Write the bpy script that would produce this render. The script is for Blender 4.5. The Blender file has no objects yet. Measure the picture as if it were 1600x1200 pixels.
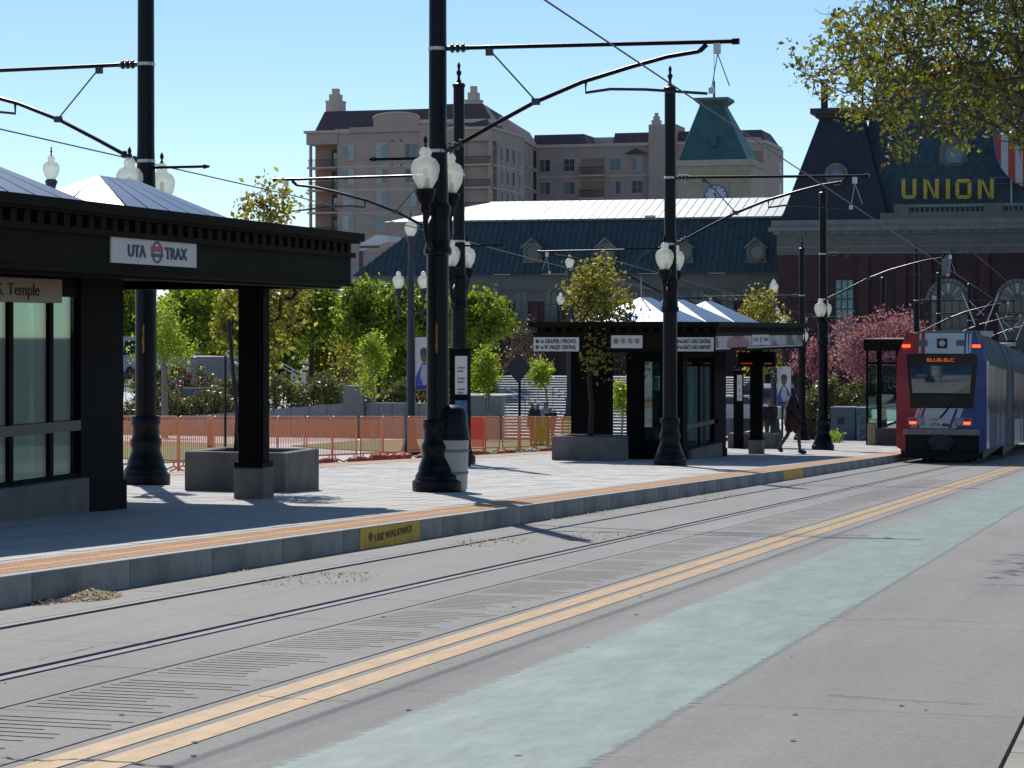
import bpy, math, random
import numpy as np
from mathutils import Vector, Matrix
random.seed(7); RNG = np.random.default_rng(7)
SC = bpy.context.scene
# ------------------------------------------------------------------ camera
HC = 1.36; FPX = 3600.0; HZ = 515.0; GR = 0.0366
TH = math.atan(1030/3600); S_, C_ = math.sin(TH), math.cos(TH)
cam = bpy.data.cameras.new('camera'); cam.lens = 81; cam.sensor_width = 36; cam.shift_y = -85/1600
cam.clip_start = 0.3; cam.clip_end = 3000
camo = bpy.data.objects.new('camera', cam); SC.collection.objects.link(camo)
camo.location = (0, 0, HC); camo.rotation_euler = (math.pi/2, 0, TH); SC.camera = camo
# ------------------------------------------------------------------ sky, sun, exposure
SUN_EL = math.radians(44); SAX, SAY = -0.47, 0.88
w = bpy.data.worlds.new('World'); SC.world = w; w.use_nodes = True
nt = w.node_tree; nt.nodes.clear()
sky = nt.nodes.new('ShaderNodeTexSky'); sky.sky_type = 'NISHITA'; sky.sun_disc = False
sky.sun_elevation = SUN_EL; sky.sun_rotation = math.atan2(SAX, SAY); sky.altitude = 1300
sky.air_density = 1.0; sky.dust_density = 0.0; sky.ozone_density = 4.5
bg = nt.nodes.new('ShaderNodeBackground'); bg.inputs[1].default_value = 0.121
wo = nt.nodes.new('ShaderNodeOutputWorld'); nt.links.new(sky.outputs[0], bg.inputs[0]); nt.links.new(bg.outputs[0], wo.inputs[0])
sun = bpy.data.lights.new('sun', 'SUN'); sun.energy = 4.6; sun.angle = math.radians(0.5); sun.color = (1, 0.965, 0.92)
suno = bpy.data.objects.new('sun', sun); SC.collection.objects.link(suno); suno.location = (-30, 60, 60)
hl = math.hypot(SAX, SAY)
sdir = Vector((SAX/hl*math.cos(SUN_EL), SAY/hl*math.cos(SUN_EL), math.sin(SUN_EL)))
suno.rotation_euler = sdir.to_track_quat('Z', 'Y').to_euler()
SC.view_settings.view_transform = 'Standard'; SC.view_settings.look = 'None'
SC.view_settings.exposure = 0.0; SC.view_settings.gamma = 1; SC.view_settings.use_curve_mapping = False

# ------------------------------------------------------------------ places
def g(Y): return -GR*min(max(Y, -40), 125)
def on_plane(u, v, h=0.0):
    xr = (u-800)/FPX; k = C_+xr*S_; z = (HC-h)*FPX/(v-HZ-GR*FPX*k)
    X, Y = z*(-S_+xr*C_), z*k
    return Vector((X, Y, h-GR*Y))
def on_Y(u, v, Y):
    xr = (u-800)/FPX; z = Y/(C_+xr*S_); return Vector((z*(-S_+xr*C_), Y, HC-(v-HZ)/FPX*z))
def on_X(u, v, X):
    xr = (u-800)/FPX; z = X/(-S_+xr*C_); return Vector((X, z*(C_+xr*S_), HC-(v-HZ)/FPX*z))
PH = 0.21   # platform height

# ------------------------------------------------------------------ materials
MATS = {}
def base_mat(name):
    m = bpy.data.materials.new(name); m.use_nodes = True; n = m.node_tree; n.nodes.clear()
    out = n.nodes.new('ShaderNodeOutputMaterial'); return m, n, out
def mat(name, col, rough=0.6, metal=0.0, var=0.18, scale=6.0, bump=0.0, bscale=40.0, spec=0.5, emit=None, estr=0.0, stretch=None, fine=0.0, island=0.0, coat=0.0):
    if name in MATS: return MATS[name]
    m, n, out = base_mat(name); L = n.links.new
    p = n.nodes.new('ShaderNodeBsdfPrincipled'); L(p.outputs[0], out.inputs[0])
    tc = n.nodes.new('ShaderNodeTexCoord'); mp = n.nodes.new('ShaderNodeMapping'); L(tc.outputs['Object'], mp.inputs[0])
    if stretch: mp.inputs['Scale'].default_value = stretch
    nz = n.nodes.new('ShaderNodeTexNoise'); nz.inputs['Scale'].default_value = scale; nz.inputs['Detail'].default_value = 6; nz.inputs['Roughness'].default_value = 0.6
    L(mp.outputs[0], nz.inputs['Vector'])
    cr = n.nodes.new('ShaderNodeValToRGB'); cr.color_ramp.elements[0].position = 0.32; cr.color_ramp.elements[1].position = 0.68
    c = col[:3]
    cr.color_ramp.elements[0].color = (*[x*(1-var) for x in c], 1); cr.color_ramp.elements[1].color = (*[min(1, x*(1+var)) for x in c], 1)
    L(nz.outputs[0], cr.inputs[0]); last = cr.outputs[0]
    if fine > 0:
        n2 = n.nodes.new('ShaderNodeTexNoise'); n2.inputs['Scale'].default_value = 90; n2.inputs['Detail'].default_value = 3; L(tc.outputs['Object'], n2.inputs['Vector'])
        r2 = n.nodes.new('ShaderNodeMapRange'); r2.inputs[1].default_value = 0.3; r2.inputs[2].default_value = 0.7; r2.inputs[3].default_value = 1-fine; r2.inputs[4].default_value = 1+fine
        L(n2.outputs[0], r2.inputs[0]); mx = n.nodes.new('ShaderNodeVectorMath'); mx.operation = 'SCALE'; L(last, mx.inputs[0]); L(r2.outputs[0], mx.inputs['Scale']); last = mx.outputs[0]
    if island > 0:
        ge = n.nodes.new('ShaderNodeNewGeometry'); r3 = n.nodes.new('ShaderNodeMapRange'); r3.inputs[3].default_value = 1-island; r3.inputs[4].default_value = 1+island
        L(ge.outputs['Random Per Island'], r3.inputs[0]); mx = n.nodes.new('ShaderNodeVectorMath'); mx.operation = 'SCALE'; L(last, mx.inputs[0]); L(r3.outputs[0], mx.inputs['Scale']); last = mx.outputs[0]
    L(last, p.inputs['Base Color']); p.inputs['Roughness'].default_value = rough; p.inputs['Metallic'].default_value = metal
    p.inputs['Specular IOR Level'].default_value = spec; p.inputs['Coat Weight'].default_value = coat
    if bump > 0:
        nb = n.nodes.new('ShaderNodeTexNoise'); nb.inputs['Scale'].default_value = bscale; nb.inputs['Detail'].default_value = 5; L(mp.outputs[0], nb.inputs['Vector'])
        b = n.nodes.new('ShaderNodeBump'); b.inputs['Strength'].default_value = bump; b.inputs['Distance'].default_value = 0.02; L(nb.outputs[0], b.inputs['Height']); L(b.outputs[0], p.inputs['Normal'])
    if emit: p.inputs['Emission Color'].default_value = (*emit, 1); p.inputs['Emission Strength'].default_value = estr
    MATS[name] = m; return m
def leaf_mat(name, c1, c2, trans=0.45, c3=None, f3=0.08):
    if name in MATS: return MATS[name]
    m, n, out = base_mat(name); L = n.links.new
    ge = n.nodes.new('ShaderNodeNewGeometry'); cr = n.nodes.new('ShaderNodeValToRGB')
    cr.color_ramp.elements[0].color = (*c1, 1); cr.color_ramp.elements[1].color = (*c2, 1)
    if c3:
        e = cr.color_ramp.elements.new(1-f3-0.02); e.color = (*c2, 1); cr.color_ramp.elements[-1].position = 1-f3; cr.color_ramp.elements[-1].color = (*c3, 1)
    L(ge.outputs['Random Per Island'], cr.inputs[0])
    d = n.nodes.new('ShaderNodeBsdfPrincipled'); d.inputs['Roughness'].default_value = 0.45; d.inputs['Specular IOR Level'].default_value = 0.35; L(cr.outputs[0], d.inputs['Base Color'])
    t = n.nodes.new('ShaderNodeBsdfTranslucent'); sc = n.nodes.new('ShaderNodeVectorMath'); sc.operation = 'MULTIPLY'; sc.inputs[1].default_value = (1.5, 1.35, 0.5)
    L(cr.outputs[0], sc.inputs[0]); L(sc.outputs[0], t.inputs[0])
    mx = n.nodes.new('ShaderNodeMixShader'); mx.inputs[0].default_value = trans; L(d.outputs[0], mx.inputs[1]); L(t.outputs[0], mx.inputs[2]); L(mx.outputs[0], out.inputs[0])
    MATS[name] = m; return m
def glass_mat(name, tint, refl=0.12, rough=0.02, alpha=0.0, body=(0.02, 0.03, 0.03)):
    if name in MATS: return MATS[name]
    m, n, out = base_mat(name); L = n.links.new
    t = n.nodes.new('ShaderNodeBsdfTransparent'); t.inputs[0].default_value = (*tint, 1)
    gl = n.nodes.new('ShaderNodeBsdfGlossy'); gl.inputs['Roughness'].default_value = rough; gl.inputs[0].default_value = (0.9, 1, 1, 1)
    fr = n.nodes.new('ShaderNodeLayerWeight'); fr.inputs[0].default_value = 0.35
    ad = n.nodes.new('ShaderNodeMath'); ad.operation = 'MULTIPLY_ADD'; ad.inputs[1].default_value = 0.6; ad.inputs[2].default_value = refl; L(fr.outputs['Fresnel'], ad.inputs[0])
    mx = n.nodes.new('ShaderNodeMixShader'); L(ad.outputs[0], mx.inputs[0])
    if alpha > 0:
        d = n.nodes.new('ShaderNodeBsdfDiffuse'); d.inputs[0].default_value = (*body, 1)
        m2 = n.nodes.new('ShaderNodeMixShader'); m2.inputs[0].default_value = alpha; L(t.outputs[0], m2.inputs[1]); L(d.outputs[0], m2.inputs[2]); L(m2.outputs[0], mx.inputs[1])
    else: L(t.outputs[0], mx.inputs[1])
    L(gl.outputs[0], mx.inputs[2]); L(mx.outputs[0], out.inputs[0]); MATS[name] = m; return m
def worn_paint(name, col, cover, xr=None, streak=(1.5, 0.25, 1), soft=0.12, col2=None):
    """paint that has worn through in streaks; xr = lateral range over which the edge feathers"""
    m, n, out = base_mat(name); L = n.links.new
    ge = n.nodes.new('ShaderNodeNewGeometry'); mp = n.nodes.new('ShaderNodeMapping'); mp.inputs['Scale'].default_value = streak; L(ge.outputs['Position'], mp.inputs[0])
    nz = n.nodes.new('ShaderNodeTexNoise'); nz.inputs['Scale'].default_value = 2.2; nz.inputs['Detail'].default_value = 12; nz.inputs['Roughness'].default_value = 0.8; L(mp.outputs[0], nz.inputs['Vector'])
    mr = n.nodes.new('ShaderNodeMapRange'); mr.inputs[1].default_value = 0.5-soft*2; mr.inputs[2].default_value = 0.5+soft; mr.inputs[3].default_value = cover[0]; mr.inputs[4].default_value = cover[1]; L(nz.outputs[0], mr.inputs[0])
    fac = mr.outputs[0]
    if xr:
        sx = n.nodes.new('ShaderNodeSeparateXYZ'); L(ge.outputs['Position'], sx.inputs[0])
        n4 = n.nodes.new('ShaderNodeTexNoise'); n4.inputs['Scale'].default_value = 14; n4.inputs['Detail'].default_value = 5; L(ge.outputs['Position'], n4.inputs['Vector'])
        jt = n.nodes.new('ShaderNodeMath'); jt.operation = 'MULTIPLY_ADD'; jt.inputs[1].default_value = 0.10; L(n4.outputs[0], jt.inputs[0]); L(sx.outputs[0], jt.inputs[2])
        c = (xr[0]+xr[1])/2+0.05; hw = (xr[1]-xr[0])/2
        su = n.nodes.new('ShaderNodeMath'); su.operation = 'SUBTRACT'; su.inputs[1].default_value = c; L(jt.outputs[0], su.inputs[0])
        ab = n.nodes.new('ShaderNodeMath'); ab.operation = 'ABSOLUTE'; L(su.outputs[0], ab.inputs[0])
        e = n.nodes.new('ShaderNodeMapRange'); e.inputs[1].default_value = hw; e.inputs[2].default_value = hw-0.05; L(ab.outputs[0], e.inputs[0])
        mu = n.nodes.new('ShaderNodeMath'); mu.operation = 'MULTIPLY'; L(fac, mu.inputs[0]); L(e.outputs[0], mu.inputs[1]); fac = mu.outputs[0]
    d = n.nodes.new('ShaderNodeBsdfPrincipled'); d.inputs['Roughness'].default_value = 0.6
    n5 = n.nodes.new('ShaderNodeTexNoise'); n5.inputs['Scale'].default_value = 5; n5.inputs['Detail'].default_value = 5; L(ge.outputs['Position'], n5.inputs['Vector'])
    cm = n.nodes.new('ShaderNodeMixRGB'); cm.inputs[1].default_value = (*col, 1); cm.inputs[2].default_value = (*(col2 or [x*0.8 for x in col]), 1)
    r5 = n.nodes.new('ShaderNodeMapRange'); r5.inputs[1].default_value = 0.35; r5.inputs[2].default_value = 0.65; L(n5.outputs[0], r5.inputs[0]); L(r5.outputs[0], cm.inputs[0])
    L(cm.outputs[0], d.inputs['Base Color'])
    t = n.nodes.new('ShaderNodeBsdfTransparent'); mx = n.nodes.new('ShaderNodeMixShader'); L(fac, mx.inputs[0]); L(t.outputs[0], mx.inputs[1]); L(d.outputs[0], mx.inputs[2]); L(mx.outputs[0], out.inputs[0])
    MATS[name] = m; return m
def road_mat():
    m, n, out = base_mat('road_concrete'); L = n.links.new
    ge = n.nodes.new('ShaderNodeNewGeometry'); pos = ge.outputs['Position']
    def noise(scale, det, stretch=(1, 1, 1)):
        mp = n.nodes.new('ShaderNodeMapping'); mp.inputs['Scale'].default_value = stretch; L(pos, mp.inputs[0])
        a = n.nodes.new('ShaderNodeTexNoise'); a.inputs['Scale'].default_value = scale; a.inputs['Detail'].default_value = det; a.inputs['Roughness'].default_value = 0.65; L(mp.outputs[0], a.inputs['Vector']); return a.outputs[0]
    def rng(src, a, b, c, d):
        r = n.nodes.new('ShaderNodeMapRange'); r.inputs[1].default_value = a; r.inputs[2].default_value = b; r.inputs[3].default_value = c; r.inputs[4].default_value = d; L(src, r.inputs[0]); return r.outputs[0]
    def mul(a, b):
        x = n.nodes.new('ShaderNodeMath'); x.operation = 'MULTIPLY'; L(a, x.inputs[0]); L(b, x.inputs[1]); return x.outputs[0]
    f = mul(rng(noise(0.35, 6, (1, .35, 1)), 0.3, 0.7, 0.82, 1.1), rng(noise(1.3, 6, (3, .35, 1)), 0.3, 0.7, 0.93, 1.06))
    f = mul(f, rng(noise(38, 4), 0.3, 0.72, 0.80, 1.2)); f = mul(f, rng(noise(140, 2), 0.3, 0.7, 0.86, 1.16))
    f = mul(f, rng(noise(1.1, 5, (.4, 7, 1)), 0.25, 0.75, 0.94, 1.04))
    vo = n.nodes.new('ShaderNodeTexVoronoi'); vo.inputs['Scale'].default_value = 16; L(pos, vo.inputs['Vector'])
    f = mul(f, rng(vo.outputs['Distance'], 0.03, 0.09, 1.22, 1.0))
    # oil drips and darker worn patches
    pt = n.nodes.new('ShaderNodeMapping'); pt.inputs['Scale'].default_value = (1.4, .16, 1); L(pos, pt.inputs[0])
    pn = n.nodes.new('ShaderNodeTexNoise'); pn.inputs['Scale'].default_value = 1.0; pn.inputs['Detail'].default_value = 9; pn.inputs['Roughness'].default_value = .72; L(pt.outputs[0], pn.inputs['Vector'])
    f = mul(f, rng(pn.outputs[0], .52, .70, 1.0, .80))
    v2 = n.nodes.new('ShaderNodeTexVoronoi'); v2.inputs['Scale'].default_value = 2.3; L(pos, v2.inputs['Vector']); f = mul(f, rng(v2.outputs['Distance'], .02, .055, .55, 1.0))
    # dark tyre streak along the lane and slab-to-slab tone
    sx = n.nodes.new('ShaderNodeSeparateXYZ'); L(pos, sx.inputs[0])
    su = n.nodes.new('ShaderNodeMath'); su.operation = 'ADD'; su.inputs[1].default_value = 3.55; L(sx.outputs[0], su.inputs[0])
    wob = n.nodes.new('ShaderNodeMath'); wob.operation = 'MULTIPLY_ADD'; wob.inputs[1].default_value = 0.25; L(noise(0.25, 3), wob.inputs[0]); L(su.outputs[0], wob.inputs[2])
    s2 = n.nodes.new('ShaderNodeMath'); s2.operation = 'SUBTRACT'; s2.inputs[1].default_value = 0.125; L(wob.outputs[0], s2.inputs[0])
    ab = n.nodes.new('ShaderNodeMath'); ab.operation = 'ABSOLUTE'; L(s2.outputs[0], ab.inputs[0])
    f = mul(f, rng(ab.outputs[0], 0.02, 0.07, 0.8, 1.0))
    r = n.nodes.new('ShaderNodeMapRange'); r.inputs[3].default_value = 0.95; r.inputs[4].default_value = 1.04
    oi = n.nodes.new('ShaderNodeObjectInfo'); L(oi.outputs['Random'], r.inputs[0]); f = mul(f, r.outputs[0])
    cm = n.nodes.new('ShaderNodeMixRGB'); cm.inputs[1].default_value = (.204, .199, .176, 1); cm.inputs[2].default_value = (.216, .198, .176, 1); L(rng(noise(0.6, 3), .4, .6, 0, 1), cm.inputs[0])
    vm = n.nodes.new('ShaderNodeVectorMath'); vm.operation = 'SCALE'; L(cm.outputs[0], vm.inputs[0]); L(f, vm.inputs['Scale'])
    p = n.nodes.new('ShaderNodeBsdfPrincipled'); p.inputs['Roughness'].default_value = 0.75; p.inputs['Specular IOR Level'].default_value = 0.35; L(vm.outputs[0], p.inputs['Base Color'])
    b = n.nodes.new('ShaderNodeBump'); b.inputs['Strength'].default_value = 0.35; b.inputs['Distance'].default_value = 0.006; L(noise(60, 4), b.inputs['Height']); L(b.outputs[0], p.inputs['Normal'])
    L(p.outputs[0], out.inputs[0]); MATS['road'] = m; return m
M_ROAD = road_mat()
M_BLACK = mat('black_painted_steel', (.0042, .0042, .0062), .36, 0, .2, 3, .10, 30, spec=.2)
M_BRONZE = mat('dark_bronze_metal', (.0125, .0105, .0055), .7, .0, .35, 1.3, .05, 15, spec=.07)
M_FRAME = mat('black_frame_metal', (.0045, .004, .0035), .65, 0, .3, 1.5, spec=.08)
M_STEEL = mat('galvanised_steel', (.42, .42, .43), .35, .8, .2)
M_WIRE = mat('wire_metal', (.06, .055, .055), .4, .6)
M_RAIL = mat('rail_steel', (.17, .17, .18), .7, .3, .15, 3, stretch=(1, .2, 1), spec=.3)
M_GROOVE = mat('dark_rubber_groove', (.05, .048, .046), .9, spec=.1)
M_CURB = mat('grey_granite_curb', (.25, .24, .215), .8, 0, .34, 2.2, .2, 40, fine=.18)
M_CURBT = mat('curb_cap_concrete', (.28, .29, .285), .75, 0, .15, 5, .15, 60, fine=.1)
M_PAVER = mat('pale_paver', (.45, .425, .375), .8, 0, .1, 1.2, .25, 50, fine=.06, island=.13)
M_JOINT = mat('paver_joint', (.2, .19, .17), .9)
M_TACT = mat('orange_tactile', (.50, .255, .10), .8, 0, .2, 2.0, .0, fine=.1)
M_PLAZA = mat('pale_plaza_concrete', (.46, .45, .43), .8, 0, .12, .4, fine=.05)
M_CONC = mat('weathered_concrete', (.15, .135, .12), .85, 0, .25, 2.5, .3, 30, fine=.1)
M_CONCL = mat('light_wall_block', (.23, .235, .24), .8, 0, .15, 2.0, .2, 30)
M_LAWN = mat('lawn_green', (.13, .15, .03), .9, 0, .35, 3.0, .6, 60)
M_SOIL = mat('soil_brown', (.05, .035, .025), .95, 0, .4, 6, .6, 30)
M_BRICK = mat('red_brick_wall', (.046, .021, .021), .85, 0, .22, .8, .2, 8)
M_BRICKT = mat('red_brick_pier', (.058, .026, .024), .85, 0, .2, 1.5)
M_STONE = mat('grey_green_stone_trim', (.115, .12, .11), .8, 0, .15, 1.2, .1, 5)
M_STONE2 = mat('pale_stone_trim', (.16, .175, .165), .8, 0, .15, 1.2, .1, 5)
M_SLATE = mat('blue_patina_roof', (.036, .064, .068), .55, 0, .28, 1.0, .15, 5, stretch=(3, 3, .3))
M_SLATED = mat('dark_slate_roof', (.017, .023, .03), .6, 0, .2, 1.0, .1, 5, stretch=(3, 3, .3))
M_METALROOF = mat('pale_standing_seam_roof', (.30, .335, .33), .5, .15, .14, .6, spec=.4)
M_SKYL = mat('skylight_panel', (.15, .19, .25), .36, .6, .12, .8, spec=.5)
M_SEAM = mat('roof_seam_dark', (.16, .18, .19), .6)
M_STUCCO = mat('tan_stucco', (.50, .375, .31), .9, 0, .1, .5, .1, 10)
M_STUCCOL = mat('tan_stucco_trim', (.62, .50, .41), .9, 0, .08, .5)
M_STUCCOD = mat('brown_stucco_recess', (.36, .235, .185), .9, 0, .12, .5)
M_BROWNROOF = mat('brown_tile_roof', (.11, .075, .08), .8, 0, .18, 1.5)
M_CREAM = mat('cream_stone_tower', (.56, .48, .34), .85, 0, .12, .8)
M_CREAM2 = mat('ochre_panel', (.56, .44, .24), .85, 0, .1, .8)
M_TEALROOF = mat('teal_copper_roof', (.055, .135, .13), .6, 0, .2, .6)
M_WIN = mat('dark_window_glass', (.02, .035, .045), .12, 0, .3, .2, spec=.6)
M_WINB = mat('blue_window_glass', (.20, .26, .29), .15, 0, .5, .35, spec=.8)
def varied_glass():
    m, n, out = base_mat('varied_window_glass'); L = n.links.new
    oi = n.nodes.new('ShaderNodeObjectInfo'); cr = n.nodes.new('ShaderNodeValToRGB'); cr.color_ramp.interpolation = 'CONSTANT'
    E = cr.color_ramp.elements; E[0].color = (.05, .075, .09, 1); E[1].position = .3; E[1].color = (.19, .25, .28, 1)
    for ps, c in ((.55, (.33, .37, .38, 1)), (.72, (.11, .15, .18, 1)), (.87, (.42, .42, .39, 1))): e = E.new(ps); e.color = c
    L(oi.outputs['Random'], cr.inputs[0]); p = n.nodes.new('ShaderNodeBsdfPrincipled'); p.inputs['Roughness'].default_value = .15; p.inputs['Specular IOR Level'].default_value = .7; L(cr.outputs[0], p.inputs['Base Color']); L(p.outputs[0], out.inputs[0]); return m
M_WINB = varied_glass()
M_WINF = mat('white_window_frame', (.5, .5, .48), .6)
M_TEALF = mat('teal_window_frame', (.03, .09, .09), .6)
M_WHITE = mat('white_painted_metal', (.7, .7, .68), .45, 0, .05)
M_SIGNW = mat('white_sign_face', (.62, .60, .55), .5, 0, .06)
M_SIGNT = mat('tan_sign_face', (.34, .27, .19), .5, 0, .06)
M_INK = mat('black_lettering', (.02, .02, .022), .6)
M_NAVY = mat('navy_lettering', (.02, .025, .09), .5)
M_REDP = mat('red_paint', (.5, .03, .035), .5)
M_BLUEP = mat('blue_paint', (.012, .07, .30), .4)
M_YEL = mat('yellow_letter_paint', (.42, .30, .02), .5)
M_SAFETY = mat('yellow_safety_paint', (.62, .36, .02), .65, 0, .2, 8)
M_ORANGE = mat('orange_powder_coat', (.78, .30, .13), .5, 0, .12, 4)
M_ORANGER = mat('red_orange_sandbag', (.5, .085, .035), .75, 0, .25, 8)
M_BARK = mat('grey_brown_bark', (.09, .07, .055), .9, 0, .3, 12, .5, 30)
M_BARKL = mat('pale_bark', (.2, .17, .14), .9, 0, .25, 12, .4, 30)
M_BARKD = mat('dark_bark', (.03, .024, .02), .9, 0, .3, 12, .4, 30)
M_GLASST = glass_mat('teal_tinted_glass', (.46, .70, .66), .11, .02, .03, (.10, .2, .18))
M_LAMPG = None
M_LEAF_BRIGHT = leaf_mat('leaf_bright', (.15, .24, .03), (.34, .44, .06), .56)
M_LEAF_MID = leaf_mat('leaf_mid', (.085, .15, .02), (.27, .36, .05), .55)
M_LEAF_OLIVE = leaf_mat('leaf_olive', (.15, .17, .03), (.36, .37, .08), .55)
M_LEAF_PLANTER = leaf_mat('leaf_planter', (.14, .14, .04), (.36, .35, .10), .55)
M_LEAF_HEDGE = leaf_mat('leaf_hedge', (.05, .065, .02), (.20, .21, .09), .3)
M_LEAF_RED = leaf_mat('leaf_red', (.10, .03, .02), (.24, .10, .06), .25, (.09, .12, .04), .3)
M_LEAF_PINK = leaf_mat('blossom_pink', (.22, .085, .18), (.50, .27, .44), .4)
M_LEAF_PINK.node_tree.nodes['Principled BSDF'].inputs['Specular IOR Level'].default_value = 0
M_LEAF_PLUM = leaf_mat('leaf_plum', (.08, .05, .045), (.16, .11, .09), .3)
M_LEAF_NEAR = leaf_mat('leaf_near', (.075, .088, .024), (.24, .265, .06), .5, (.22, .085, .04), .03)
def globe_mat():
    m, n, out = base_mat('frosted_globe'); L = n.links.new
    p = n.nodes.new('ShaderNodeBsdfPrincipled'); p.inputs['Base Color'].default_value = (.8, .8, .72, 1); p.inputs['Roughness'].default_value = .18
    p.inputs['Subsurface Weight'].default_value = 0
    t = n.nodes.new('ShaderNodeBsdfTranslucent'); t.inputs[0].default_value = (.8, .8, .7, 1)
    tr = n.nodes.new('ShaderNodeBsdfTransparent'); tr.inputs[0].default_value = (.95, .97, .95, 1)
    m1 = n.nodes.new('ShaderNodeMixShader'); m1.inputs[0].default_value = .5; L(p.outputs[0], m1.inputs[1]); L(t.outputs[0], m1.inputs[2])
    m2 = n.nodes.new('ShaderNodeMixShader'); m2.inputs[0].default_value = .35; L(m1.outputs[0], m2.inputs[1]); L(tr.outputs[0], m2.inputs[2]); L(m2.outputs[0], out.inputs[0]); return m
M_LAMPG = globe_mat()
def mesh_fabric(name, col, a):
    m, n, out = base_mat(name); L = n.links.new
    d = n.nodes.new('ShaderNodeBsdfDiffuse'); d.inputs[0].default_value = (*col, 1); t2 = n.nodes.new('ShaderNodeBsdfTranslucent'); t2.inputs[0].default_value = (*col, 1)
    m1 = n.nodes.new('ShaderNodeMixShader'); m1.inputs[0].default_value = .5; L(d.outputs[0], m1.inputs[1]); L(t2.outputs[0], m1.inputs[2])
    t = n.nodes.new('ShaderNodeBsdfTransparent'); mx = n.nodes.new('ShaderNodeMixShader'); mx.inputs[0].default_value = a; L(t.outputs[0], mx.inputs[1]); L(m1.outputs[0], mx.inputs[2]); L(mx.outputs[0], out.inputs[0]); return m
M_FABO = mesh_fabric('orange_mesh_fabric', (.80, .30, .14), .42)
M_FABR = mesh_fabric('red_mesh_fabric', (.6, .06, .04), .8)
M_FABY = mesh_fabric('yellow_mesh_fabric', (.38, .24, .04), .7)

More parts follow.
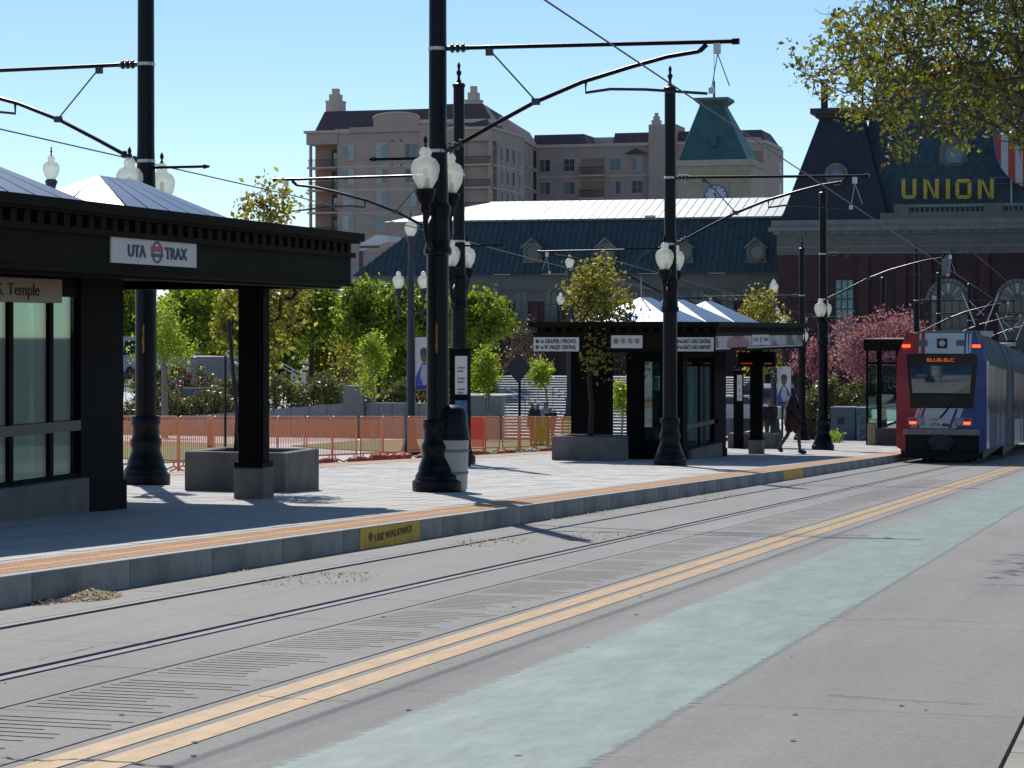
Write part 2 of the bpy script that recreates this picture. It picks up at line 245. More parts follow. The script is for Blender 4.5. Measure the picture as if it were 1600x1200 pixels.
# ------------------------------------------------------------------ mesh helpers
COL = SC.collection
def rootloc(p):
    while p.parent is not None: p = p.parent
    return p.location
def link(name, me, parent=None, loc=None):
    o = bpy.data.objects.new(name, me); COL.objects.link(o)
    if parent is not None: o.parent = parent
    if loc is not None: o.location = loc
    return o
class MB:
    def __init__(s): s.v = []; s.f = []
    def poly(s, *pts):
        i = len(s.v); s.v += [tuple(p) for p in pts]; s.f.append(tuple(range(i, i+len(pts)))); return s
    def add(s, vs, fs):
        i = len(s.v); s.v += [tuple(p) for p in vs]; s.f += [tuple(i+k for k in f) for f in fs]; return s
    def box(s, a, b, slope=False):
        (x0, y0, z0), (x1, y1, z1) = [min(p, q) for p, q in zip(a, b)], [max(p, q) for p, q in zip(a, b)]
        vs = [(x, y, z) for z in (z0, z1) for y in (y0, y1) for x in (x0, x1)]
        if slope: vs = [(x, y, z+g(y)) for x, y, z in vs]
        return s.add(vs, [(0, 2, 3, 1), (4, 5, 7, 6), (0, 1, 5, 4), (2, 6, 7, 3), (0, 4, 6, 2), (1, 3, 7, 5)])
    def bbox(s, a, b, e=.01):
        """box with chamfered vertical edges and top"""
        (x0, y0, z0), (x1, y1, z1) = [min(p, q) for p, q in zip(a, b)], [max(p, q) for p, q in zip(a, b)]
        def ring(i, z): return [(x0+e+i, y0+i, z), (x1-e-i, y0+i, z), (x1-i, y0+e+i, z), (x1-i, y1-e-i, z), (x1-e-i, y1-i, z), (x0+e+i, y1-i, z), (x0+i, y1-e-i, z), (x0+i, y0+e+i, z)]
        return s.loft([ring(0, z0), ring(0, z1-e), ring(e, z1)])
    def loft(s, rings, cap=True, close=True):
        n = len(rings[0]); i = len(s.v)
        for r in rings: s.v += [tuple(p) for p in r]
        for k in range(len(rings)-1):
            for j in range(n if close else n-1):
                a, b = i+k*n+j, i+k*n+(j+1) % n; s.f.append((a, b, b+n, a+n))
        if cap:
            s.f.append(tuple(i+j for j in range(n-1, -1, -1))); s.f.append(tuple(i+(len(rings)-1)*n+j for j in range(n)))
        return s
    def lathe(s, c, prof, n=16):
        rings = [[(c[0]+r*math.cos(2*math.pi*j/n), c[1]+r*math.sin(2*math.pi*j/n), c[2]+z) for j in range(n)] for r, z in prof]
        return s.loft(rings)
    def tube(s, pts, r, n=6, r2=None):
        P = [Vector(p) for p in pts]; m = len(P); rings = []; up = Vector((0, 0, 1))
        for k, p in enumerate(P):
            d = (P[min(k+1, m-1)]-P[max(k-1, 0)]).normalized()
            a = d.cross(up); a = a.normalized() if a.length > 1e-3 else Vector((1, 0, 0)); b = d.cross(a)
            rr = r if r2 is None else r+(r2-r)*k/(m-1)
            rings.append([p+a*(rr*math.cos(2*math.pi*j/n))+b*(rr*math.sin(2*math.pi*j/n)) for j in range(n)])
        return s.loft(rings)
    def prism(s, outline, axis, a, b):
        """outline in the two other axes (x,z for axis y; y,z for x; x,y for z), pushed from a to b"""
        def P(q, t): return {'x': (t, q[0], q[1]), 'y': (q[0], t, q[1]), 'z': (q[0], q[1], t)}[axis]
        return s.loft([[P(q, a) for q in outline], [P(q, b) for q in outline]])
    def disc(s, c, r, axis='y', n=20, t=.02, rz=None):
        out = [(r*math.cos(2*math.pi*j/n), (rz or r)*math.sin(2*math.pi*j/n)) for j in range(n)]
        if axis == 'y': return s.prism([(c[0]+p, c[2]+q) for p, q in out], 'y', c[1], c[1]-t)
        if axis == 'x': return s.prism([(c[1]+p, c[2]+q) for p, q in out], 'x', c[0], c[0]+t)
        return s.prism([(c[0]+p, c[1]+q) for p, q in out], 'z', c[2], c[2]+t)
    def mesh(s, name, m, smooth=False, off=None):
        v = np.array(s.v, dtype=float).reshape(-1, 3)
        if off is not None: v = v-np.array(off)
        me = bpy.data.meshes.new(name); me.from_pydata(v.tolist(), [], s.f); me.materials.append(m)
        if smooth:
            me.polygons.foreach_set('use_smooth', [True]*len(me.polygons))
            try: me.set_sharp_from_angle(angle=math.radians(38))
            except Exception: pass
        me.update(); return me
    def build(s, name, m, parent=None, world=True, smooth=False, label=None, kind=None):
        off = rootloc(parent) if (parent is not None and world) else None
        o = link(name, s.mesh(name, m, smooth, off), parent)
        if label: o['label'] = label
        if kind: o['kind'] = kind
        return o
def fixn(o):
    import bmesh
    bm = bmesh.new(); bm.from_mesh(o.data); bmesh.ops.recalc_face_normals(bm, faces=bm.faces); bm.to_mesh(o.data); bm.free(); return o
def tag(o, label, cat, group=None):
    o['label'] = label; o['category'] = cat
    if group: o['group'] = group
    return o
def thing(name, label, cat, loc, group=None):
    o = bpy.data.objects.new(name, None); COL.objects.link(o); o.location = loc; o.empty_display_size = .2
    return tag(o, label, cat, group)
def struct(o): o['kind'] = 'structure'; return o
def dup(root, loc, label=None, group=None, name=None):
    def cp(o, par):
        c = o.copy(); COL.objects.link(c); c.parent = par
        for ch in list(o.children):
            if ch.name in skip: continue
            cp(ch, c)
        return c
    skip = set(); r = cp(root, None); r.location = loc
    if label: r['label'] = label
    if group: r['group'] = group
    return r
def text(parent, s, loc, size, m, face='y', width=None, name='lettering', ext=.004, bold=0.0, shear=0, center=True, label=None):
    cu = bpy.data.curves.new(name, 'FONT'); cu.body = s; cu.size = size; cu.extrude = ext; cu.offset = bold; cu.shear = shear; cu.resolution_u = 2
    if center: cu.align_x = 'CENTER'
    t = bpy.data.objects.new('tmp', cu); COL.objects.link(t); bpy.context.view_layer.update()
    me = bpy.data.meshes.new_from_object(t.evaluated_get(bpy.context.evaluated_depsgraph_get())); bpy.data.objects.remove(t); bpy.data.curves.remove(cu)
    xs = np.array([v.co.x for v in me.vertices]); wd = xs.max()-xs.min(); sx = (width/wd) if width else 1
    R = {'y': Matrix.Rotation(math.pi/2, 4, 'X'), 'x': Matrix.Rotation(math.pi/2, 4, 'Z') @ Matrix.Rotation(math.pi/2, 4, 'X')}[face]
    me.transform(R @ Matrix.Diagonal((sx, 1, 1, 1))); me.materials.clear(); me.materials.append(m); me.name = name
    o = link(name, me, parent, Vector(loc)-Vector(rootloc(parent)))
    if label: o['label'] = label
    return o

# ------------------------------------------------------------------ ground, road, track, platform
YB = [-40, 0, 20, 60, 100, 125, 200, 400, 1500]
def strip(x0, x1, h, ys, m, name, parent=None):
    b = MB()
    for a, c in zip(ys[:-1], ys[1:]): b.poly((x0, a, h+g(a)), (x1, a, h+g(a)), (x1, c, h+g(c)), (x0, c, h+g(c)))
    return b.build(name, m, parent)
struct(strip(-900, 900, -.14, YB, mat('far_ground_grey', (.10, .095, .085), .9), 'ground'))
road = struct(strip(-7.5, 14, -.06, YB[:7], M_GROOVE, 'road'))
def slab(x0, x1, y0, y1, gap=.006, th=.07, nm='concrete_slab'):
    b = MB(); b.box((x0+gap, y0+gap, -th), (x1-gap, y1-gap, 0), True); return b.build(nm, M_ROAD, road)
XS = [(-7.55, -6.98), (-6.83, -5.71), (-5.55, -5.06), (-4.24, -0.64), (-0.63, 3.4)]
for i, (x0, x1) in enumerate(XS):
    y = -12 + (i % 2)*1.1
    while y < 112:
        L_ = 4.6 if i < 3 else 4.3
        o_ = slab(x0, x1, y, y+L_, .003 if i in (1, 3) else .006); y += L_
        if i == 4: o_.data.materials[0] = mat('warm_gutter_concrete', (.27, .245, .20), .8, 0, .2, 4, .2, 60, fine=.15)
slab(3.41, 14, -12, 120); slab(-7.55, 3.4, 112.2, 124)
# scored slab between the track and the yellow lines: ribs with real slots between
y = -12
while y < 112:
    b = MB(); x0, x1 = -5.05, -4.25; L_ = 1.42; yy = y+.004
    b.box((x0+.004, y+.004, -.07), (x1-.004, y+L_-.004, -.028), True)
    n = 11; sl = .024
    if y > 48: b.box((x0+.004, y+.004, -.03), (x1-.004, y+L_-.004, 0), True)
    else:
        ys = [y+.12+k*.108+random.uniform(-.006, .006) for k in range(n)]
        b.box((x0+.004, y+.004, -.03), (x0+.06, y+L_-.004, 0), True)
        e = x0+.06; prev = y+.004
        for k, q in enumerate(ys):
            b.box((e, prev, -.03), (x1-.004, q, 0), True)
            lx = e+random.uniform(.42, .70); b.box((lx, q, -.03), (x1-.004, q+sl, -.0), True); prev = q+sl
        b.box((e, prev, -.03), (x1-.004, y+L_-.004, 0), True)
    b.build('scored_slab', M_ROAD, road); y += L_
YR = [-12, 20, 60, 112]
for x0, x1, nm in ((-6.965, -6.895, 'rail'), (-5.645, -5.575, 'rail')):
    b = MB(); b.box((x0, -12, -.05), (x1, 124, .002), True); b.build(nm, M_RAIL, road)
def paint(x0, x1, m, nm, y1=120):
    b = MB(); ys = np.arange(-10, y1, 2.0)
    for a, c in zip(ys[:-1], ys[1:]): b.poly((x0, a, .004+g(a)), (x1, a, .004+g(a)), (x1, c, .004+g(c)), (x0, c, .004+g(c)))
    return b.build(nm, m, road)
MY = worn_paint('worn_yellow_paint', (.44, .245, .055), (.70, 1.0), None, (5, 1.5, 1), .1, (.39, .22, .06))
for x0, x1 in ((-4.165, -4.02), (-3.955, -3.80)): paint(x0, x1, MY, 'yellow_line')
MT = worn_paint('worn_teal_paint', (.170, .262, .215), (.45, .93), (-3.28, -2.12), (1.7, .42, 1), .14, (.22, .28, .235))
paint(-3.4, -1.95, MT, 'teal_lane_stripe')

M_CRACK = mat('dark_crack', (.06, .058, .055), .9)
def crack(pts, w_=.006):
    b = MB(); P = []
    for (u, v) in pts: q = on_plane(u, v, .0045); P.append(q)
    Q = []
    for a, c in zip(P[:-1], P[1:]):
        for k in range(7): t_ = k/7; q = a.lerp(c, t_); q += Vector((random.uniform(-.015, .015), random.uniform(-.02, .02), 0)); q.z = .0045+g(q.y); Q.append(q)
    for a, c in zip(Q[:-1], Q[1:]):
        d = (c-a).normalized(); nn_ = Vector((-d.y, d.x, 0))*w_*random.uniform(.3, 1.1); b.poly(a-nn_, c-nn_, c+nn_, a+nn_)
    b.build('crack', M_CRACK, road)
crack([(0, 1182), (60, 1188), (130, 1186), (300, 1199)], .012); crack([(400, 1087), (470, 1092), (560, 1096)]); crack([(1240, 960), (1330, 968), (1420, 966), (1590, 975)], .005); crack([(1290, 1085), (1420, 1094), (1560, 1101)], .005); crack([(60, 1030), (180, 1002), (280, 1010)], .004); crack([(350, 960), (520, 968), (690, 972)], .004); crack([(1380, 830), (1480, 836), (1600, 832)], .006)
for k in range(22):
    u, v = random.uniform(0, 1600), random.uniform(800, 1190); q = on_plane(u, v, .005)
    if q.x < -7.3 or q.y > 40: continue
    b = MB(); n_ = 7; r_ = random.uniform(.008, .02); b.poly(*[(q.x+r_*math.cos(6.283*j/n_)*random.uniform(.6, 1.2), q.y+r_*1.3*math.sin(6.283*j/n_)*random.uniform(.6, 1.2), .0050+g(q.y)) for j in range(n_)]); b.build('gum_spot', M_CRACK, road)
# platform
struct_pl = MB(); struct_pl.box((-16.9, -12, -.02), (-7.86, 125, PH-.035), True)
platform = struct(struct_pl.build('platform', M_JOINT))
def shared(name, mbld, m, n_parent, locs, kind=None, smooth=False):
    me = mbld.mesh(name, m, smooth)
    for l in locs: link(name, me, n_parent, l)
# curb stones (near edge), sheared to the slope of the street
def piece(x0, x1, L_, z0, z1, gap):
    b = MB(); vs = []
    for z in (z0, z1):
        for y in (gap, L_-gap):
            for x in (x0, x1): vs.append((x, y, z-GR*y))
    b.add(vs, [(0, 2, 3, 1), (4, 5, 7, 6), (0, 1, 5, 4), (2, 6, 7, 3), (0, 4, 6, 2), (1, 3, 7, 5)]); return b
CL = 1.55
ylist = [(-12+CL*k) for k in range(84)]
shared('curb_stone', piece(-7.86, -7.545, CL, -.06, PH-.002, .005), M_CURB, platform, [(0, y, g(y)) for y in ylist])
shared('curb_stone', piece(-17.2, -16.9, CL, -.06, PH-.002, .005), M_CURB, platform, [(0, y, g(y)) for y in ylist])
# cap strip either side of tactile
TL = 1.22
tl = [(-12+TL*k) for k in range(110)]
bt = piece(-8.17, -7.66, TL, PH-.035, PH+.004, .003)
me_t = bt.mesh('tactile_panel', M_TACT)
bd = MB()
for i in range(8):
    for j in range(19):
        if i == 4: continue
        cx, cy = -8.13+i*.06, .04+j*.0625; z = PH+.004-GR*cy; r = .02; t = .011
        bd.add([(cx-r, cy-r, z), (cx+r, cy-r, z), (cx+r, cy+r, z), (cx-r, cy+r, z), (cx-t, cy-t, z+.0045), (cx+t, cy-t, z+.0045), (cx+t, cy+t, z+.0045), (cx-t, cy+t, z+.0045)],
               [(0, 1, 5, 4), (1, 2, 6, 5), (2, 3, 7, 6), (3, 0, 4, 7), (4, 5, 6, 7)])
me_d = bd.mesh('domes', M_TACT)
for y in tl:
    o = link('tactile_panel', me_t, platform, (0, y, g(y)))
    if -1 < y < 60: d = link('domes', me_d, o); d['kind'] = 'stuff'
    o2 = link('tactile_panel', me_t, platform, (-8.6, y, g(y)))
b = MB(); b.box((-8.30, -12, 0), (-8.18, 125, PH), True); b.box((-7.655, -12, 0), (-7.55, 125, PH+.001), True); b.build('edge_strip', M_CURBT, platform)
b = MB(); b.box((-16.25, -12, 0), (-16.15, 125, PH), True); b.build('edge_strip', M_CURBT, platform)
# pavers: nearest 300 single, the rest one mass
pw, pl = .30, .60
cells = []
for j in range(int(100/pl)):
    for i in range(int(7.8/pw)):
        y = 10+j*pl+(pl/2 if i % 2 else 0); x = -8.32-(i+1)*pw; cells.append((x, y))
px_ = lambda x, y: 800+FPX*(x*C_+y*S_)/(-x*S_+y*C_)
vis = sorted([c for c in cells if px_(*c) > 0], key=lambda c: c[1]-c[0]*.3)
def paver(b, x, y, jz): b.add([(x+.004, y+.004, PH-.03+g(y)), (x+pw-.004, y+.004, PH-.03+g(y)), (x+pw-.004, y+pl-.004, PH-.03+g(y+pl)), (x+.004, y+pl-.004, PH-.03+g(y+pl)),
        (x+.004, y+.004, PH+jz+g(y)), (x+pw-.004, y+.004, PH+jz+g(y)), (x+pw-.004, y+pl-.004, PH+jz+g(y+pl)), (x+.004, y+pl-.004, PH+jz+g(y+pl))],
        [(4, 5, 6, 7), (0, 1, 5, 4), (1, 2, 6, 5), (2, 3, 7, 6), (3, 0, 4, 7)])
single = set(vis[:290])
for c in vis[:290]:
    b = MB(); paver(b, *c, random.uniform(-.002, .002)); b.build('paver', M_PAVER, platform)
b = MB()
for c in cells:
    if c not in single: paver(b, *c, random.uniform(-.002, .002))
b.build('paver_field', M_PAVER, platform, kind='stuff')
b = MB(); b.box((-16.15, -12, 0), (-8.32, 10, PH), True); b.build('paving_near', M_PAVER, platform)
# yellow warning plates on the curb face, with their lettering
for k, (y0, y1) in enumerate(((21.02, 22.85), (46.4, 48.9), (80.5, 84))):
    b = MB(); b.box((-7.545, y0, .0), (-7.540, y1, PH-.01), True); p = b.build('warning_plate', M_SAFETY, platform)
    if k == 0:
        t = text(platform, 'USE WALKWAY', (-7.538, (y0+y1)/2+.08, .075+g(21.9)), .10, mat('faded_black_print', (.10, .075, .03), .7), 'x', 1.15, bold=.002)
        b = MB(); b.prism([(y0+.22, .11+g(21.2)), (y0+.30, .06+g(21.2)), (y0+.38, .11+g(21.2)), (y0+.30, .16+g(21.2))], 'x', -7.539, -7.536); b.build('diamond_mark', mat('faded_black_print', (.10, .075, .03), .7), platform)
# far track and plaza beyond
struct(strip(-23.5, -17.2, -.004, YB[:7], mat('far_track_concrete', (.40, .39, .37), .8, 0, .12, .5, fine=.08), 'far_track_road'))
for x in (-17.95, -19.35):
    b = MB(); b.box((x-.035, -12, -.02), (x+.035, 124, .002), True); o = struct(b.build('far_rail', M_RAIL))
struct(strip(-140, -23.52, .03, YB[:7], M_PLAZA, 'plaza_pavement'))
def lawn(pts, nm='lawn'):
    P = [on_plane(u, v, .06) for u, v in pts]; b = MB(); b.poly(*P); 
    b.loft([[p-Vector((0, 0, .05)) for p in P], P], cap=False); o = b.build(nm, M_LAWN); struct(o); return o
lawn([(455, 696), (520, 701), (640, 707), (760, 709), (905, 704), (890, 688), (700, 686), (560, 688)])
lawn([(150, 708), (210, 718), (320, 719), (400, 714), (446, 704), (400, 695), (250, 689), (150, 690)])
lawn([(960, 684), (1010, 684), (1060, 680), (1000, 672), (950, 674)])
for (u, v) in ((60, 938),):
    pass
def debris(cx, cy, r, hgt, n, m, label, X=False):
    b = MB()
    for k in range(n):
        a = random.random()*6.28; q = math.sqrt(random.random()); x = cx+q*r*.45*math.cos(a); y = cy+q*r*math.sin(a)
        z = hgt*(1-q)*random.random()+.004; s = random.uniform(.008, .028); t = random.random()*3.14; e = random.uniform(-.012, .012)
        dx, dy = s*math.cos(t), s*math.sin(t)
        b.poly((x-dx, y-dy, z+g(y)+e), (x+dy*.5, y-dx*.5, z+g(y)), (x+dx, y+dy, z+g(y)-e+.006), (x-dy*.5, y+dx*.5, z+g(y)+.004))
    o = b.build('leaf_litter', m); o['kind'] = 'stuff'; tag(o, label, 'leaf litter'); return o
M_LIT = mat('dry_litter', (.42, .33, .19), .9, 0, .3, 20, island=.35)
hp = on_plane(122, 934); debris(-7.36, hp.y, .36, .07, 800, M_LIT, 'golden heap of dry seed litter against the curb at lower left')
debris(-7.45, hp.y-.5, .25, .03, 120, mat('dark_litter', (.10, .06, .04), .9), 'dark scrap of litter left of the golden heap by the curb')
for k, (u, v) in enumerate(((735, 823), (845, 808), (900, 802), (970, 791), (1100, 776))):
    p = on_plane(u, v); debris(p.x-.05, p.y, .9+.2*k, .02, 260, M_LIT, ['pale litter drift along the curb foot right of the yellow plate', 'pale litter drift along the curb where the pole shadow lands', 'pale litter drift along the curb just past the pole shadow', 'thin litter drift along the curb below the second planter', 'thin litter drift along the curb below the second shelter'][k])
for k, (u, v) in enumerate(((770, 848), (940, 838), (330, 890), (500, 905))):
    p = on_plane(u, v); debris(p.x, p.y, .9, .005, 160, M_LIT, ['sparse specks of litter between the rails below the near pole', 'sparse specks of litter between the rails at the pole shadow tip', 'sparse specks of litter by the left rail', 'sparse specks of litter in the middle of the track at left'][k])

# ------------------------------------------------------------------ overhead line poles
def globe_profile(s=1.0):
    return [(.07*s, 0), (.10*s, .02*s), (.17*s, .14*s), (.195*s, .26*s), (.19*s, .33*s), (.15*s, .40*s), (.085*s, .435*s), (.075*s, .46*s), (.09*s, .50*s), (.065*s, .55*s), (.02*s, .58*s)]
def finial_profile(s=1.0):
    return [(.03*s, 0), (.06*s, .03*s), (.035*s, .07*s), (.03*s, .14*s), (.055*s, .2*s), (.06*s, .24*s), (.025*s, .28*s), (.03*s, .32*s), (.04*s, .37*s), (.02*s, .43*s), (.004, .45*s)]
def make_pole(side, label, loc, lamps=True, arms=True, stub=True, ht=8.22, group='overhead line poles on the platform'):
    t = thing('catenary_pole', label, 'pole', loc, group); s = side; w_ = False
    b = MB(); b.lathe((0, 0, 0), [(.355, 0), (.36, .03), (.36, .15), (.335, .17), (.315, .19), (.32, .22), (.29, .27), (.275, .29), (.275, .33), (.25, .40), (.215, .50), (.215, .54), (.232, .60), (.232, .66), (.2, .72), (.195, .86), (.205, .88), (.215, .92), (.215, 1.0), (.2, 1.02)], 20)
    b.build('pole_base', M_BLACK, t, w_, True)
    b = MB(); b.lathe((0, 0, 1.0), [(.16, 0), (.155, 2.4), (.15, 3.2), (.128, 4.0), (.12, ht-1.1), (.135, ht-1.09), (.14, ht-1.03), (.10, ht-1.0)], 20)
    b.build('pole_shaft', M_BLACK, t, w_, True)
    b = MB(); b.lathe((0, 0, 0), finial_profile(1), 10); f = link('finial', b.mesh('finial', M_BLACK, True), t, (0, 0, ht))
    b = MB(); b.box((-.12, -.02, .55), (.12, .02, .58)); 
    if lamps:
        b = MB(); b.lathe((0, 0, 3.32), [(.16, 0), (.20, .03), (.2, .09), (.175, .14), (.165, .5), (.19, .62), (.19, .7), (.16, .74)], 16); b.build('capital', M_BLACK, t, w_, True)
        for sy in (-1, 1):
            b = MB(); b.tube([(0, sy*.14, 3.45), (0, sy*.30, 3.42), (0, sy*.46, 3.52), (0, sy*.55, 3.72), (0, sy*.56, 3.95)], .04, 8)
            b.tube([(0, sy*.12, 3.95), (0, sy*.3, 3.85), (0, sy*.5, 3.7)], .025, 6)
            b.lathe((0, sy*.56, 3.9), [(.05, 0), (.075, .04), (.06, .1), (.11, .16), (.125, .22), (.15, .26), (.15, .33), (.10, .34)], 12)
            b.build('lamp_bracket', M_BLACK, t, w_, True)
            b = MB(); b.lathe((0, sy*.56, 4.23), globe_profile(1.02), 20); gl = b.build('lamp_globe', M_LAMPG, t, w_, True)
            b = MB(); b.lathe((0, sy*.56, 4.80), [(.03, 0), (.03, .02), (.012, .05), (.03, .09), (.03, .12), (.005, .17)], 8); b.build('globe_finial', M_BLACK, gl, False, True)
            b = MB(); b.lathe((0, sy*.56, 4.25), [(.05, 0), (.05, .1), (.035, .13), (.035, .26), (.01, .28)], 10); b.build('lamp_bulb', M_WHITE, gl, False, True)
    if stub:
        b = MB(); b.tube([(0, 0, 4.7), (-s*1.0, 0, 4.7)], .022, 6); b.tube([(-s*.93, 0, 4.7), (-s*.97, 0, 4.7), (-s*1.02, 0, 4.7)], .04, 6, .015); b.build('banner_arm', M_BLACK, t, w_, True)
    if arms:
        b = MB(); b.tube([(s*.42, 0, 6.24), (s*4.25, 0, 6.2)], .03, 8); b.tube([(s*4.2, 0, 6.2), (s*4.3, 0, 6.2)], .045, 8); b.build('upper_arm', M_BLACK, t, w_, True)
        b = MB()
        for k in range(3): b.tube([(s*(.2+k*.08), 0, 6.24), (s*(.23+k*.08), 0, 6.24)], .065, 10)
        b.tube([(s*.12, 0, 6.24), (s*.45, 0, 6.24)], .035, 8); b.build('insulator', M_WIRE, t, w_, True)
        for z in (6.24, 4.8): b = MB(); b.lathe((0, 0, z-.03), [(.128, 0), (.128+.008, .005), (.136, .05), (.128, .055)], 16); b.build('clamp_band', M_STEEL, t, w_, True)
        b = MB(); b.tube([(s*.3, 0, 4.88), (s*.8, 0, 5.14), (s*1.4, 0, 5.44), (s*2.1, 0, 5.71), (s*2.8, 0, 5.9), (s*3.3, 0, 6.02), (s*3.75, 0, 6.08)], .03, 8)
        b.tube([(s*3.75, 0, 6.08), (s*3.85, 0, 6.17)], .035, 6); b.build('brace_arm', M_BLACK, t, w_, True)
        b = MB()
        for k in range(3): b.tube([(s*(.18+k*.08), 0, 4.82+k*.04), (s*(.21+k*.08), 0, 4.835+k*.04)], .06, 10)
        b.tube([(s*.1, 0, 4.78), (s*.36, 0, 4.91)], .03, 8); b.build('insulator', M_WIRE, t, w_, True)
        b = MB(); b.tube([(s*.76, 0, 6.2), (s*1.44, 0, 5.46)], .012, 5); b.box((s*.71, -.03, 6.12), (s*.81, .03, 6.22)); b.box((s*1.38, -.035, 5.41), (s*1.49, .035, 5.5)); b.build('hanger_rod', M_WIRE, t, w_)
        b = MB(); b.tube([(s*2.15, 0, 5.70), (s*2.15, 0, 5.56), (s*2.5, 0, 5.60), (s*3.0, 0, 5.58), (s*3.86, 0, 5.50)], .022, 6); b.build('registration_arm', M_WIRE, t, w_, True)
        b = MB(); b.box((s*3.95, -.04, 6.04), (s*4.04, .04, 6.18)); b.tube([(s*4.0, 0, 6.04), (s*3.92, 0, 5.58)], .008, 4); b.tube([(s*4.0, 0, 6.04), (s*4.16, .02, 5.60)], .008, 4); b.box((s*3.88, -.03, 5.5), (s*3.95, .03, 5.58)); b.build('wire_clamp', M_STEEL, t, w_)
    return t
pA = on_plane(684, 768, PH)
p2 = make_pole(1, 'nearest black pole with twin globes, trash can behind its flared base', pA)
dup(p2, on_plane(1047, 727, PH), 'tall black pole with twin globes between the second planter and the far shelter glass')
dup(p2, on_plane(1286, 703, PH), 'black pole with twin globes right of the walking person')
p1 = make_pole(-1, 'leftmost black pole, rising behind the near shelter with an arm to the left', on_plane(228, 757, PH))
pB = dup(p1, on_plane(717, 724, PH), 'slimmer black pole with urn finial right behind the nearest pole')
def at_d(u, X, h): 
    p = on_X(u, 0, X); return Vector((X, p.y, h+g(p.y)))
pF = make_pole(-1, 'far black pole between the second shelter and the twin globe pole', Vector((-15.3, 98.5*C_+2, PH+g(97))), True, True, True, 8.3, 'far overhead line poles')
pF.location = at_d(1253, -15.3, PH)
pC = dup(pF, at_d(1048, -15.0, PH), 'pole hidden behind the middle pole, its globes peeping out on both sides', 'far overhead line poles')
dup(pF, at_d(1380, -14.4, PH), 'thin far pole rising above the pink blossom tree', 'far overhead line poles')
pN = make_pole(1, 'far black pole rising just left of the light rail train roof', at_d(1432, -10.9, PH), True, True, False, 8.3, 'far overhead line poles')
dup(pN, at_d(1467, -11.2, PH), 'thinnest far pole in front of the big arched window', 'far overhead line poles')
dup(pN, at_d(1515, -10.8, PH), 'farthest pole seen through the raised pantograph', 'far overhead line poles')
# yellow stencil marks on the near poles
for p, lbl in ((p2, 0), (p1, 1)):
    b = MB()
    for k in range(7):
        z = 1.95+k*.06; b.box((.02+random.uniform(-.006, .006), -.168, z), (.05, -.160, z+.061))
    b.build('stencil_mark', mat('dull_yellow_stencil', (.25, .13, .02), .7), p, False)
# overhead wires
def wire(pts, r, label, g_='overhead wires'):
    b = MB(); P = []
    for (a, c) in zip(pts[:-1], pts[1:]):
        a, c = Vector(a), Vector(c); n = 6
        for k in range(n): t = k/n; q = a.lerp(c, t); P.append(q)
    P.append(Vector(pts[-1])); b.tube(P, r, 4); return tag(b.build('overhead_wire', M_WIRE, None), label, 'wire', g_)
def HW(X, h, Y): return (X, Y, h+g(Y)-(GR*0))
wire([HW(-6.3, 5.66, y) for y in (-5, 20, 31, 49, 73, 95, 118, 140)], .013, 'contact wire crossing the sky from top centre down towards the train')
wire([HW(-18.6, 5.86, 5), HW(-18.6, 5.9, 31.4), HW(-18.6, 6.05, 47.5), HW(-18.6, 5.95, 72), HW(-18.6, 5.9, 98), HW(-18.6, 5.9, 125)], .013, 'contact wire sloping down across the sky at left behind the near shelter')
for k, (x, h) in enumerate(((-5.9, 6.4), (-18.2, 6.5))):
    wire([HW(x, h, y) for y in (73, 95, 118, 140)], .012, ['upper wire above the train near the pantographs', 'upper wire over the far track beyond the second shelter'][k])

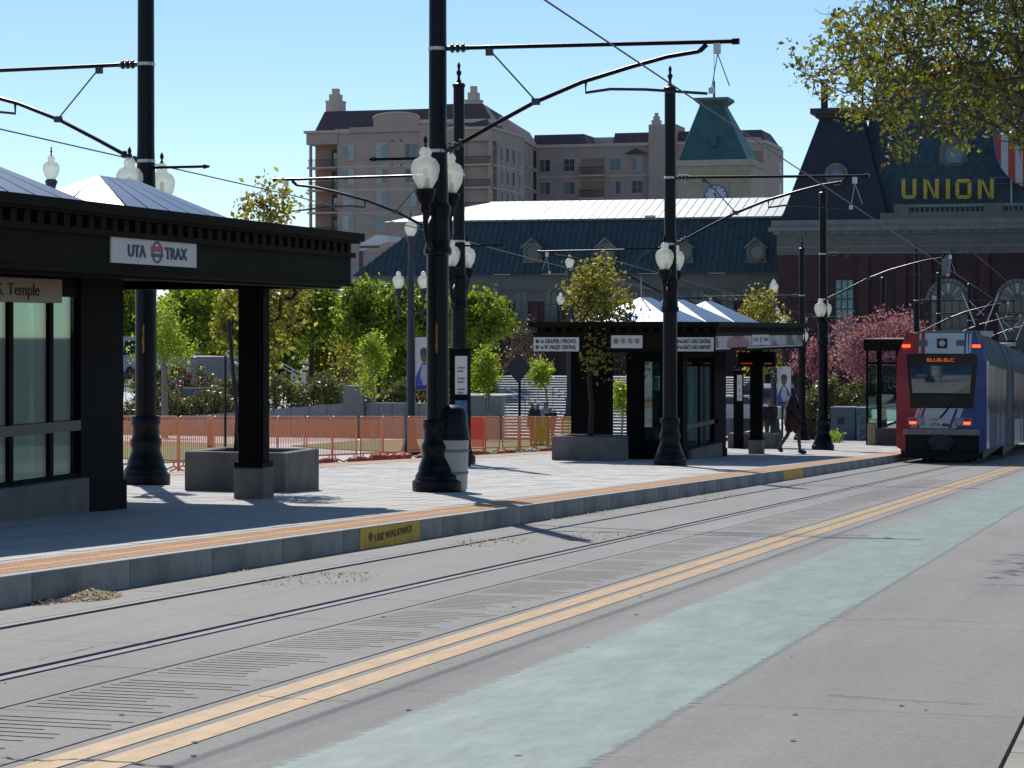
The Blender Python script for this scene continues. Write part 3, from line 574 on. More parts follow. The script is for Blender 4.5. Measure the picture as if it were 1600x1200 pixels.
# ------------------------------------------------------------------ street lamps in the plaza
def make_lamp(label, loc, banner=None):
    t = thing('street_lamp', label, 'street lamp', loc, 'three-globe street lamps in the plaza')
    M_L = mat('navy_black_lamp_paint', (.022, .026, .04), .45, 0, .2)
    b = MB(); b.lathe((0, 0, 0), [(.3, 0), (.3, .15), (.2, .3), (.16, .8), (.17, .9), (.13, 1), (.12, 3.4), (.10, 5.6), (.075, 6.3), (.10, 6.4), (.15, 6.55), (.1, 6.6)], 14); b.box((-.3, -.012, 6.0), (.3, .012, 6.03)); b.build('lamp_post', M_L, t, False, True)
    b = MB(); b.lathe((0, 0, 6.58), globe_profile(1), 16); b.build('lamp_globe', M_LAMPG, t, False, True)
    b = MB(); b.lathe((0, 0, 7.14), finial_profile(.5), 8); b.build('globe_finial', M_L, t, False, True)
    for s in (-1, 1):
        b = MB(); b.tube([(0, 0, 4.2), (s*.2, 0, 4.35), (s*.38, 0, 4.1), (s*.4, 0, 4.5), (s*.4, 0, 4.8)], .028, 6); b.lathe((s*.4, 0, 4.7), [(.04, 0), (.09, .15), (.13, .3), (.1, .32)], 10)
        b.tube([(s*.4, 0, 4.7), (s*.4, 0, 3.9)], .03, 6, .01); b.build('side_arm', M_L, t, False, True)
        b = MB(); b.lathe((s*.4, 0, 5.0), globe_profile(.92), 16); b.build('lamp_globe', M_LAMPG, t, False, True)
    if banner:
        b = MB(); b.tube([(0, 0, 3.55), (.75, 0, 3.55)], .015, 5); b.tube([(0, 0, 1.9), (.75, 0, 1.9)], .015, 5); b.build('banner_rod', M_L, t, False)
        b = MB(); b.box((.14, -.006, 1.92), (.72, .006, 3.53)); bn = b.build('banner', M_SIGNW, t, False)
        skin = mat('printed_skin_tone', (.18, .09, .065), .6); blu = M_BLUEP
        b = MB(); b.prism([(.15, 1.93), (.71, 1.93), (.71, 2.35), (.5, 2.75), (.36, 2.75), (.15, 2.3)], 'y', -.007, -.010); b.build('banner_print', mat('printed_blue_jacket', (.03, .10, .32), .6), bn, False)
        b = MB(); b.disc((.43, -.007, 2.93), .12, 'y', 14, .004, .17); b.build('banner_print', skin, bn, False)
        b = MB(); b.prism([(.30, 2.99), (.56, 2.99), (.55, 3.16), (.43, 3.22), (.31, 3.16)], 'y', -.011, -.014); b.build('banner_print', mat('printed_dark_cap', (.03, .06, .12), .6), bn, False)
        b = MB(); b.prism([(.36, 2.70), (.50, 2.70), (.60, 2.2), (.42, 2.05), (.30, 2.3)], 'y', -.011, -.014); b.build('banner_print', mat('printed_pale_shirt', (.4, .42, .55), .6), bn, False)
        b = MB(); b.box((.15, -.011, 1.93), (.71, -.008, 2.06)); b.build('banner_print', mat('printed_purple_band', (.05, .03, .15), .6), bn, False)
    return t
def lamp_at(u, vtop, z, ztop=7.2):
    xr = (u-800)/FPX; return Vector((z*(-S_+xr*C_), z*(C_+xr*S_), HC-(vtop-HZ)/FPX*z-ztop))
l1 = make_lamp('street lamp with a portrait banner, left of the nearest pole', lamp_at(642, 338, 70), True)
l2 = make_lamp('street lamp whose side globes are half hidden by the planter tree', lamp_at(890, 397, 100))
dup(l2, lamp_at(80, 240, 54), 'street lamp whose clear globe stands above the near shelter roof')
dup(l2, lamp_at(1213, 476, 128), 'small far street lamp globe just above the second shelter roof')
dup(l1, lamp_at(1209, 540, 96, 4.4), 'lamp post carrying a portrait banner above the walking person')

# ------------------------------------------------------------------ shelters
def make_shelter(label, Y0, Y1, Xf, Zt, near):
    Xb = Xf-4.25; fl = lambda y: PH+g(y); yc = (Y0+Y1)/2
    t = thing('station_shelter', label, 'shelter', (Xf-1.5, yc, fl(yc)), 'platform shelters'); P = lambda mb, nm, m, par=None, **k: mb.build(nm, m, par or t, True, **k)
    def ring(x0, x1, y0, y1, z0, z1, th):
        b = MB(); b.box((x1-th, y0, z0), (x1, y1, z1)); b.box((x0, y0, z0), (x0+th, y1, z1)); b.box((x0+th, y0, z0), (x1-th, y0+th, z1)); b.box((x0+th, y1-th, z0), (x1-th, y1, z1)); return b
    o = .14
    b = MB(); b.box((Xb-o, Y0-o, Zt-.10), (Xf+o, Y1+o, Zt)); b.box((Xb-o+.05, Y0-o+.05, Zt-.13), (Xf+o-.05, Y1+o-.05, Zt-.10)); P(b, 'cornice', M_BRONZE)
    P(ring(Xb+.045, Xf-.045, Y0+.045, Y1-.045, Zt-.25, Zt-.13, .05), 'frieze', M_FRAME)
    P(ring(Xb-.05, Xf+.05, Y0-.05, Y1+.05, Zt-.31, Zt-.25, .12), 'moulding', M_BRONZE)
    P(ring(Xb, Xf, Y0, Y1, Zt-.64, Zt-.31, .1), 'fascia', M_BRONZE)
    P(ring(Xb-.03, Xf+.03, Y0-.03, Y1+.03, Zt-.68, Zt-.64, .12), 'moulding', M_BRONZE)
    P(ring(Xb+.1, Xf-.1, Y0+.1, Y1-.1, Zt-.71, Zt-.68, .25), 'beam', M_FRAME)
    b = MB(); b.box((Xb+.1, Y0+.1, Zt-.60), (Xf-.1, Y1-.1, Zt-.56)); P(b, 'ceiling', M_BRONZE)
    db = MB(); db.box((-.06, -.06, 0), (.05, .06, .115)); dm = db.mesh('dentil', M_BRONZE); R = Vector(t.location)
    y = Y0+.15
    while y < Y1-.05: link('dentil', dm, t, Vector((Xf, y, Zt-.248))-R); y += .26
    x = Xb+.2
    while x < Xf-.1: link('dentil', dm, t, Vector((x, Y0, Zt-.248))-R); x += .26
    # hipped skylights in two rows
    dkb = MB()
    for ri, xc in enumerate((Xf-2.12,)):
        for k in range(3):
            yc2 = 25.45-k*3.95 if near else Y0+2.35+k*3.95
            if yc2 < Y0: continue
            hw, hl, rl, hr = 1.12, 1.85, .55, .60
            z0 = Zt+.01; z1 = Zt+hr
            A = [Vector((xc-hw, yc2-hl, z0)), Vector((xc+hw, yc2-hl, z0)), Vector((xc+hw, yc2+hl, z0)), Vector((xc-hw, yc2+hl, z0))]
            r0, r1 = Vector((xc, yc2-rl, z1)), Vector((xc, yc2+rl, z1)); dn = Vector((0, 0, -.02))
            b = MB(); b.poly(*[p+dn for p in (A[1], A[2], r1, r0)]); b.poly(*[p+dn for p in (A[3], A[0], r0, r1)]); b.poly(*[p+dn for p in (A[0], A[1], r0)]); b.poly(*[p+dn for p in (A[2], A[3], r1)])
            sk = P(b, 'skylight', mat('skylight_seam', (.03, .035, .04), .6))
            def strips(bl, br, tl_, tr, n):
                for i in range(n):
                    a, c = i/n, (i+1)/n; e = .03/((br-bl).length); a += e; c -= e
                    q = [bl.lerp(br, a), bl.lerp(br, c), tl_.lerp(tr, c), tl_.lerp(tr, a)]
                    if (q[2]-q[3]).length < 1e-4: q = q[:3]
                    bb = MB(); bb.loft([[p-Vector((0, 0, .012)) for p in q], q]); bb.build('roof_panel', M_SKYL, sk, True)
            strips(A[1], A[2], r0, r1, 5); strips(A[3], A[0], r1, r0, 6); strips(A[0], A[1], r0, r0, 2); strips(A[2], A[3], r1, r1, 2)
            if not near and k == 0:
                b = MB(); b.tube([r0, r0+Vector((0, 0, .42))], .015, 5); b.lathe(tuple(r0+Vector((0, 0, .42))), [(.01, 0), (.035, .03), (.01, .06)], 6); P(b, 'roof_finial', M_STEEL)
    # free columns at the far end, on concrete plinths
    ycol = Y1-(.45 if near else 1.1)
    for xc in (Xf-1.15, Xb+1.0):
        f0 = fl(ycol); b = MB(); b.bbox((xc-.2, ycol-.2, f0-.05), (xc+.2, ycol+.2, f0+.40), .02); P(b, 'column_plinth', M_CONC)
        b = MB(); b.box((xc-.15, ycol-.15, f0+.401), (xc+.15, ycol+.15, Zt-.6)); b.box((xc-.17, ycol-.10, f0+.401), (xc+.17, ycol+.10, Zt-.61)); b.box((xc-.19, ycol-.19, f0+.402), (xc+.19, ycol+.19, f0+.47)); P(b, 'column', M_FRAME)
    # glazed room
    Xr = Xf-1.25; Xl = Xb+(1.3 if near else 1.6); y1 = Y1-(4.05 if near else 5.2); y0 = y1-5.6; f0 = fl(y1)
    if near: y0 = y1-8.5
    zt = Zt-.6
    for (xx0, xx1) in ((Xr-.55, Xr), (Xl, Xl+.38)) if not near else ((Xr-.55, Xr), (Xl, Xl+.55)):
        for (yy0, yy1) in ((y1-(1.05 if near else 1.6), y1+.001), (y0, y0+.5)):
            b = MB(); b.box((xx0, yy0, fl(yy0)-.1), (xx1, yy1, zt)); b.box((xx0-.03, yy0-.03, fl(yy0)-.1), (xx1+.03, yy1+.03, fl(y0)+.02)); P(b, 'pier', M_FRAME)
    # low wall, glass panes, mullions, rail along the track side and the back
    for xw, s in ((Xr, 1), (Xl, -1)):
        b = MB(); b.box((xw-.22, y0+.5, fl(y1)-.15), (xw+.10*s+(0 if s > 0 else 0), y1-1.05, fl(y1)+.42), False); P(b, 'base_wall', M_CONC)
        b = MB(); b.box((xw-.1, y0+.5, zt-.18), (xw-.04, y1-1.05, zt)); P(b, 'header', M_FRAME)
        ye2 = y1-(1.05 if near else 1.6); edges = [ye2-q for q in (0, .60, 1.48, 2.45, 3.4, 4.3, 5.05)] if near else [ye2-q for q in (0, 1.7, 3.5)]
        edges = [e_ for e_ in edges if e_ > y0+.45][::-1]
        for a, a_n in zip(edges[:-1], edges[1:]):
            L_ = a_n-a
            b = MB(); b.box((xw-.075, a+.045, fl(y1)+.47), (xw-.063, a+L_-.045, zt-.28)); P(b, 'glass_pane', M_GLASST)
            b = MB(); b.box((xw-.10, a-.045, fl(y1)+.42), (xw-.04, a+.045, zt-.18)); P(b, 'mullion', M_FRAME)
        b = MB(); b.box((xw-.12, y0+.5, fl(y1)+.42), (xw-.02, y1-1.05, fl(y1)+.465)); b.box((xw-.12, y0+.5, zt-.275), (xw-.02, y1-1.05, zt-.18)); P(b, 'sill', M_FRAME)
        b = MB(); b.box((xw-.03, y0+.5, fl(y1)+.93), (xw+.0, y1-1.05, fl(y1)+1.04)); P(b, 'hand_rail', mat('brown_rail', (.09, .075, .065), .5))
    # end walls: door opening with glass transom
    for ye, s in ((y0, -1), (y1-1.05, 1)):
        xm0, xm1 = Xl+(.55 if near else .38), Xr-.55
        b = MB(); b.box((xm0, ye+.05, zt-.35), (xm1, ye+.15, zt)); P(b, 'header', M_FRAME)
        nn = 1; L2 = (xm1-xm0)/nn
        for k in range(nn):
            b = MB(); b.box((xm0+k*L2+.04, ye+.09, fl(ye)+.45), (xm0+(k+1)*L2-.04, ye+.10, zt-.36)); P(b, 'glass_pane', M_GLASST)
            b = MB(); b.box((xm0+k*L2+.001, ye+.06, fl(ye)-.1), (xm0+(k+1)*L2-.001, ye+.13, fl(ye)+.44)); P(b, 'base_wall', M_FRAME)
        for k in (0, 1):
            b = MB(); b.box((xm0+k*L2-.04, ye+.05, fl(ye)-.1), (xm0+k*L2+.04, ye+.14, zt-.35)); P(b, 'mullion', M_FRAME)
    b = MB(); b.box((Xb+.15, y0+.2, fl(y0)-.1), (Xb+1.05, y0+.9, zt)); b.box((Xb+.12, y0+.17, fl(y0)-.1), (Xb+1.08, y0+.93, fl(y0)+.35)); P(b, 'pier', M_FRAME)
    return t, Xr, y0, y1, zt
Xl1 = -13.0
sh1, Xr1, ya, yb_, zt1 = make_shelter('near platform shelter at left with transit sign on its long dark fascia', 14.2, 27.8, -10.1, 2.59, True)
sh2, Xr2, yc_, yd_, zt2 = make_shelter('far platform shelter under three bright hipped skylights', 52.15, 65.5, -10.1, 1.54, False)
# signs
def logo(parent, c, s, face, prefix='logo'):
    x, y, z = c
    def B(a0, a1, z0, z1, m, nm, e):
        b = MB()
        if face == 'x': b.box((x, y+a0*s*2.2, z+z0*s), (x+e, y+a1*s*2.2, z+z1*s))
        else: b.box((x+a0*s, y, z+z0*s), (x+a1*s, y-e, z+z1*s))
        b.build(nm, m, parent, True)
    b = MB(); n = 20
    for k in range(n):
        a0, a1 = 2*math.pi*k/n, 2*math.pi*(k+1)/n
        hx = 2.3 if face == 'x' and s > .112 else 1; q = [(.48*hx*math.cos(a0)*s, 1.0*math.sin(a0)*s), (.48*hx*math.cos(a1)*s, 1.0*math.sin(a1)*s), (.34*hx*math.cos(a1)*s, .82*math.sin(a1)*s), (.34*hx*math.cos(a0)*s, .82*math.sin(a0)*s)]
        if face == 'x': b.poly(*[(x+.003, y+p, z+r) for p, r in q])
        else: b.poly(*[(x+p, y-.003, z+r) for p, r in q])
    b.build(prefix, M_NAVY, parent, True)
    B(-.55, .55, .05, .52, M_REDP, prefix, .005); B(-.55, .55, -.42, -.12, M_NAVY, prefix, .005)
def fascia_sign(shelter, nm, y0, y1, X, z0, z1, label, m=None):
    b = MB(); b.box((X+.003, y0, z0), (X+.02, y1, z1)); o = b.build(nm, m or M_SIGNW, shelter, True); o['label'] = label; return o
pS0, pS1 = on_X(174, 368, -10.08), on_X(307, 418, -10.08)
zs1, zs0 = on_X(174, 368, -10.08).z, on_X(174, 410, -10.08).z
s1 = fascia_sign(sh1, 'transit_sign', pS0.y, pS1.y, -10.10, zs0, zs1, 'white sign with two words either side of a red and blue emblem')
cy, cz, hh = (pS0.y+pS1.y)/2, (zs0+zs1)/2, zs1-zs0
text(s1, 'UTA', (-10.074, cy-.46, cz-.06), .17, M_NAVY, 'x', .42, bold=.004); text(s1, 'TRAX', (-10.074, cy+.50, cz-.06), .17, M_NAVY, 'x', .56, bold=.004)
logo(s1, (-10.077, cy+.03, cz), .115, 'x')
q0, q1 = on_X(-60, 432, Xr1+.03), on_X(97, 437, Xr1+.03); za, zb = on_X(97, 473.5, Xr1+.03).z, q1.z
b = MB(); b.box((Xr1-.04, q0.y, za), (Xr1+.03, q1.y, zb)); s2 = b.build('street_name_sign', M_SIGNT, sh1, True)
ty = on_X(25, 450, Xr1+.03).y
text(s2, 'W. S. Temple', (Xr1+.034, ty-.12, (za+zb)/2-.055), .18, M_INK, 'x', 1.25)
b = MB(); a, c = on_X(106, 556, Xr1-.35), on_X(131, 722, Xr1-.35); b.box((Xr1-.42, a.y, c.z), (Xr1-.36, c.y, a.z)); pc = b.build('reflection_panel', mat('dark_green_reflection', (.012, .03, .028), .3), sh1, True)  # dark panel added behind the pane, standing in for dark reflections in the glass
b = MB(); a2, c2 = on_X(109, 664, Xr1-.34), on_X(129, 690, Xr1-.34); b.box((Xr1-.359, a2.y, c2.z), (Xr1-.352, c2.y, a2.z)); b.build('reflection_patch', mat('ochre_reflection', (.16, .12, .03), .5), pc, True)  # ochre patch added in place of a coloured reflection in the glass
b = MB(); b.box((Xr1-1.5, ya+1, .2-.58), (Xr1-1.05, yb_-2, .26-.58)); b.build('bench_seat', mat('bench_slats', (.12, .11, .10), .5), sh1, True)
for k in range(5): b = MB(); y = ya+1.3+k*.95; b.box((Xr1-1.35, y, -.95), (Xr1-1.28, y+.06, .2-.58)); b.build('bench_leg', M_STEEL, sh1, True)
for k in range(9): b = MB(); y = ya+1+k*.55; b.tube([(Xl1+.12, y, -.5), (Xl1+.12, y, .35)], .014, 4); b.build('rail_bar', M_STEEL, sh1, True)
# signs on the far shelter
for (u0, u1, v0, v1, nm, lines) in ((834, 905, 527, 549, 'direction_sign', ('to DRAPER / PROVO', 'to W. VALLEY CENTRAL')), (1053, 1115, 527, 549, 'direction_sign', ('to SALT LAKE CENTRAL', 'to SALT LAKE AIRPORT'))):
    a, c = on_Y(u0, v0, 52.13), on_Y(u1, v1, 52.13)
    b = MB(); b.box((a.x, 52.11, c.z), (c.x, 52.147, a.z)); o = b.build(nm, M_SIGNW, sh2, True); o['label'] = 'white sign reading '+lines[0]+' and '+lines[1]
    hh = a.z-c.z
    for k, s in enumerate(lines): text(o, s, ((a.x+c.x)/2+.05, 52.106, a.z-hh*(.42+.42*k)), hh*.40, M_INK, 'y', (c.x-a.x)*.78, bold=.003)
    for k, cc in enumerate((M_BLUEP, mat('green_dot', (.03, .09, .06), .5))):
        b = MB(); b.disc((a.x+.09, 52.107, a.z-hh*(.29+.42*k)), .045, 'y', 14, .004); b.build('line_dot', cc if k else M_NAVY, o, True)
a, c = on_Y(955, 524, 52.13), on_Y(1004, 544, 52.13)
b = MB(); b.box((a.x, 52.11, c.z), (c.x, 52.147, a.z)); o = b.build('rules_sign', M_SIGNW, sh2, True); o['label'] = 'white sign with four round prohibition symbols'
for k in range(4):
    cx = a.x+(c.x-a.x)*(.17+.22*k); cz2 = (a.z+c.z)/2+.02; b = MB(); R0, R1 = .062, .048
    for q in range(16):
        a0, a1 = 2*math.pi*q/16, 2*math.pi*(q+1)/16; b.poly(*[(cx+r*math.cos(t_), 52.107, cz2+r*math.sin(t_)) for r, t_ in ((R0, a0), (R0, a1), (R1, a1), (R1, a0))])
    b.tube([(cx-.04, 52.107, cz2+.04), (cx+.04, 52.107, cz2-.04)], .006, 4); b.build('symbol', M_REDP if k in (1, 2) else M_INK, o, True)
    b = MB(); b.box((cx-.012, 52.108, cz2-.03), (cx+.014, 52.102, cz2+.03)); b.build('symbol', M_INK, o, True)
# worn banner and small transit sign on the far shelter's track side
ad = MB(); ya0, ya1 = 52.25, 65.3; ad.box((-10.097, ya0, .87), (-10.08, ya1, 1.21)); 
m, n, out = base_mat('peeling_banner'); L = n.links.new
ge = n.nodes.new('ShaderNodeTexCoord'); mp = n.nodes.new('ShaderNodeMapping'); mp.inputs['Scale'].default_value = (1, .55, 1.2); L(ge.outputs['Object'], mp.inputs[0])
nz = n.nodes.new('ShaderNodeTexNoise'); nz.inputs['Scale'].default_value = 1.1; nz.inputs['Detail'].default_value = 8; L(mp.outputs[0], nz.inputs['Vector'])
cr = n.nodes.new('ShaderNodeValToRGB'); E_ = cr.color_ramp.elements; E_[0].position = .40; E_[0].color = (.5, .47, .42, 1); E_[1].position = .62; E_[1].color = (.09, .08, .05, 1)
for ps, cc in ((.455, (.36, .34, .30, 1)), (.50, (.13, .12, .07, 1)), (.57, (.13, .11, .06, 1))):
    e = cr.color_ramp.elements.new(ps); e.color = cc
L(nz.outputs[0], cr.inputs[0]); p = n.nodes.new('ShaderNodeBsdfPrincipled'); p.inputs['Roughness'].default_value = .6; L(cr.outputs[0], p.inputs['Base Color']); L(p.outputs[0], out.inputs[0])
ad = ad.build('worn_banner', m, sh2, True); ad['label'] = 'peeling banner strip on the fascia, pale with a faded red disc'
b = MB(); b.disc((-10.078, 55.2, 1.02), 1.5, 'x', 20, .004, .17); b.build('faded_disc', mat('faded_pink', (.36, .13, .12), .6), ad, True)
b = MB(); b.box((-10.079, ya0, .87), (-10.074, ya1-.4, .93)); b.build('banner_border', M_SIGNW, ad, True)
b = MB(); b.box((-10.079, ya0+1.5, .935), (-10.075, ya1-.9, .95)); b.build('banner_border', M_NAVY, ad, True)
sy0, sy1 = on_X(1175, 530, -10.07).y, on_X(1201, 530, -10.07).y
b = MB(); b.box((-10.073, sy0, .975), (-10.06, sy1, 1.23)); o = b.build('transit_sign', M_SIGNW, sh2, True); o['label'] = 'small white transit sign near the far end of the fascia'
yy = (sy0+sy1)/2; text(o, 'UTA', (-10.057, yy-.75, 1.06), .14, M_NAVY, 'x', .7); text(o, 'TRAX', (-10.057, yy+.75, 1.06), .14, M_NAVY, 'x', .8); logo(o, (-10.058, yy, 1.10), .11, 'x')
# LED departure board hanging under the far shelter
a, c = on_Y(1154, 550, 61), on_Y(1212, 573, 61); t = thing('departure_board', 'black departure board with orange lettering hanging under the far shelter', 'display', ((a.x+c.x)/2, 61, a.z))
b = MB(); b.bbox((a.x, 60.9, c.z), (c.x, 61.15, a.z), .02); b.build('casing', M_FRAME, t)
b = MB(); b.tube([(a.x+.2, 61.02, a.z), (a.x+.2, 61.02, zt2+.05)], .02, 6); b.tube([(c.x-.2, 61.02, a.z), (c.x-.2, 61.02, zt2+.05)], .02, 6); b.build('hanger', M_FRAME, t)
M_LED = mat('orange_led', (.5, .08, .01), .5, emit=(1.0, .16, .03), estr=.6); M_LEDD = mat('dim_orange_led', (.3, .05, .01), .5, emit=(1.0, .12, .02), estr=.3)
for k in range(9):
    b = MB(); x = a.x+.08+k*.035; b.box((x, 60.895, c.z+.07), (x+.024, 60.9, c.z+.10)); b.build('led_text', M_LEDD, t)
for k in range(5):
    b = MB(); x = c.x-.28+k*.04; b.box((x, 60.895, c.z+.07), (x+.028, 60.9, c.z+.10)); b.build('led_text', M_LEDD, t)
# third, small shelter beside the train
pb = on_plane(1382, 696, PH); f0 = pb.z
t = thing('small_shelter', 'small dark glazed shelter just left of the train', 'shelter', pb)
Ys = pb.y; l0, l1 = on_Y(1352, 529, Ys).x, on_Y(1452, 529, Ys).x; zt3, zb3 = on_Y(1352, 529, Ys).z, on_Y(1352, 548, Ys).z
b = MB(); b.box((l0, Ys-.5, zb3), (l1, Ys+7, zt3-.03)); b.build('roof_fascia', M_BRONZE, t); b = MB(); b.box((l0-.05, Ys-.55, zt3-.029), (l1+.05, Ys+7.05, zt3)); b.build('roof_edge', M_STUCCOD, t)
gx0, gx1 = on_Y(1355, 600, Ys).x, on_Y(1402, 600, Ys).x
for x in (gx0, gx0+.40, gx1-.62, gx1): b = MB(); b.box((x-.04, Ys-.04, f0), (x+.04, Ys+.04, zb3)); b.build('post', M_FRAME, t)
for x0, x1 in ((gx0+.05, gx0+.35), (gx0+.45, gx1-.67), (gx1-.57, gx1-.05)):
    b = MB(); b.box((x0, Ys-.006, f0+.9), (x1, Ys+.006, zb3-.55)); b.build('glass_pane', M_GLASST, t)
b = MB(); b.box((gx0-.04, Ys-.05, zb3-.5), (gx1+.1, Ys+.05, zb3-.42)); b.box((gx0-.04, Ys-.05, f0+1.9), (gx1+.1, Ys+.05, f0+1.97)); b.build('cross_rail', M_FRAME, t)
b = MB(); b.box((gx0+.35, Ys-.1, f0-.05), (gx1+.2, Ys+.1, f0+.65)); b.build('base_wall', mat('brown_base', (.12, .075, .06), .8), t)
b = MB(); b.prism([(Ys-.15, f0-.05), (Ys+.25, f0-.05), (Ys+.25, f0+1.0), (Ys-.15, f0+.8)], 'x', gx0+.02, gx0+.32); b.build('end_post', mat('ochre_concrete', (.36, .25, .16), .8), t)
# ticket machines inside/near the far shelter
a = on_Y(1009, 612, 55.3); c = on_Y(1036, 665, 55.3); t = thing('ticket_machine', 'blue ticket machine inside the near end of the far shelter', 'ticket machine', ((a.x+c.x)/2, 55.3, PH+g(55.3)))
b = MB(); b.bbox((a.x, 55.2, t.location.z), (c.x, 55.8, a.z), .03); b.build('body', mat('blue_machine_paint', (.01, .04, .12), .4), t)
b = MB(); b.box((a.x+.12, 55.19, a.z-.32), (c.x-.1, 55.2, a.z-.08)); b.build('screen', mat('pale_screen', (.16, .17, .17), .3), t)
b = MB(); b.box((a.x+.2, 55.18, a.z-.52), (c.x-.12, 55.2, a.z-.34)); b.build('keypad', mat('grey_keypad', (.25, .22, .21), .5), t)
b = MB(); b.box((a.x+.2, 55.18, a.z-.66), (c.x-.12, 55.2, a.z-.54)); b.build('card_slot', mat('salmon_panel', (.35, .16, .13), .5), t)
b = MB(); b.box((a.x+.02, 55.18, a.z-1.15), (c.x-.02, 55.2, a.z-.85)); b.build('lower_panel', mat('ochre_plate', (.3, .2, .05), .5), t)

# ------------------------------------------------------------------ platform furniture
p = on_plane(704, 768, PH); t = thing('trash_can', 'trash can with black domed lid and pale perforated body behind the nearest pole', 'trash can', p)
b = MB(); b.lathe((0, 0, 0), [(.22, 0), (.22, .03), (.235, .035), (.26, .73), (.255, .735)], 24); b.build('body', mat('perforated_grey_steel', (.36, .36, .36), .55, .0, .12, 120), t, False, True)
for z, r in ((.25, .247), (.56, .26)): b = MB(); b.lathe((0, 0, z), [(r, 0), (r+.008, .01), (r+.008, .03), (r, .04)], 24); b.build('hoop', mat('hoop_grey', (.16, .16, .16), .5), t, False, True)
b = MB(); b.lathe((0, 0, .735), [(.28, 0), (.285, .03), (.27, .06), (.265, .10), (.27, .13), (.25, .2), (.245, .34), (.22, .42), (.17, .46), (.08, .485), (.001, .49)], 24); b.build('domed_lid', M_BLACK, t, False, True)
def planter(label, u0, u1, v, h, depth=1.9):
    a, c = on_plane(u0, v, PH), on_plane(u1, v, PH); Y0 = (a.y+c.y)/2; x0, x1 = on_Y(u0, v, Y0).x, on_Y(u1, v, Y0).x; z0 = PH+g(Y0)
    t = thing('planter_box', label, 'planter', ((x0+x1)/2, Y0+depth/2, z0), 'concrete planters on the platform')
    b = MB(); th = .14; b.bbox((x0, Y0, z0-.08), (x1, Y0+th, z0+h), .015); b.bbox((x0, Y0+depth-th, z0-.15), (x1, Y0+depth, z0+h), .015); b.bbox((x0, Y0+th, z0-.15), (x0+th, Y0+depth-th, z0+h), .015); b.bbox((x1-th, Y0+th, z0-.15), (x1, Y0+depth-th, z0+h), .015); b.build('box', M_CONC, t)
    b = MB(); b.box((x0+th, Y0+th, z0), (x1-th, Y0+depth-th, z0+h-.07)); b.build('soil', M_SOIL, t); return t, (x0+x1)/2, Y0+depth/2, z0+h-.07
pl1 = planter('low concrete planter behind the near shelter column', 288, 446, 768, .54, 1.3)
pl2 = planter('low brown planter left of the middle pole holding the leafy tree', 862, 962, 720, .56, 1.3)
pl3 = planter('grey planter beyond the far shelter behind its free column', 1137, 1212, 701, .48, 1.3)
# info pylon near slim pole
def pylon(label, loc, w_, h, face):
    t = thing('info_pylon', label, 'information sign', loc, 'timetable pylons')
    b = MB(); b.box((-w_/2, -.09, 0), (w_/2, .09, h)); b.box((-w_/2-.04, -.12, h), (w_/2+.04, .12, h+.04)); b.build('casing', M_FRAME, t, False)
    b = MB(); b.box((-w_/2+face, -.094, h*.62), (w_/2-.02, -.09, h-.12)); s = b.build('sign_panel', M_SIGNW, t, False)
    for k in range(3):
        for q in range(2):
            b = MB(); z = h-.38-k*.22-q*.07; b.box((-w_/2+face+.05, -.098, z), (w_/2-.07-(.03*q), -.094, z+.035)); b.build('print_line', mat('grey_print', (.2, .2, .2), .6), s, False)
    return t
py = on_Y(719, 600, 45.2); zt = on_Y(719, 547, 45.2).z; base = PH+g(py.y)
p_ = pylon('dark timetable pylon with a white panel, in front of the slim pole', (py.x, py.y, base), .40, zt-base, .12)
b = MB(); b.box((-.08, -.094, .9), (.18, -.09, 1.35)); b.build('map_panel', mat('blue_map_print', (.05, .14, .25), .5, 0, .5, 8), p_, False)
q = on_plane(1154, 701, PH); zt = on_Y(1154, 580, q.y).z
p_ = pylon('thin timetable post left of the far shelter column', (q.x, q.y, q.z), .30, zt-q.z, .12)
# diamond warning sign seen from behind
z = 80.0; c = on_Y(810, 575, 79); t = thing('diamond_sign', 'black diamond road sign seen from behind beside the steps', 'road sign', (c.x, 79, g(79)))
b = MB(); r = .52; b.prism([(c.x+r*.9, c.z), (c.x+.05, c.z+r*.95), (c.x-.05, c.z+r*.95), (c.x-r*.9, c.z), (c.x-.05, c.z-r*.95), (c.x+.05, c.z-r*.95)], 'y', 78.97, 78.99); b.build('sign_plate', mat('dark_sign_back', (.018, .018, .026), .5), t)
b = MB(); b.tube([(c.x+.03, 79.05, g(79)-.1), (c.x+.03, 79.05, c.z+.3)], .05, 8); b.build('post', M_BLACK, t)
# barricades along the far track
def barricade(label, loc, L_, fab, bars=True):
    t = thing('barricade', label, 'barricade', loc, 'orange crowd barricades beside the far track'); h = 1.17; s = -GR*L_
    b = MB(); r = .021
    def T(*pts): b.tube([(0, q, z+s*q/L_) for q, z in pts], r, 6)
    T((.05, 0), (.05, h-.08), (.09, h-.02), (.16, h), (L_-.16, h), (L_-.09, h-.02), (L_-.05, h-.08), (L_-.05, 0)); T((.05, .22), (L_-.05, .22))
    b.build('frame', M_ORANGE, t, False, True)
    for q in (.25, L_-.25):
        b = MB(); b.tube([(-.3, q, .01+s*q/L_), (0, q, .13+s*q/L_), (.3, q, .01+s*q/L_)], .02, 5); b.tube([(0, q, .12+s*q/L_), (0, q, .24+s*q/L_)], .02, 5); b.build('foot', M_ORANGE, t, False)
    if bars:
        b = MB(); k = .15
        while k < L_-.12: b.tube([(0, k, .22+s*k/L_), (0, k, h-.01+s*k/L_)], .0085, 4); k += .105
        b.build('bars', M_ORANGE, t, False)
    if fab:
        b = MB(); b.add([(-.025, .08, .26), (-.025, L_-.08, .26+s), (-.025, L_-.08, h-.03+s), (-.025, .08, h-.03)], [(0, 1, 2, 3)]); b.build('mesh_sheet', fab, t, False)
    return t
BX = -20.0; LB = 1.86
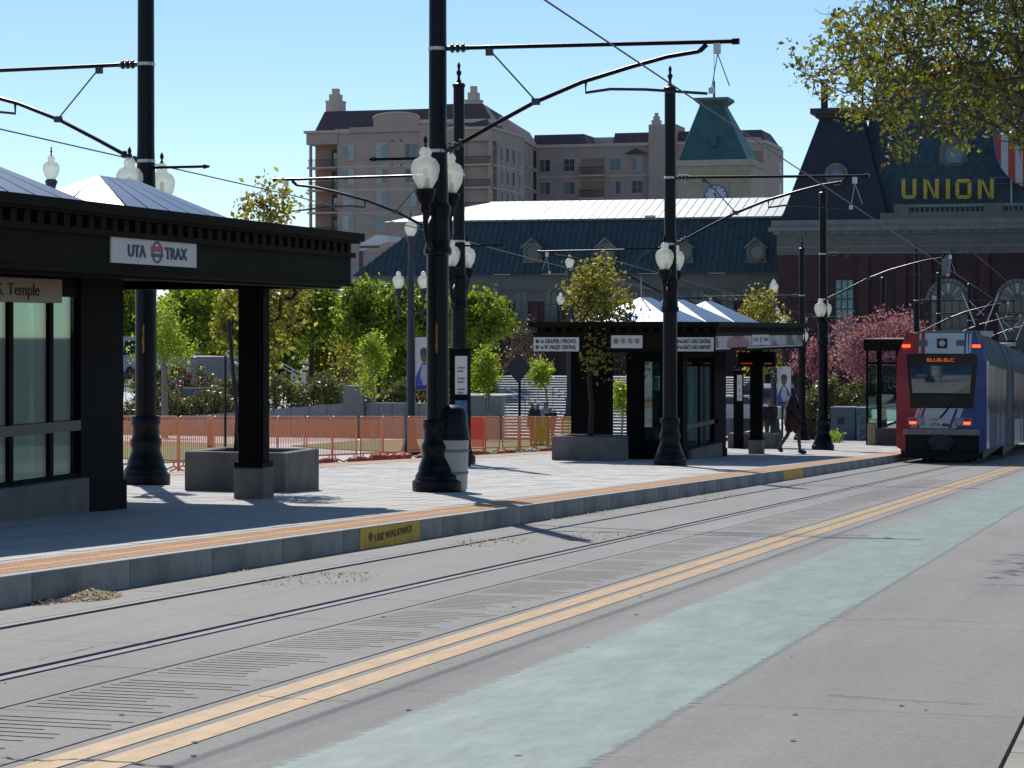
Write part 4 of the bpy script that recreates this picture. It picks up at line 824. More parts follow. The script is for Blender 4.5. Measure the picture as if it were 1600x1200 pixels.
y = 33.3; cache = {}; k = 0
nm = {0: 'orange barred barricade, {}', 1: 'red meshed barricade, {}', 2: 'orange meshed barricade, {}', 3: 'yellow meshed barricade, {}'}
desc = ['hidden behind the near shelter, third from its far side', 'hidden behind the near shelter, second from its far side', 'half hidden behind the near shelter pier', 'seen between the near shelter pier and the leftmost pole', 'just right of the leftmost pole', 'directly above the left end of the near planter', 'above the near planter, left of the column', 'crossed by the near shelter column', 'just right of the near shelter column', 'second right of the near shelter column', 'third right of the column, a sandbag at its right foot', 'fourth right of the near shelter column', 'fifth right of the near shelter column', 'just left of the nearest pole', 'hidden behind the nearest pole and trash can', 'behind the domed trash can lid', 'just right of the trash can lid', 'second right of the trash can lid', 'with white steps showing through', 'below the group of dark-clothed people', 'next to the far pier behind the second planter', 'last one before the far shelter pier', 'behind the second planter tree', 'right of the second planter tree trunk', 'at the far end of the row']
while y < 80 and k < 25:
    ty = 0 if k < 13 else 2
    if k in (16, 17): ty = 1
    if k in (18, 19): ty = 2
    if k in (21, 23, 24): ty = 3
    lab = nm[ty].format(desc[k]); loc = Vector((BX+random.uniform(-.06, .06), y, g(y)))
    if ty not in cache: cache[ty] = barricade(lab, loc, LB, [None, M_FABR, M_FABO, M_FABY][ty], ty == 0)
    else: dup(cache[ty], loc, lab)
    if ty == 0:
        pass
    y += LB+.005; k += 1
# orange netting behind the near, barred ones
p0 = cache[0]
b = MB(); b.add([(-.03, .08, .55), (-.03, LB-.08, .55-GR*LB), (-.03, LB-.08, 1.1-GR*LB), (-.03, .08, 1.1)], [(0, 1, 2, 3)]); me_n = b.mesh('netting', M_FABO)
for o in [o for o in bpy.data.objects if o.name.startswith('barricade') and o.parent is None]:
    if any(c.name.startswith('bars') for c in o.children): link('netting', me_n, o)
# sandbags
def sandbag(label, loc, s=1.0, pale=False):
    b = MB(); n = 12; rings = []
    for i, (x, r) in enumerate(((-.30, .02), (-.27, .10), (-.16, .15), (0, .165), (.14, .15), (.24, .09), (.30, .03), (.36, .06), (.40, .04))):
        rings.append([(s*(x+random.uniform(-.01, .01)), s*r*1.1*math.cos(2*math.pi*j/n)*(1+random.uniform(-.08, .08)), s*(r*.8*math.sin(2*math.pi*j/n)*(1+random.uniform(-.1, .1))+.11+(.06 if x > .25 else 0))) for j in range(n)])
    b.loft(rings); o = b.build('sandbag', M_ORANGER if not pale else mat('pale_sandbag', (.6, .55, .52), .8), None, False, True); o.location = loc; o.rotation_euler = (0, 0, random.uniform(0, 3)); return tag(o, label, 'sandbag', 'orange sandbags on the barricade feet')
sl = ['orange sandbag right of the near planter, leftmost in the row', 'orange sandbag with a loose end, second from the near planter', 'small flat orange sandbag between two larger ones', 'orange sandbag leaning left of its pair, third barricade joint', 'orange sandbag leaning right of its pair, third barricade joint', 'orange sandbag left of the pair nearest the black pole', 'orange sandbag right of the pair nearest the black pole', 'orange sandbag touching the left side of the black pole base', 'orange sandbag just right of the trash can', 'orange sandbag second right of the trash can', 'orange sandbag slumped below the red mesh', 'upright orange sandbag right of the red mesh', 'orange cone-like sandbag near the yellow mesh', 'pale sandbag among the orange ones below the red mesh']
for k, (u, v) in enumerate(((513, 724), (545, 722), (567, 722), (588, 719), (600, 719), (618, 717), (631, 717), (653, 716), (746, 708), (778, 707), (797, 705), (845, 703), (862, 702), (825, 703))):
    q = on_plane(u, v, 0); sandbag(sl[k], Vector((BX+.32+(k % 2)*.12, on_X(u, v, BX+.35).y, g(on_X(u, v, BX+.35).y))), .72+.22*(k in (3, 4, 5, 6)), k == 13)

# ------------------------------------------------------------------ people
M_SKIN = mat('skin_dark', (.045, .028, .02), .6); M_SKINL = mat('skin_mid', (.30, .18, .13), .6)
def skin(name, pts, edges, rad, m, parent, root=0, sub=2):
    me = bpy.data.meshes.new(name); me.from_pydata(pts, edges, []); me.materials.append(m); o = link(name, me, parent)
    md = o.modifiers.new('skin', 'SKIN'); md.use_smooth_shade = True; sl_ = me.skin_vertices[0].data
    for i, r in enumerate(rad): sl_[i].radius = (r, r) if not isinstance(r, tuple) else r
    sl_[root].use_root = True; s = o.modifiers.new('sub', 'SUBSURF'); s.levels = sub; s.render_levels = sub
    bpy.context.view_layer.update(); ev = o.evaluated_get(bpy.context.evaluated_depsgraph_get()); nm_ = bpy.data.meshes.new_from_object(ev); o.modifiers.clear(); o.data = nm_; bpy.data.meshes.remove(me); nm_.name = name; return o
def person(label, loc, rot, J, H, top, bottom, hair, skinm, group=None, sleeve_bare=False, short=True):
    """J: joints in metres for a 1.75 m body, facing +X; x forward, y left, z up"""
    t = thing('person', label, 'person', loc, group); t.rotation_euler = (0, 0, rot); t.scale = (H/1.75,)*3
    names = ['pel', 'belly', 'chest', 'neck', 'head0', 'head1', 'shl', 'ell', 'wrl', 'hal', 'shr', 'elr', 'wrr', 'har', 'hil', 'knl', 'anl', 'tol', 'hir', 'knr', 'anr', 'tor']
    idx = {n: i for i, n in enumerate(names)}; pts = [J[n] for n in names]
    ed = [('pel', 'belly'), ('belly', 'chest'), ('chest', 'neck'), ('neck', 'head0'), ('head0', 'head1'), ('chest', 'shl'), ('shl', 'ell'), ('ell', 'wrl'), ('wrl', 'hal'), ('chest', 'shr'), ('shr', 'elr'), ('elr', 'wrr'), ('wrr', 'har'), ('pel', 'hil'), ('hil', 'knl'), ('knl', 'anl'), ('anl', 'tol'), ('pel', 'hir'), ('hir', 'knr'), ('knr', 'anr'), ('anr', 'tor')]
    rad = [.13, .12, .13, .055, .085, .085, .06, .045, .032, .03, .06, .045, .032, .03, .085, .055, .04, .035, .085, .055, .04, .035]
    skin('body', pts, [(idx[a], idx[c]) for a, c in ed], rad, skinm, t)
    def sub(nm_, keys, eds, rs, m, root=0):
        return skin(nm_, [J[k] if isinstance(k, str) else k for k in keys], eds, rs, m, t, root)
    mid = lambda a, c, f: tuple(J[a][i]+(J[c][i]-J[a][i])*f for i in range(3))
    hem = (J['pel'][0], J['pel'][1], J['pel'][2]-.06)
    sub('jacket', [hem, 'pel', 'belly', 'chest', mid('chest', 'neck', .6), 'shl', 'ell', 'wrl', 'shr', 'elr', 'wrr'], [(0, 1), (1, 2), (2, 3), (3, 4), (3, 5), (5, 6), (6, 7), (3, 8), (8, 9), (9, 10)], [.17, .175, .175, .19, .10, .10, .08, .06, .10, .08, .06], top, 1)
    sh = .62 if short else .96
    kl = mid('hil', 'knl', 1.0); kr = mid('hir', 'knr', 1.0)
    if short: sub('shorts', ['pel', 'hil', mid('hil', 'knl', .95), 'hir', mid('hir', 'knr', .95)], [(0, 1), (1, 2), (0, 3), (3, 4)], [.16, .13, .12, .13, .12], bottom)
    else: sub('trousers', ['pel', 'hil', 'knl', mid('knl', 'anl', .93), 'hir', 'knr', mid('knr', 'anr', .93)], [(0, 1), (1, 2), (2, 3), (0, 4), (4, 5), (5, 6)], [.15, .11, .08, .065, .11, .08, .065], bottom)
    for a, c in (('anl', 'tol'), ('anr', 'tor')):
        A, T_ = Vector(J[a]), Vector(J[c]); d = (T_-A); heel = A-d*.35
        skin('shoe', [tuple(heel+Vector((0, 0, -.02))), tuple(A+d*.3+Vector((0, 0, -.02))), tuple(T_)], [(0, 1), (1, 2)], [.058, .062, .048], M_INK, t, 0, 1)
    h1 = Vector(J['head1']); h0 = Vector(J['head0']); b = MB()
    skin('hair', [tuple(h0+Vector((-.035, 0, .06))), tuple(h1+Vector((-.02, 0, .025)))], [(0, 1)], [.085, .092], hair, t, 0, 2)
    skin('nose', [tuple(h0+Vector((.075, 0, .03))), tuple(h0+Vector((.105, 0, .015)))], [(0, 1)], [.014, .012], skinm, t, 0, 1)
    for s_ in (-1, 1): skin('ear', [tuple(h0+Vector((0, s_*.082, .03))), tuple(h0+Vector((-.012, s_*.09, .06)))], [(0, 1)], [.016, .014], skinm, t, 0, 1)
    return t
WALK = dict(pel=(0, 0, .95), belly=(.01, 0, 1.12), chest=(.02, 0, 1.34), neck=(.03, 0, 1.50), head0=(.05, 0, 1.58), head1=(.05, 0, 1.68), shl=(.02, .19, 1.42), ell=(-.10, .23, 1.16), wrl=(.08, .21, .98), hal=(.13, .2, .93), shr=(.02, -.19, 1.42), elr=(.02, -.24, 1.15), wrr=(.16, -.20, .97), har=(.22, -.18, .94),
            hil=(0, .1, .90), knl=(-.08, .1, .50), anl=(-.31, .1, .15), tol=(-.21, .1, .04), hir=(0, -.1, .90), knr=(.16, -.1, .50), anr=(.20, -.1, .09), tor=(.37, -.1, .04))
STAND = dict(WALK, hil=(0, .1, .90), knl=(.02, .11, .5), anl=(0, .11, .09), tol=(.15, .13, .04), hir=(0, -.1, .90), knr=(.02, -.11, .5), anr=(0, -.11, .09), tor=(.15, -.13, .04), ell=(0, .24, 1.15), wrl=(.08, .22, .92), hal=(.1, .2, .84))
M_JACK = mat('black_grey_jacket', (.012, .012, .016), .8, 0, .3, 4); M_MAROON = mat('dark_maroon_cloth', (.03, .007, .01), .85); M_HAIR = mat('black_hair', (.01, .009, .008), .7)
q = on_plane(1237, 709, PH); person('person in dark jacket and maroon shorts striding right along the platform', q, TH, WALK, 1.95, M_JACK, M_MAROON, M_HAIR, M_SKIN)
gp = [(830, 628, 0.3, 'dark-clothed person standing leftmost of the group by the steps', M_INK), (841, 629, 2.6, 'dark-haired person in black, middle of the group by the steps', M_INK), (851, 628, 1.2, 'person in a pale blue shirt behind the group by the steps', mat('pale_blue_shirt', (.28, .31, .42), .8)), (860, 635, 2.2, 'shorter dark-clothed person, rightmost of the group by the steps', M_INK)]
for u, v, r, lab, m_ in gp:
    Y = 84 if v < 635 else 82; a = on_Y(u, v, Y); person(lab, (a.x, Y, g(Y)+.03), r, STAND, min(2.1, a.z-g(Y)-.03), m_, M_INK, M_HAIR, M_SKINL, 'people standing by the steps', short=False)
a = on_Y(1319, 620, 128); person('person in a bright orange vest left of the small shelter', (a.x, 128, a.z-1.7), 1.0, STAND, 1.75, mat('orange_vest', (.85, .16, .04), .8), M_INK, M_HAIR, M_SKINL, short=False)
a = on_Y(1203, 628, 80); person('dark-clothed person seen between the far shelter column and the walking person', (a.x, 80, PH+g(80)), 2.0, STAND, a.z-g(80)-PH+.1, M_JACK, M_INK, mat('auburn_hair', (.06, .012, .008), .7), M_SKINL, short=False)

# ------------------------------------------------------------------ light rail train
TY = 66.0; tx0, tx1 = -7.52, -5.0; txc = (tx0+tx1)/2; tz = g(TY)
t = thing('light_rail_train', 'red white and blue light rail train seen from behind on the near track', 'train', (txc, TY, tz))
def TP(u, v, Y=TY): q = on_Y(u, v, Y); return (q.x-txc, q.z-tz)   # local x, height on the rear plane
M_TR = mat('train_red', (.30, .008, .02), .3, 0, .08, coat=.3); M_TB = mat('train_blue', (.005, .045, .21), .3, 0, .08, coat=.3); M_TWH = mat('train_white', (.50, .54, .58), .35, 0, .06, coat=.3)
M_TG = mat('train_side_grey', (.016, .032, .055), .65, 0, .2, .8, spec=.12); M_TD = mat('train_dark_glass', (.006, .011, .014), .16, 0, .3, spec=.32); M_UND = mat('underframe_black', (.006, .006, .007), .7)
hw = (tx1-tx0)/2; HT = 3.68
# body shell: cross-section lofted along the street, stepping at the rear face
sec = [(-hw, .42), (-hw, 2.3), (-hw+.015, 3.05), (-hw+.10, 3.28), (-hw+.26, HT), (hw-.26, HT), (hw-.10, 3.28), (hw-.015, 3.05), (hw, 2.3), (hw, .42)]
def section(y, s=1.0, dz=0): return [(x*s, y, z-GR*y+dz) for x, z in sec]
def carbody(nm_, y0, y1, m_): b = MB(); b.loft([section(y0, .985), section(y0+.12), section(y1-.12), section(y1, .985)]); return b.build(nm_, m_, t, False)
carbody('car_body', .14, 8.2, M_TG); carbody('car_body', 8.5, 11.2, M_TG); carbody('car_body', 11.5, 22, M_TG); carbody('car_body', 22.6, 46, M_TG)
for y in (8.2, 11.2, 22): b = MB(); b.loft([section(y, .93), section(y+.32, .93)]); b.build('bellows', M_UND, t, False)
# rear mask: red left, white centre, blue right as thick panels on the rear face
def rear(nm_, outl, m_, e=.10, y=.13, par=None):
    b = MB(); b.prism(outl, 'y', y, y-e); return b.build(nm_, m_, par or t, False)
rear('rear_mask', [(-hw, .45), (-hw, 2.35), (-hw+.02, 3.0), (-hw+.12, 3.25), (-hw+.27, HT), (-.45, HT), (-.45, 3.1), (-.98, 3.08), (-.86, 1.55), (-.55, 1.55), (-.75, .98), (-.98, .98), (-1.0, .78), (-1.0, .28)], M_TR)
rear('rear_mask', [(hw, .45), (hw, 2.35), (hw-.02, 3.0), (hw-.12, 3.25), (hw-.27, HT), (.75, HT), (.75, 3.1), (1.02, 3.08), (.90, 1.55), (.62, 1.55), (.35, .98), (1.0, .98), (1.05, .78), (1.05, .28)], M_TB)
rear('roof_mask', [(-.45, HT), (.75, HT), (.75, 3.1), (-.45, 3.1)], M_TWH); rear('nose_panel', [(-.55, 1.55), (.62, 1.55), (.35, .98), (-.75, .98)], M_TWH)
for x0, m_ in ((-.50, M_TR), (-.60, M_TWH), (.66, M_TB), (.80, M_TWH)):
    rear('stripe', [(x0, HT-.01), (x0+.055, HT-.01), (x0+.055-.03, 3.11), (x0-.03, 3.11)], m_, .006, .029)
for x0, m_ in ((-.50, M_TR), (-.66, M_TWH), (.40, M_TB), (.54, M_TWH)):
    rear('stripe', [(x0, 1.54), (x0+.08, 1.54), (x0+.08-.20, .99), (x0-.20, .99)], m_, .006, .029)
ws = rear('windshield', [(-.99, 3.09), (1.03, 3.09), (.91, 1.56), (-.87, 1.56)], M_TD, .02, .06)
rear('windshield_glass', [(-.88, 2.78), (.86, 2.78), (.80, 1.98), (-.80, 1.98)], glass_mat('windshield_blue_glass', (.2, .3, .34), .1, .02, .55, (.04, .10, .15)), .004, .039, ws)
rear('seal', [(-.86, 1.96), (.84, 1.96), (.82, 1.90), (-.84, 1.90)], M_UND, .005, .039, ws)
text(ws, 'BLUE-SLC', (txc-.02, TY+.034, 2.87+tz), .135, mat('amber_led', (.5, .08, .01), .5, emit=(1.0, .14, .03), estr=.42), 'y', .76, name='destination_text', bold=.003)
for x in (-.98, .98):
    b = MB(); b.box((x-.11, -.0, 3.27), (x+.11, .03, 3.35)); b.build('marker_light', mat('lit_red_lens', (.6, .02, .01), .3, emit=(1.0, .05, .015), estr=4.0), t, False)
b = MB(); b.box((-.15+.04, .0, 3.25), (.13+.04, .03, 3.52)); b.build('camera_housing', M_UND, t, False); b = MB(); b.disc((.03, -.002, 3.39), .09, 'y', 14, .01); b.build('camera_lens', M_WINB, t, False)
for x0, x1, z0, z1 in ((-.64, -.38, 3.30, 3.48), (.42, .64, 3.32, 3.48)): b = MB(); b.box((x0, .015, z0), (x1, .03, z1)); b.build('grille', mat('blue_grey_grille', (.10, .13, .18), .6), t, False)
for s_ in (-1, 1):
    x0, x1 = (.37, .86) if s_ > 0 else (-.93, -.46)
    b = MB(); b.box((x0, .005, 1.06), (x1, .03, 1.29)); hs = b.build('light_housing', mat('lamp_housing_beige', (.28, .25, .22), .4), t, False)
    xr_, xc2 = ((x1-.14), (x0+.14)) if s_ > 0 else ((x0+.14), (x1-.14))
    b = MB(); b.disc((xc2, .003, 1.175), .085, 'y', 16, .012); b.build('headlight', mat('headlight_glass', (.35, .35, .33), .2), hs, False)
    b = MB(); b.box((xr_-.09, -.006, 1.10), (xr_+.09, .004, 1.17)); b.build('tail_light', mat('lit_tail_lens', (.6, .02, .01), .3, emit=(1.0, .06, .02), estr=4.5), hs, False)
    b = MB(); b.box((xr_-.09, -.004, 1.18), (xr_+.09, .004, 1.26)); b.build('brake_light', M_REDP, hs, False)
text(t, 'UTA', (txc-.18, TY+.025, 1.05+tz), .11, M_INK, 'y', .30, bold=.002); text(t, '1155', (txc-.22, TY+.025, 1.20+tz), .09, M_REDP, 'y', .26, bold=.002)
b = MB(); b.disc((.12, .026, 1.085), .11, 'y', 18, .004, .045); b.build('emblem', M_REDP, t, False); b = MB(); b.box((.02, .0205, 1.04), (.22, .018, 1.08)); b.build('emblem', M_NAVY, t, False)
b = MB(); b.tube([(-.05, .0, 1.25), (.30, .02, 1.70)], .02, 5, .008); b.tube([(.02, .0, 1.30), (.34, .02, 1.72)], .012, 4); b.build('wiper', M_UND, t, False)
b = MB(); b.bbox((-1.06, -.08, .80), (1.08, .05, .965), .02); b.build('bumper', mat('bumper_beige', (.26, .22, .18), .5), t, False)
b = MB(); b.disc((0, -.02, .60), .36, 'y', 20, .10, .22); b.box((-.25, -.25, .38), (.25, -.0, .68)); b.box((-.12, -.42, .42), (.12, -.2, .6)); b.build('coupler', mat('dirty_coupler', (.035, .034, .034), .6), t, False)
b = MB(); b.box((-1.15, .2, .12), (1.15, 7.5, .5)); b.box((-1.0, .08, .36), (1.04, .5, .8)); b.build('underframe', M_UND, t, False)
b = MB(); b.box((-1.12, 8.2, -.2), (1.15, 45, .1)); b.build('underframe', M_UND, t, False)
for y in (1.9, 3.8):
    for x in (-.64, .64): b = MB(); b.prism([(y+.31*math.cos(a), .31-GR*y+.31*math.sin(a)) for a in [2*math.pi*k/16 for k in range(16)]], 'x', x-.06, x+.06); b.build('wheel', M_UND, t, False)
# blue corner wrap and side windows, doors
def side(nm_, y0, y1, z0, z1, m_, e=.012):
    b = MB(); b.add([(hw+e, y0, z0-GR*y0), (hw+e, y1, z0-GR*y1), (hw+e, y1, z1-GR*y1), (hw+e, y0, z1-GR*y0), (hw-.02, y0, z0-GR*y0), (hw-.02, y1, z0-GR*y1), (hw-.04, y1, z1-GR*y1), (hw-.04, y0, z1-GR*y0)], [(0, 1, 2, 3), (4, 5, 1, 0), (3, 2, 6, 7), (0, 3, 7, 4), (1, 5, 6, 2)]); return b.build(nm_, m_, t, False)
side('corner_wrap', .04, 1.0, .42, 2.9, M_TB, .006); side('side_band', 1.01, 8.1, .42, 1.42, mat('side_blue_grey', (.006, .035, .12), .6, 0, .3, 1.5, spec=.15), .006)
for y0, y1 in ((.55, 1.15), (1.9, 2.9), (3.1, 3.9), (5.0, 5.7), (6.8, 7.9), (12, 13.2), (13.6, 14.6), (16.6, 17.8), (18.2, 19.4), (23, 24.2), (24.5, 26), (28, 29.5), (30, 31.5)):
    side('side_window', y0, y1, 1.55, 2.72, M_TD, .008)
for y0 in (3.95, 5.75, 15, 26.5):
    d = side('door', y0, y0+1.0, .48, 2.8, mat('door_blue_grey', (.03, .05, .08), .5, spec=.2), .010)
    b = MB(); b.add([(hw+.012, y0+q, z-GR*y0) for q, z in ((.15, 1.0), (.85, 1.0), (.85, 2.6), (.15, 2.6))], [(0, 1, 2, 3)]); b.build('door_window', M_TD, d, False)
side('window_band', 1.2, 8.1, 1.48, 2.80, M_TD, .004); side('window_band', 11.6, 21.9, 1.48, 2.80, M_TD, .004)
for y in np.arange(12, 45, 5.5): side('side_band', y, y+4.6, .42, 1.25, M_TB, .006)
b = MB(); b.box((-.9, 2.5, HT-.12), (.9, 7.5, HT+.05)); b.box((-.8, 12.5, HT-.5), (.8, 20, HT-.38)); b.build('roof_equipment', mat('roof_unit_grey', (.12, .13, .15), .5), t, False)
def panto(y, w_=.62):
    z0 = HT-GR*y; top = 5.62-GR*y; M_P = mat('bright_aluminium', (.75, .76, .8), .3, .7)
    b = MB(); b.box((-.35, y-.5, z0-.02), (.35, y+.5, z0+.35)); b.box((-.16, y-.3, z0+.35), (.16, y+.3, top-1.15)); r = b.build('pantograph_base', M_UND, t, False)
    b = MB()
    for s_ in (-1, 1):
        b.tube([(s_*.17, y, top-1.2), (s_*w_, y, top-.06)], .022, 6, .014)
    b.tube([(-.17, y, top-1.2), (.17, y, top-1.2)], .018, 6); b.tube([(-w_*.6, y+.02, top-.35), (.12, y+.02, top-.85)], .009, 4); b.tube([(w_*.6, y+.02, top-.35), (-.12, y+.02, top-.85)], .009, 4); b.build('pantograph_arm', M_P, t, False)
    b = MB(); b.tube([(-w_-.05, y, top-.05), (w_+.05, y, top-.05)], .014, 5); b.tube([(-w_-.05, y+.25, top-.12), (w_+.05, y+.25, top-.12)], .014, 5); b.build('contact_strip', M_WIRE, t, False)
panto(14.0); panto(30.0)

# ------------------------------------------------------------------ cars far away
def car(label, loc, rot, m_, kind='sedan', s=1.0):
    t = thing('parked_car' if kind != 'van' else 'parked_van', label, 'car' if kind != 'van' else 'van', loc); t.rotation_euler = (0, 0, rot)
    prof = {'sedan': [(-2.2, .35), (-2.25, .75), (-2.1, .98), (-1.5, 1.05), (-.95, 1.42), (.4, 1.45), (1.1, 1.0), (2.0, .88), (2.2, .65), (2.2, .35)],
            'suv': [(-2.3, .4), (-2.35, 1.0), (-2.2, 1.6), (-1.9, 1.78), (.3, 1.8), (1.0, 1.2), (2.1, 1.08), (2.3, .8), (2.3, .4)],
            'van': [(-2.5, .4), (-2.55, 1.2), (-2.4, 2.0), (-2.2, 2.15), (1.0, 2.15), (1.8, 1.4), (2.4, 1.15), (2.5, .7), (2.5, .4)]}[kind]
    top = max(z for _, z in prof); rings = []
    for y, k in ((-.86, .0), (-.9, 0), (.9, 0), (.86, 0)): rings.append([(x, y*(1-.13*max(0, (z-1.0)/(top-1.0+.01))) if z > 1 else y, z) for x, z in prof])
    b = MB(); b.loft(rings); b.build('body', m_, t, False)
    wz0, wz1 = (1.05, top-.08) if kind != 'van' else (1.25, top-.2)
    for sy in (-1, 1):
        x0, x1 = (-1.35, .75) if kind == 'sedan' else (-2.0, .45)
        b = MB(); yy = sy*.895*(1-.06); b.prism([(x0, wz0), (x0+.3, wz1), (x1-.5, wz1), (x1, wz0)], 'y', yy, yy+sy*.03); b.build('side_window', M_WIN, t, False)
        for x in (-1.4, 1.4):
            b = MB(); b.prism([(x+.33*math.cos(a), .33+.33*math.sin(a)) for a in [2*math.pi*k/16 for k in range(16)]], 'y', sy*.72, sy*.93); wv = b.build('wheel', M_INK, t, False)
            b = MB(); b.prism([(x+.2*math.cos(a), .33+.2*math.sin(a)) for a in [2*math.pi*k/12 for k in range(12)]], 'y', sy*.925, sy*.94); b.build('rim', M_STEEL, wv, False)
    xb = min(x for x, _ in prof); b = MB(); b.box((xb-.005, -.68, wz0+.05), (xb+.14, .68, wz1-.02)); b.build('rear_window', M_WIN, t, False)
    for sy in (-1, 1):
        b = MB(); b.box((xb-.03, sy*.62, .8), (xb+.05, sy*.82, 1.0)); b.build('tail_light', M_REDP, t, False)
        xf = max(x for x, _ in prof); b = MB(); b.box((xf-.06, sy*.5, .62), (xf+.01, sy*.8, .76)); b.build('headlight', M_WHITE, t, False)
    b = MB(); b.box((xb-.035, -.26, .6), (xb-.01, .26, .74)); b.build('licence_plate', M_SIGNW, t, False); return t
def put(u, v, Y): a = on_Y(u, v, Y); return Vector((a.x, Y, a.z))
car('white van half hidden left of the leftmost pole', put(196, 592, 108), math.pi*.5, mat('white_car_paint', (.5, .55, .62), .3, coat=.5), 'van')
car('teal pickup truck seen behind the thin timetable post', put(1150, 655, 122), .5, mat('teal_car_paint', (.03, .10, .13), .3, coat=.5), 'suv')
car('white sedan with yellow panel in front of the teal pickup', put(1158, 664, 112), .2, mat('white_sedan_paint', (.6, .6, .6), .3, coat=.5), 'sedan')
car('grey-blue box van left of the walking person', put(1212, 664, 120), math.pi*.5, mat('grey_blue_paint', (.20, .25, .28), .4, coat=.4), 'van')
car('blue van partly hidden by the small bright sapling', put(962, 652, 126), math.pi*.5, mat('blue_van_paint', (.03, .08, .18), .35, coat=.4), 'van')

# ------------------------------------------------------------------ plaza walls, steps
YW = 100.0; gz = g(YW)
t = thing('retaining_wall', 'grey block retaining wall climbing to the right behind the barricades', 'wall', on_Y(400, 690, YW))
def block(x0, x1, y0, y1, z0, za, zb, m_=M_CONCL, e=.012, par=None):
    b = MB(); b.add([(x0+e, y0, z0), (x1-e, y0, z0), (x1-e, y1, z0), (x0+e, y1, z0), (x0+e, y0, za), (x1-e, y0, zb), (x1-e, y1, zb), (x0+e, y1, za)], [(0, 1, 2, 3), (4, 5, 6, 7), (0, 1, 5, 4), (1, 2, 6, 5), (2, 3, 7, 6), (3, 0, 4, 7)]); return b.build('wall_block', m_, par or t)
xa, xb = on_Y(187, 0, YW).x, on_Y(538, 0, YW).x; za_, zb_ = on_Y(187, 659, YW).z, on_Y(537, 630, YW).z
n = 13
for k in range(n):
    f0_, f1_ = k/n, (k+1)/n; block(xa+(xb-xa)*f0_, xa+(xb-xa)*f1_, YW, YW+.4, gz-.3, za_+(zb_-za_)*f0_, za_+(zb_-za_)*f1_)
xp0, xp1 = on_Y(538, 0, YW).x, on_Y(571, 0, YW).x; block(xp0+.02, xp1, YW-.25, YW+.7, gz-.3, on_Y(0, 599, YW).z, on_Y(0, 599, YW).z, mat('tan_pillar', (.2, .19, .175), .8))
x0, x1 = xp1, on_Y(697, 0, YW).x; zt = on_Y(0, 624, YW).z; n = 6
for k in range(n): block(x0+(x1-x0)*k/n, x0+(x1-x0)*(k+1)/n, YW, YW+.4, gz-.3, zt, zt)
t2 = thing('block_wall', 'taller grey block wall between the timetable pylon and the steps', 'wall', on_Y(740, 690, YW)); x0, x1 = on_Y(690, 0, YW).x, on_Y(787, 0, YW).x; zt = on_Y(0, 614, YW).z; n = 4
for k in range(n):
    zm = (gz+zt)/2+.2
    block(x0+(x1-x0)*k/n, x0+(x1-x0)*(k+1)/n, YW-.3, YW+.1, gz-.3, zm-.012, zm-.012, par=t2); block(x0+(x1-x0)*k/n, x0+(x1-x0)*(k+1)/n, YW-.3, YW+.1, zm+.006, zt, zt, par=t2)
b = MB(); b.box((x0, YW-.28, zt), (x1, YW+3, zt+.08)); b.build('coping', M_CURBT, t2)
# upper terrace wall and utility block in the planting at left
a, c = on_Y(285, 606, 104), on_Y(352, 618, 104); t3 = thing('terrace_wall', 'low concrete terrace wall between the two hedges at left', 'wall', ((a.x+c.x)/2, 104, c.z))
for k in range(4): block(a.x+(c.x-a.x)*k/4, a.x+(c.x-a.x)*(k+1)/4, 104, 104.4, g(104)-.2, a.z-.12*(4-k)/4*0, a.z, par=t3)
a, c = on_Y(262, 557, 112), on_Y(352, 600, 112); t4 = thing('concrete_enclosure', 'flat-topped concrete enclosure above the left hedge', 'enclosure', ((a.x+c.x)/2, 112, c.z))
b = MB(); b.box((a.x, 112, g(112)-.2), (c.x, 116, a.z-.06)); b.build('wall', M_CONCL, t4); b = MB(); b.box((a.x-.05, 111.95, a.z-.06), (c.x+.05, 116.05, a.z)); b.build('roof_slab', M_CURBT, t4)
for k, u in enumerate((295, 368, 475)):
    a = on_Y(u, 565 if k < 2 else 572, 108); b = MB(); tt = thing('bollard_light', ['pale round-topped bollard in front of the concrete enclosure', 'pale round-topped bollard right of the concrete enclosure', 'pale bollard half hidden at the top of the middle hedge'][k], 'bollard', (a.x, 108, a.z-1.0))
    b.lathe((0, 0, 0), [(.09, 0), (.09, .82), (.10, .83), (.10, .9), (.07, .97), (.001, 1.0)], 12); b.build('bollard', M_WHITE, tt, False, True); b = MB(); b.lathe((0, 0, .7), [(.092, 0), (.092, .1)], 12); b.build('lens', M_WIN, tt, False, True)
    b = MB(); b.box((-.15, -.15, -1.4), (.15, .15, 0)); b.build('footing', M_CONC, tt, False)
st = thing('stone_steps', 'wide flight of pale steps rising behind the dark-clothed group', 'steps', on_Y(880, 690, 106)); M_STEP = mat('pale_step_tread', (.55, .53, .5), .7, 0, .08)
xs0, xs1 = on_Y(772, 0, 104).x, on_Y(1075, 0, 104).x; ns = 23
for k in range(ns):
    y = 101.5+k*.88; z = gz+.10+k*.108; b = MB(); L_ = on_Y(787+max(0, k-8)*-1.0, 0, y).x
    b.box((L_, y, gz-.3), (xs1, y+(.88 if k < ns-1 else 4), z-.035)); s_ = b.build('step', mat('shaded_step_riser', (.16, .16, .17), .8), st); b = MB(); b.box((L_-.02, y-.03, z-.034), (xs1, y+.88, z)); b.build('tread', M_STEP, s_)  # risers coloured darker than the treads, painting in their shade
M_HR = mat('pale_green_handrail', (.20, .24, .24), .6)
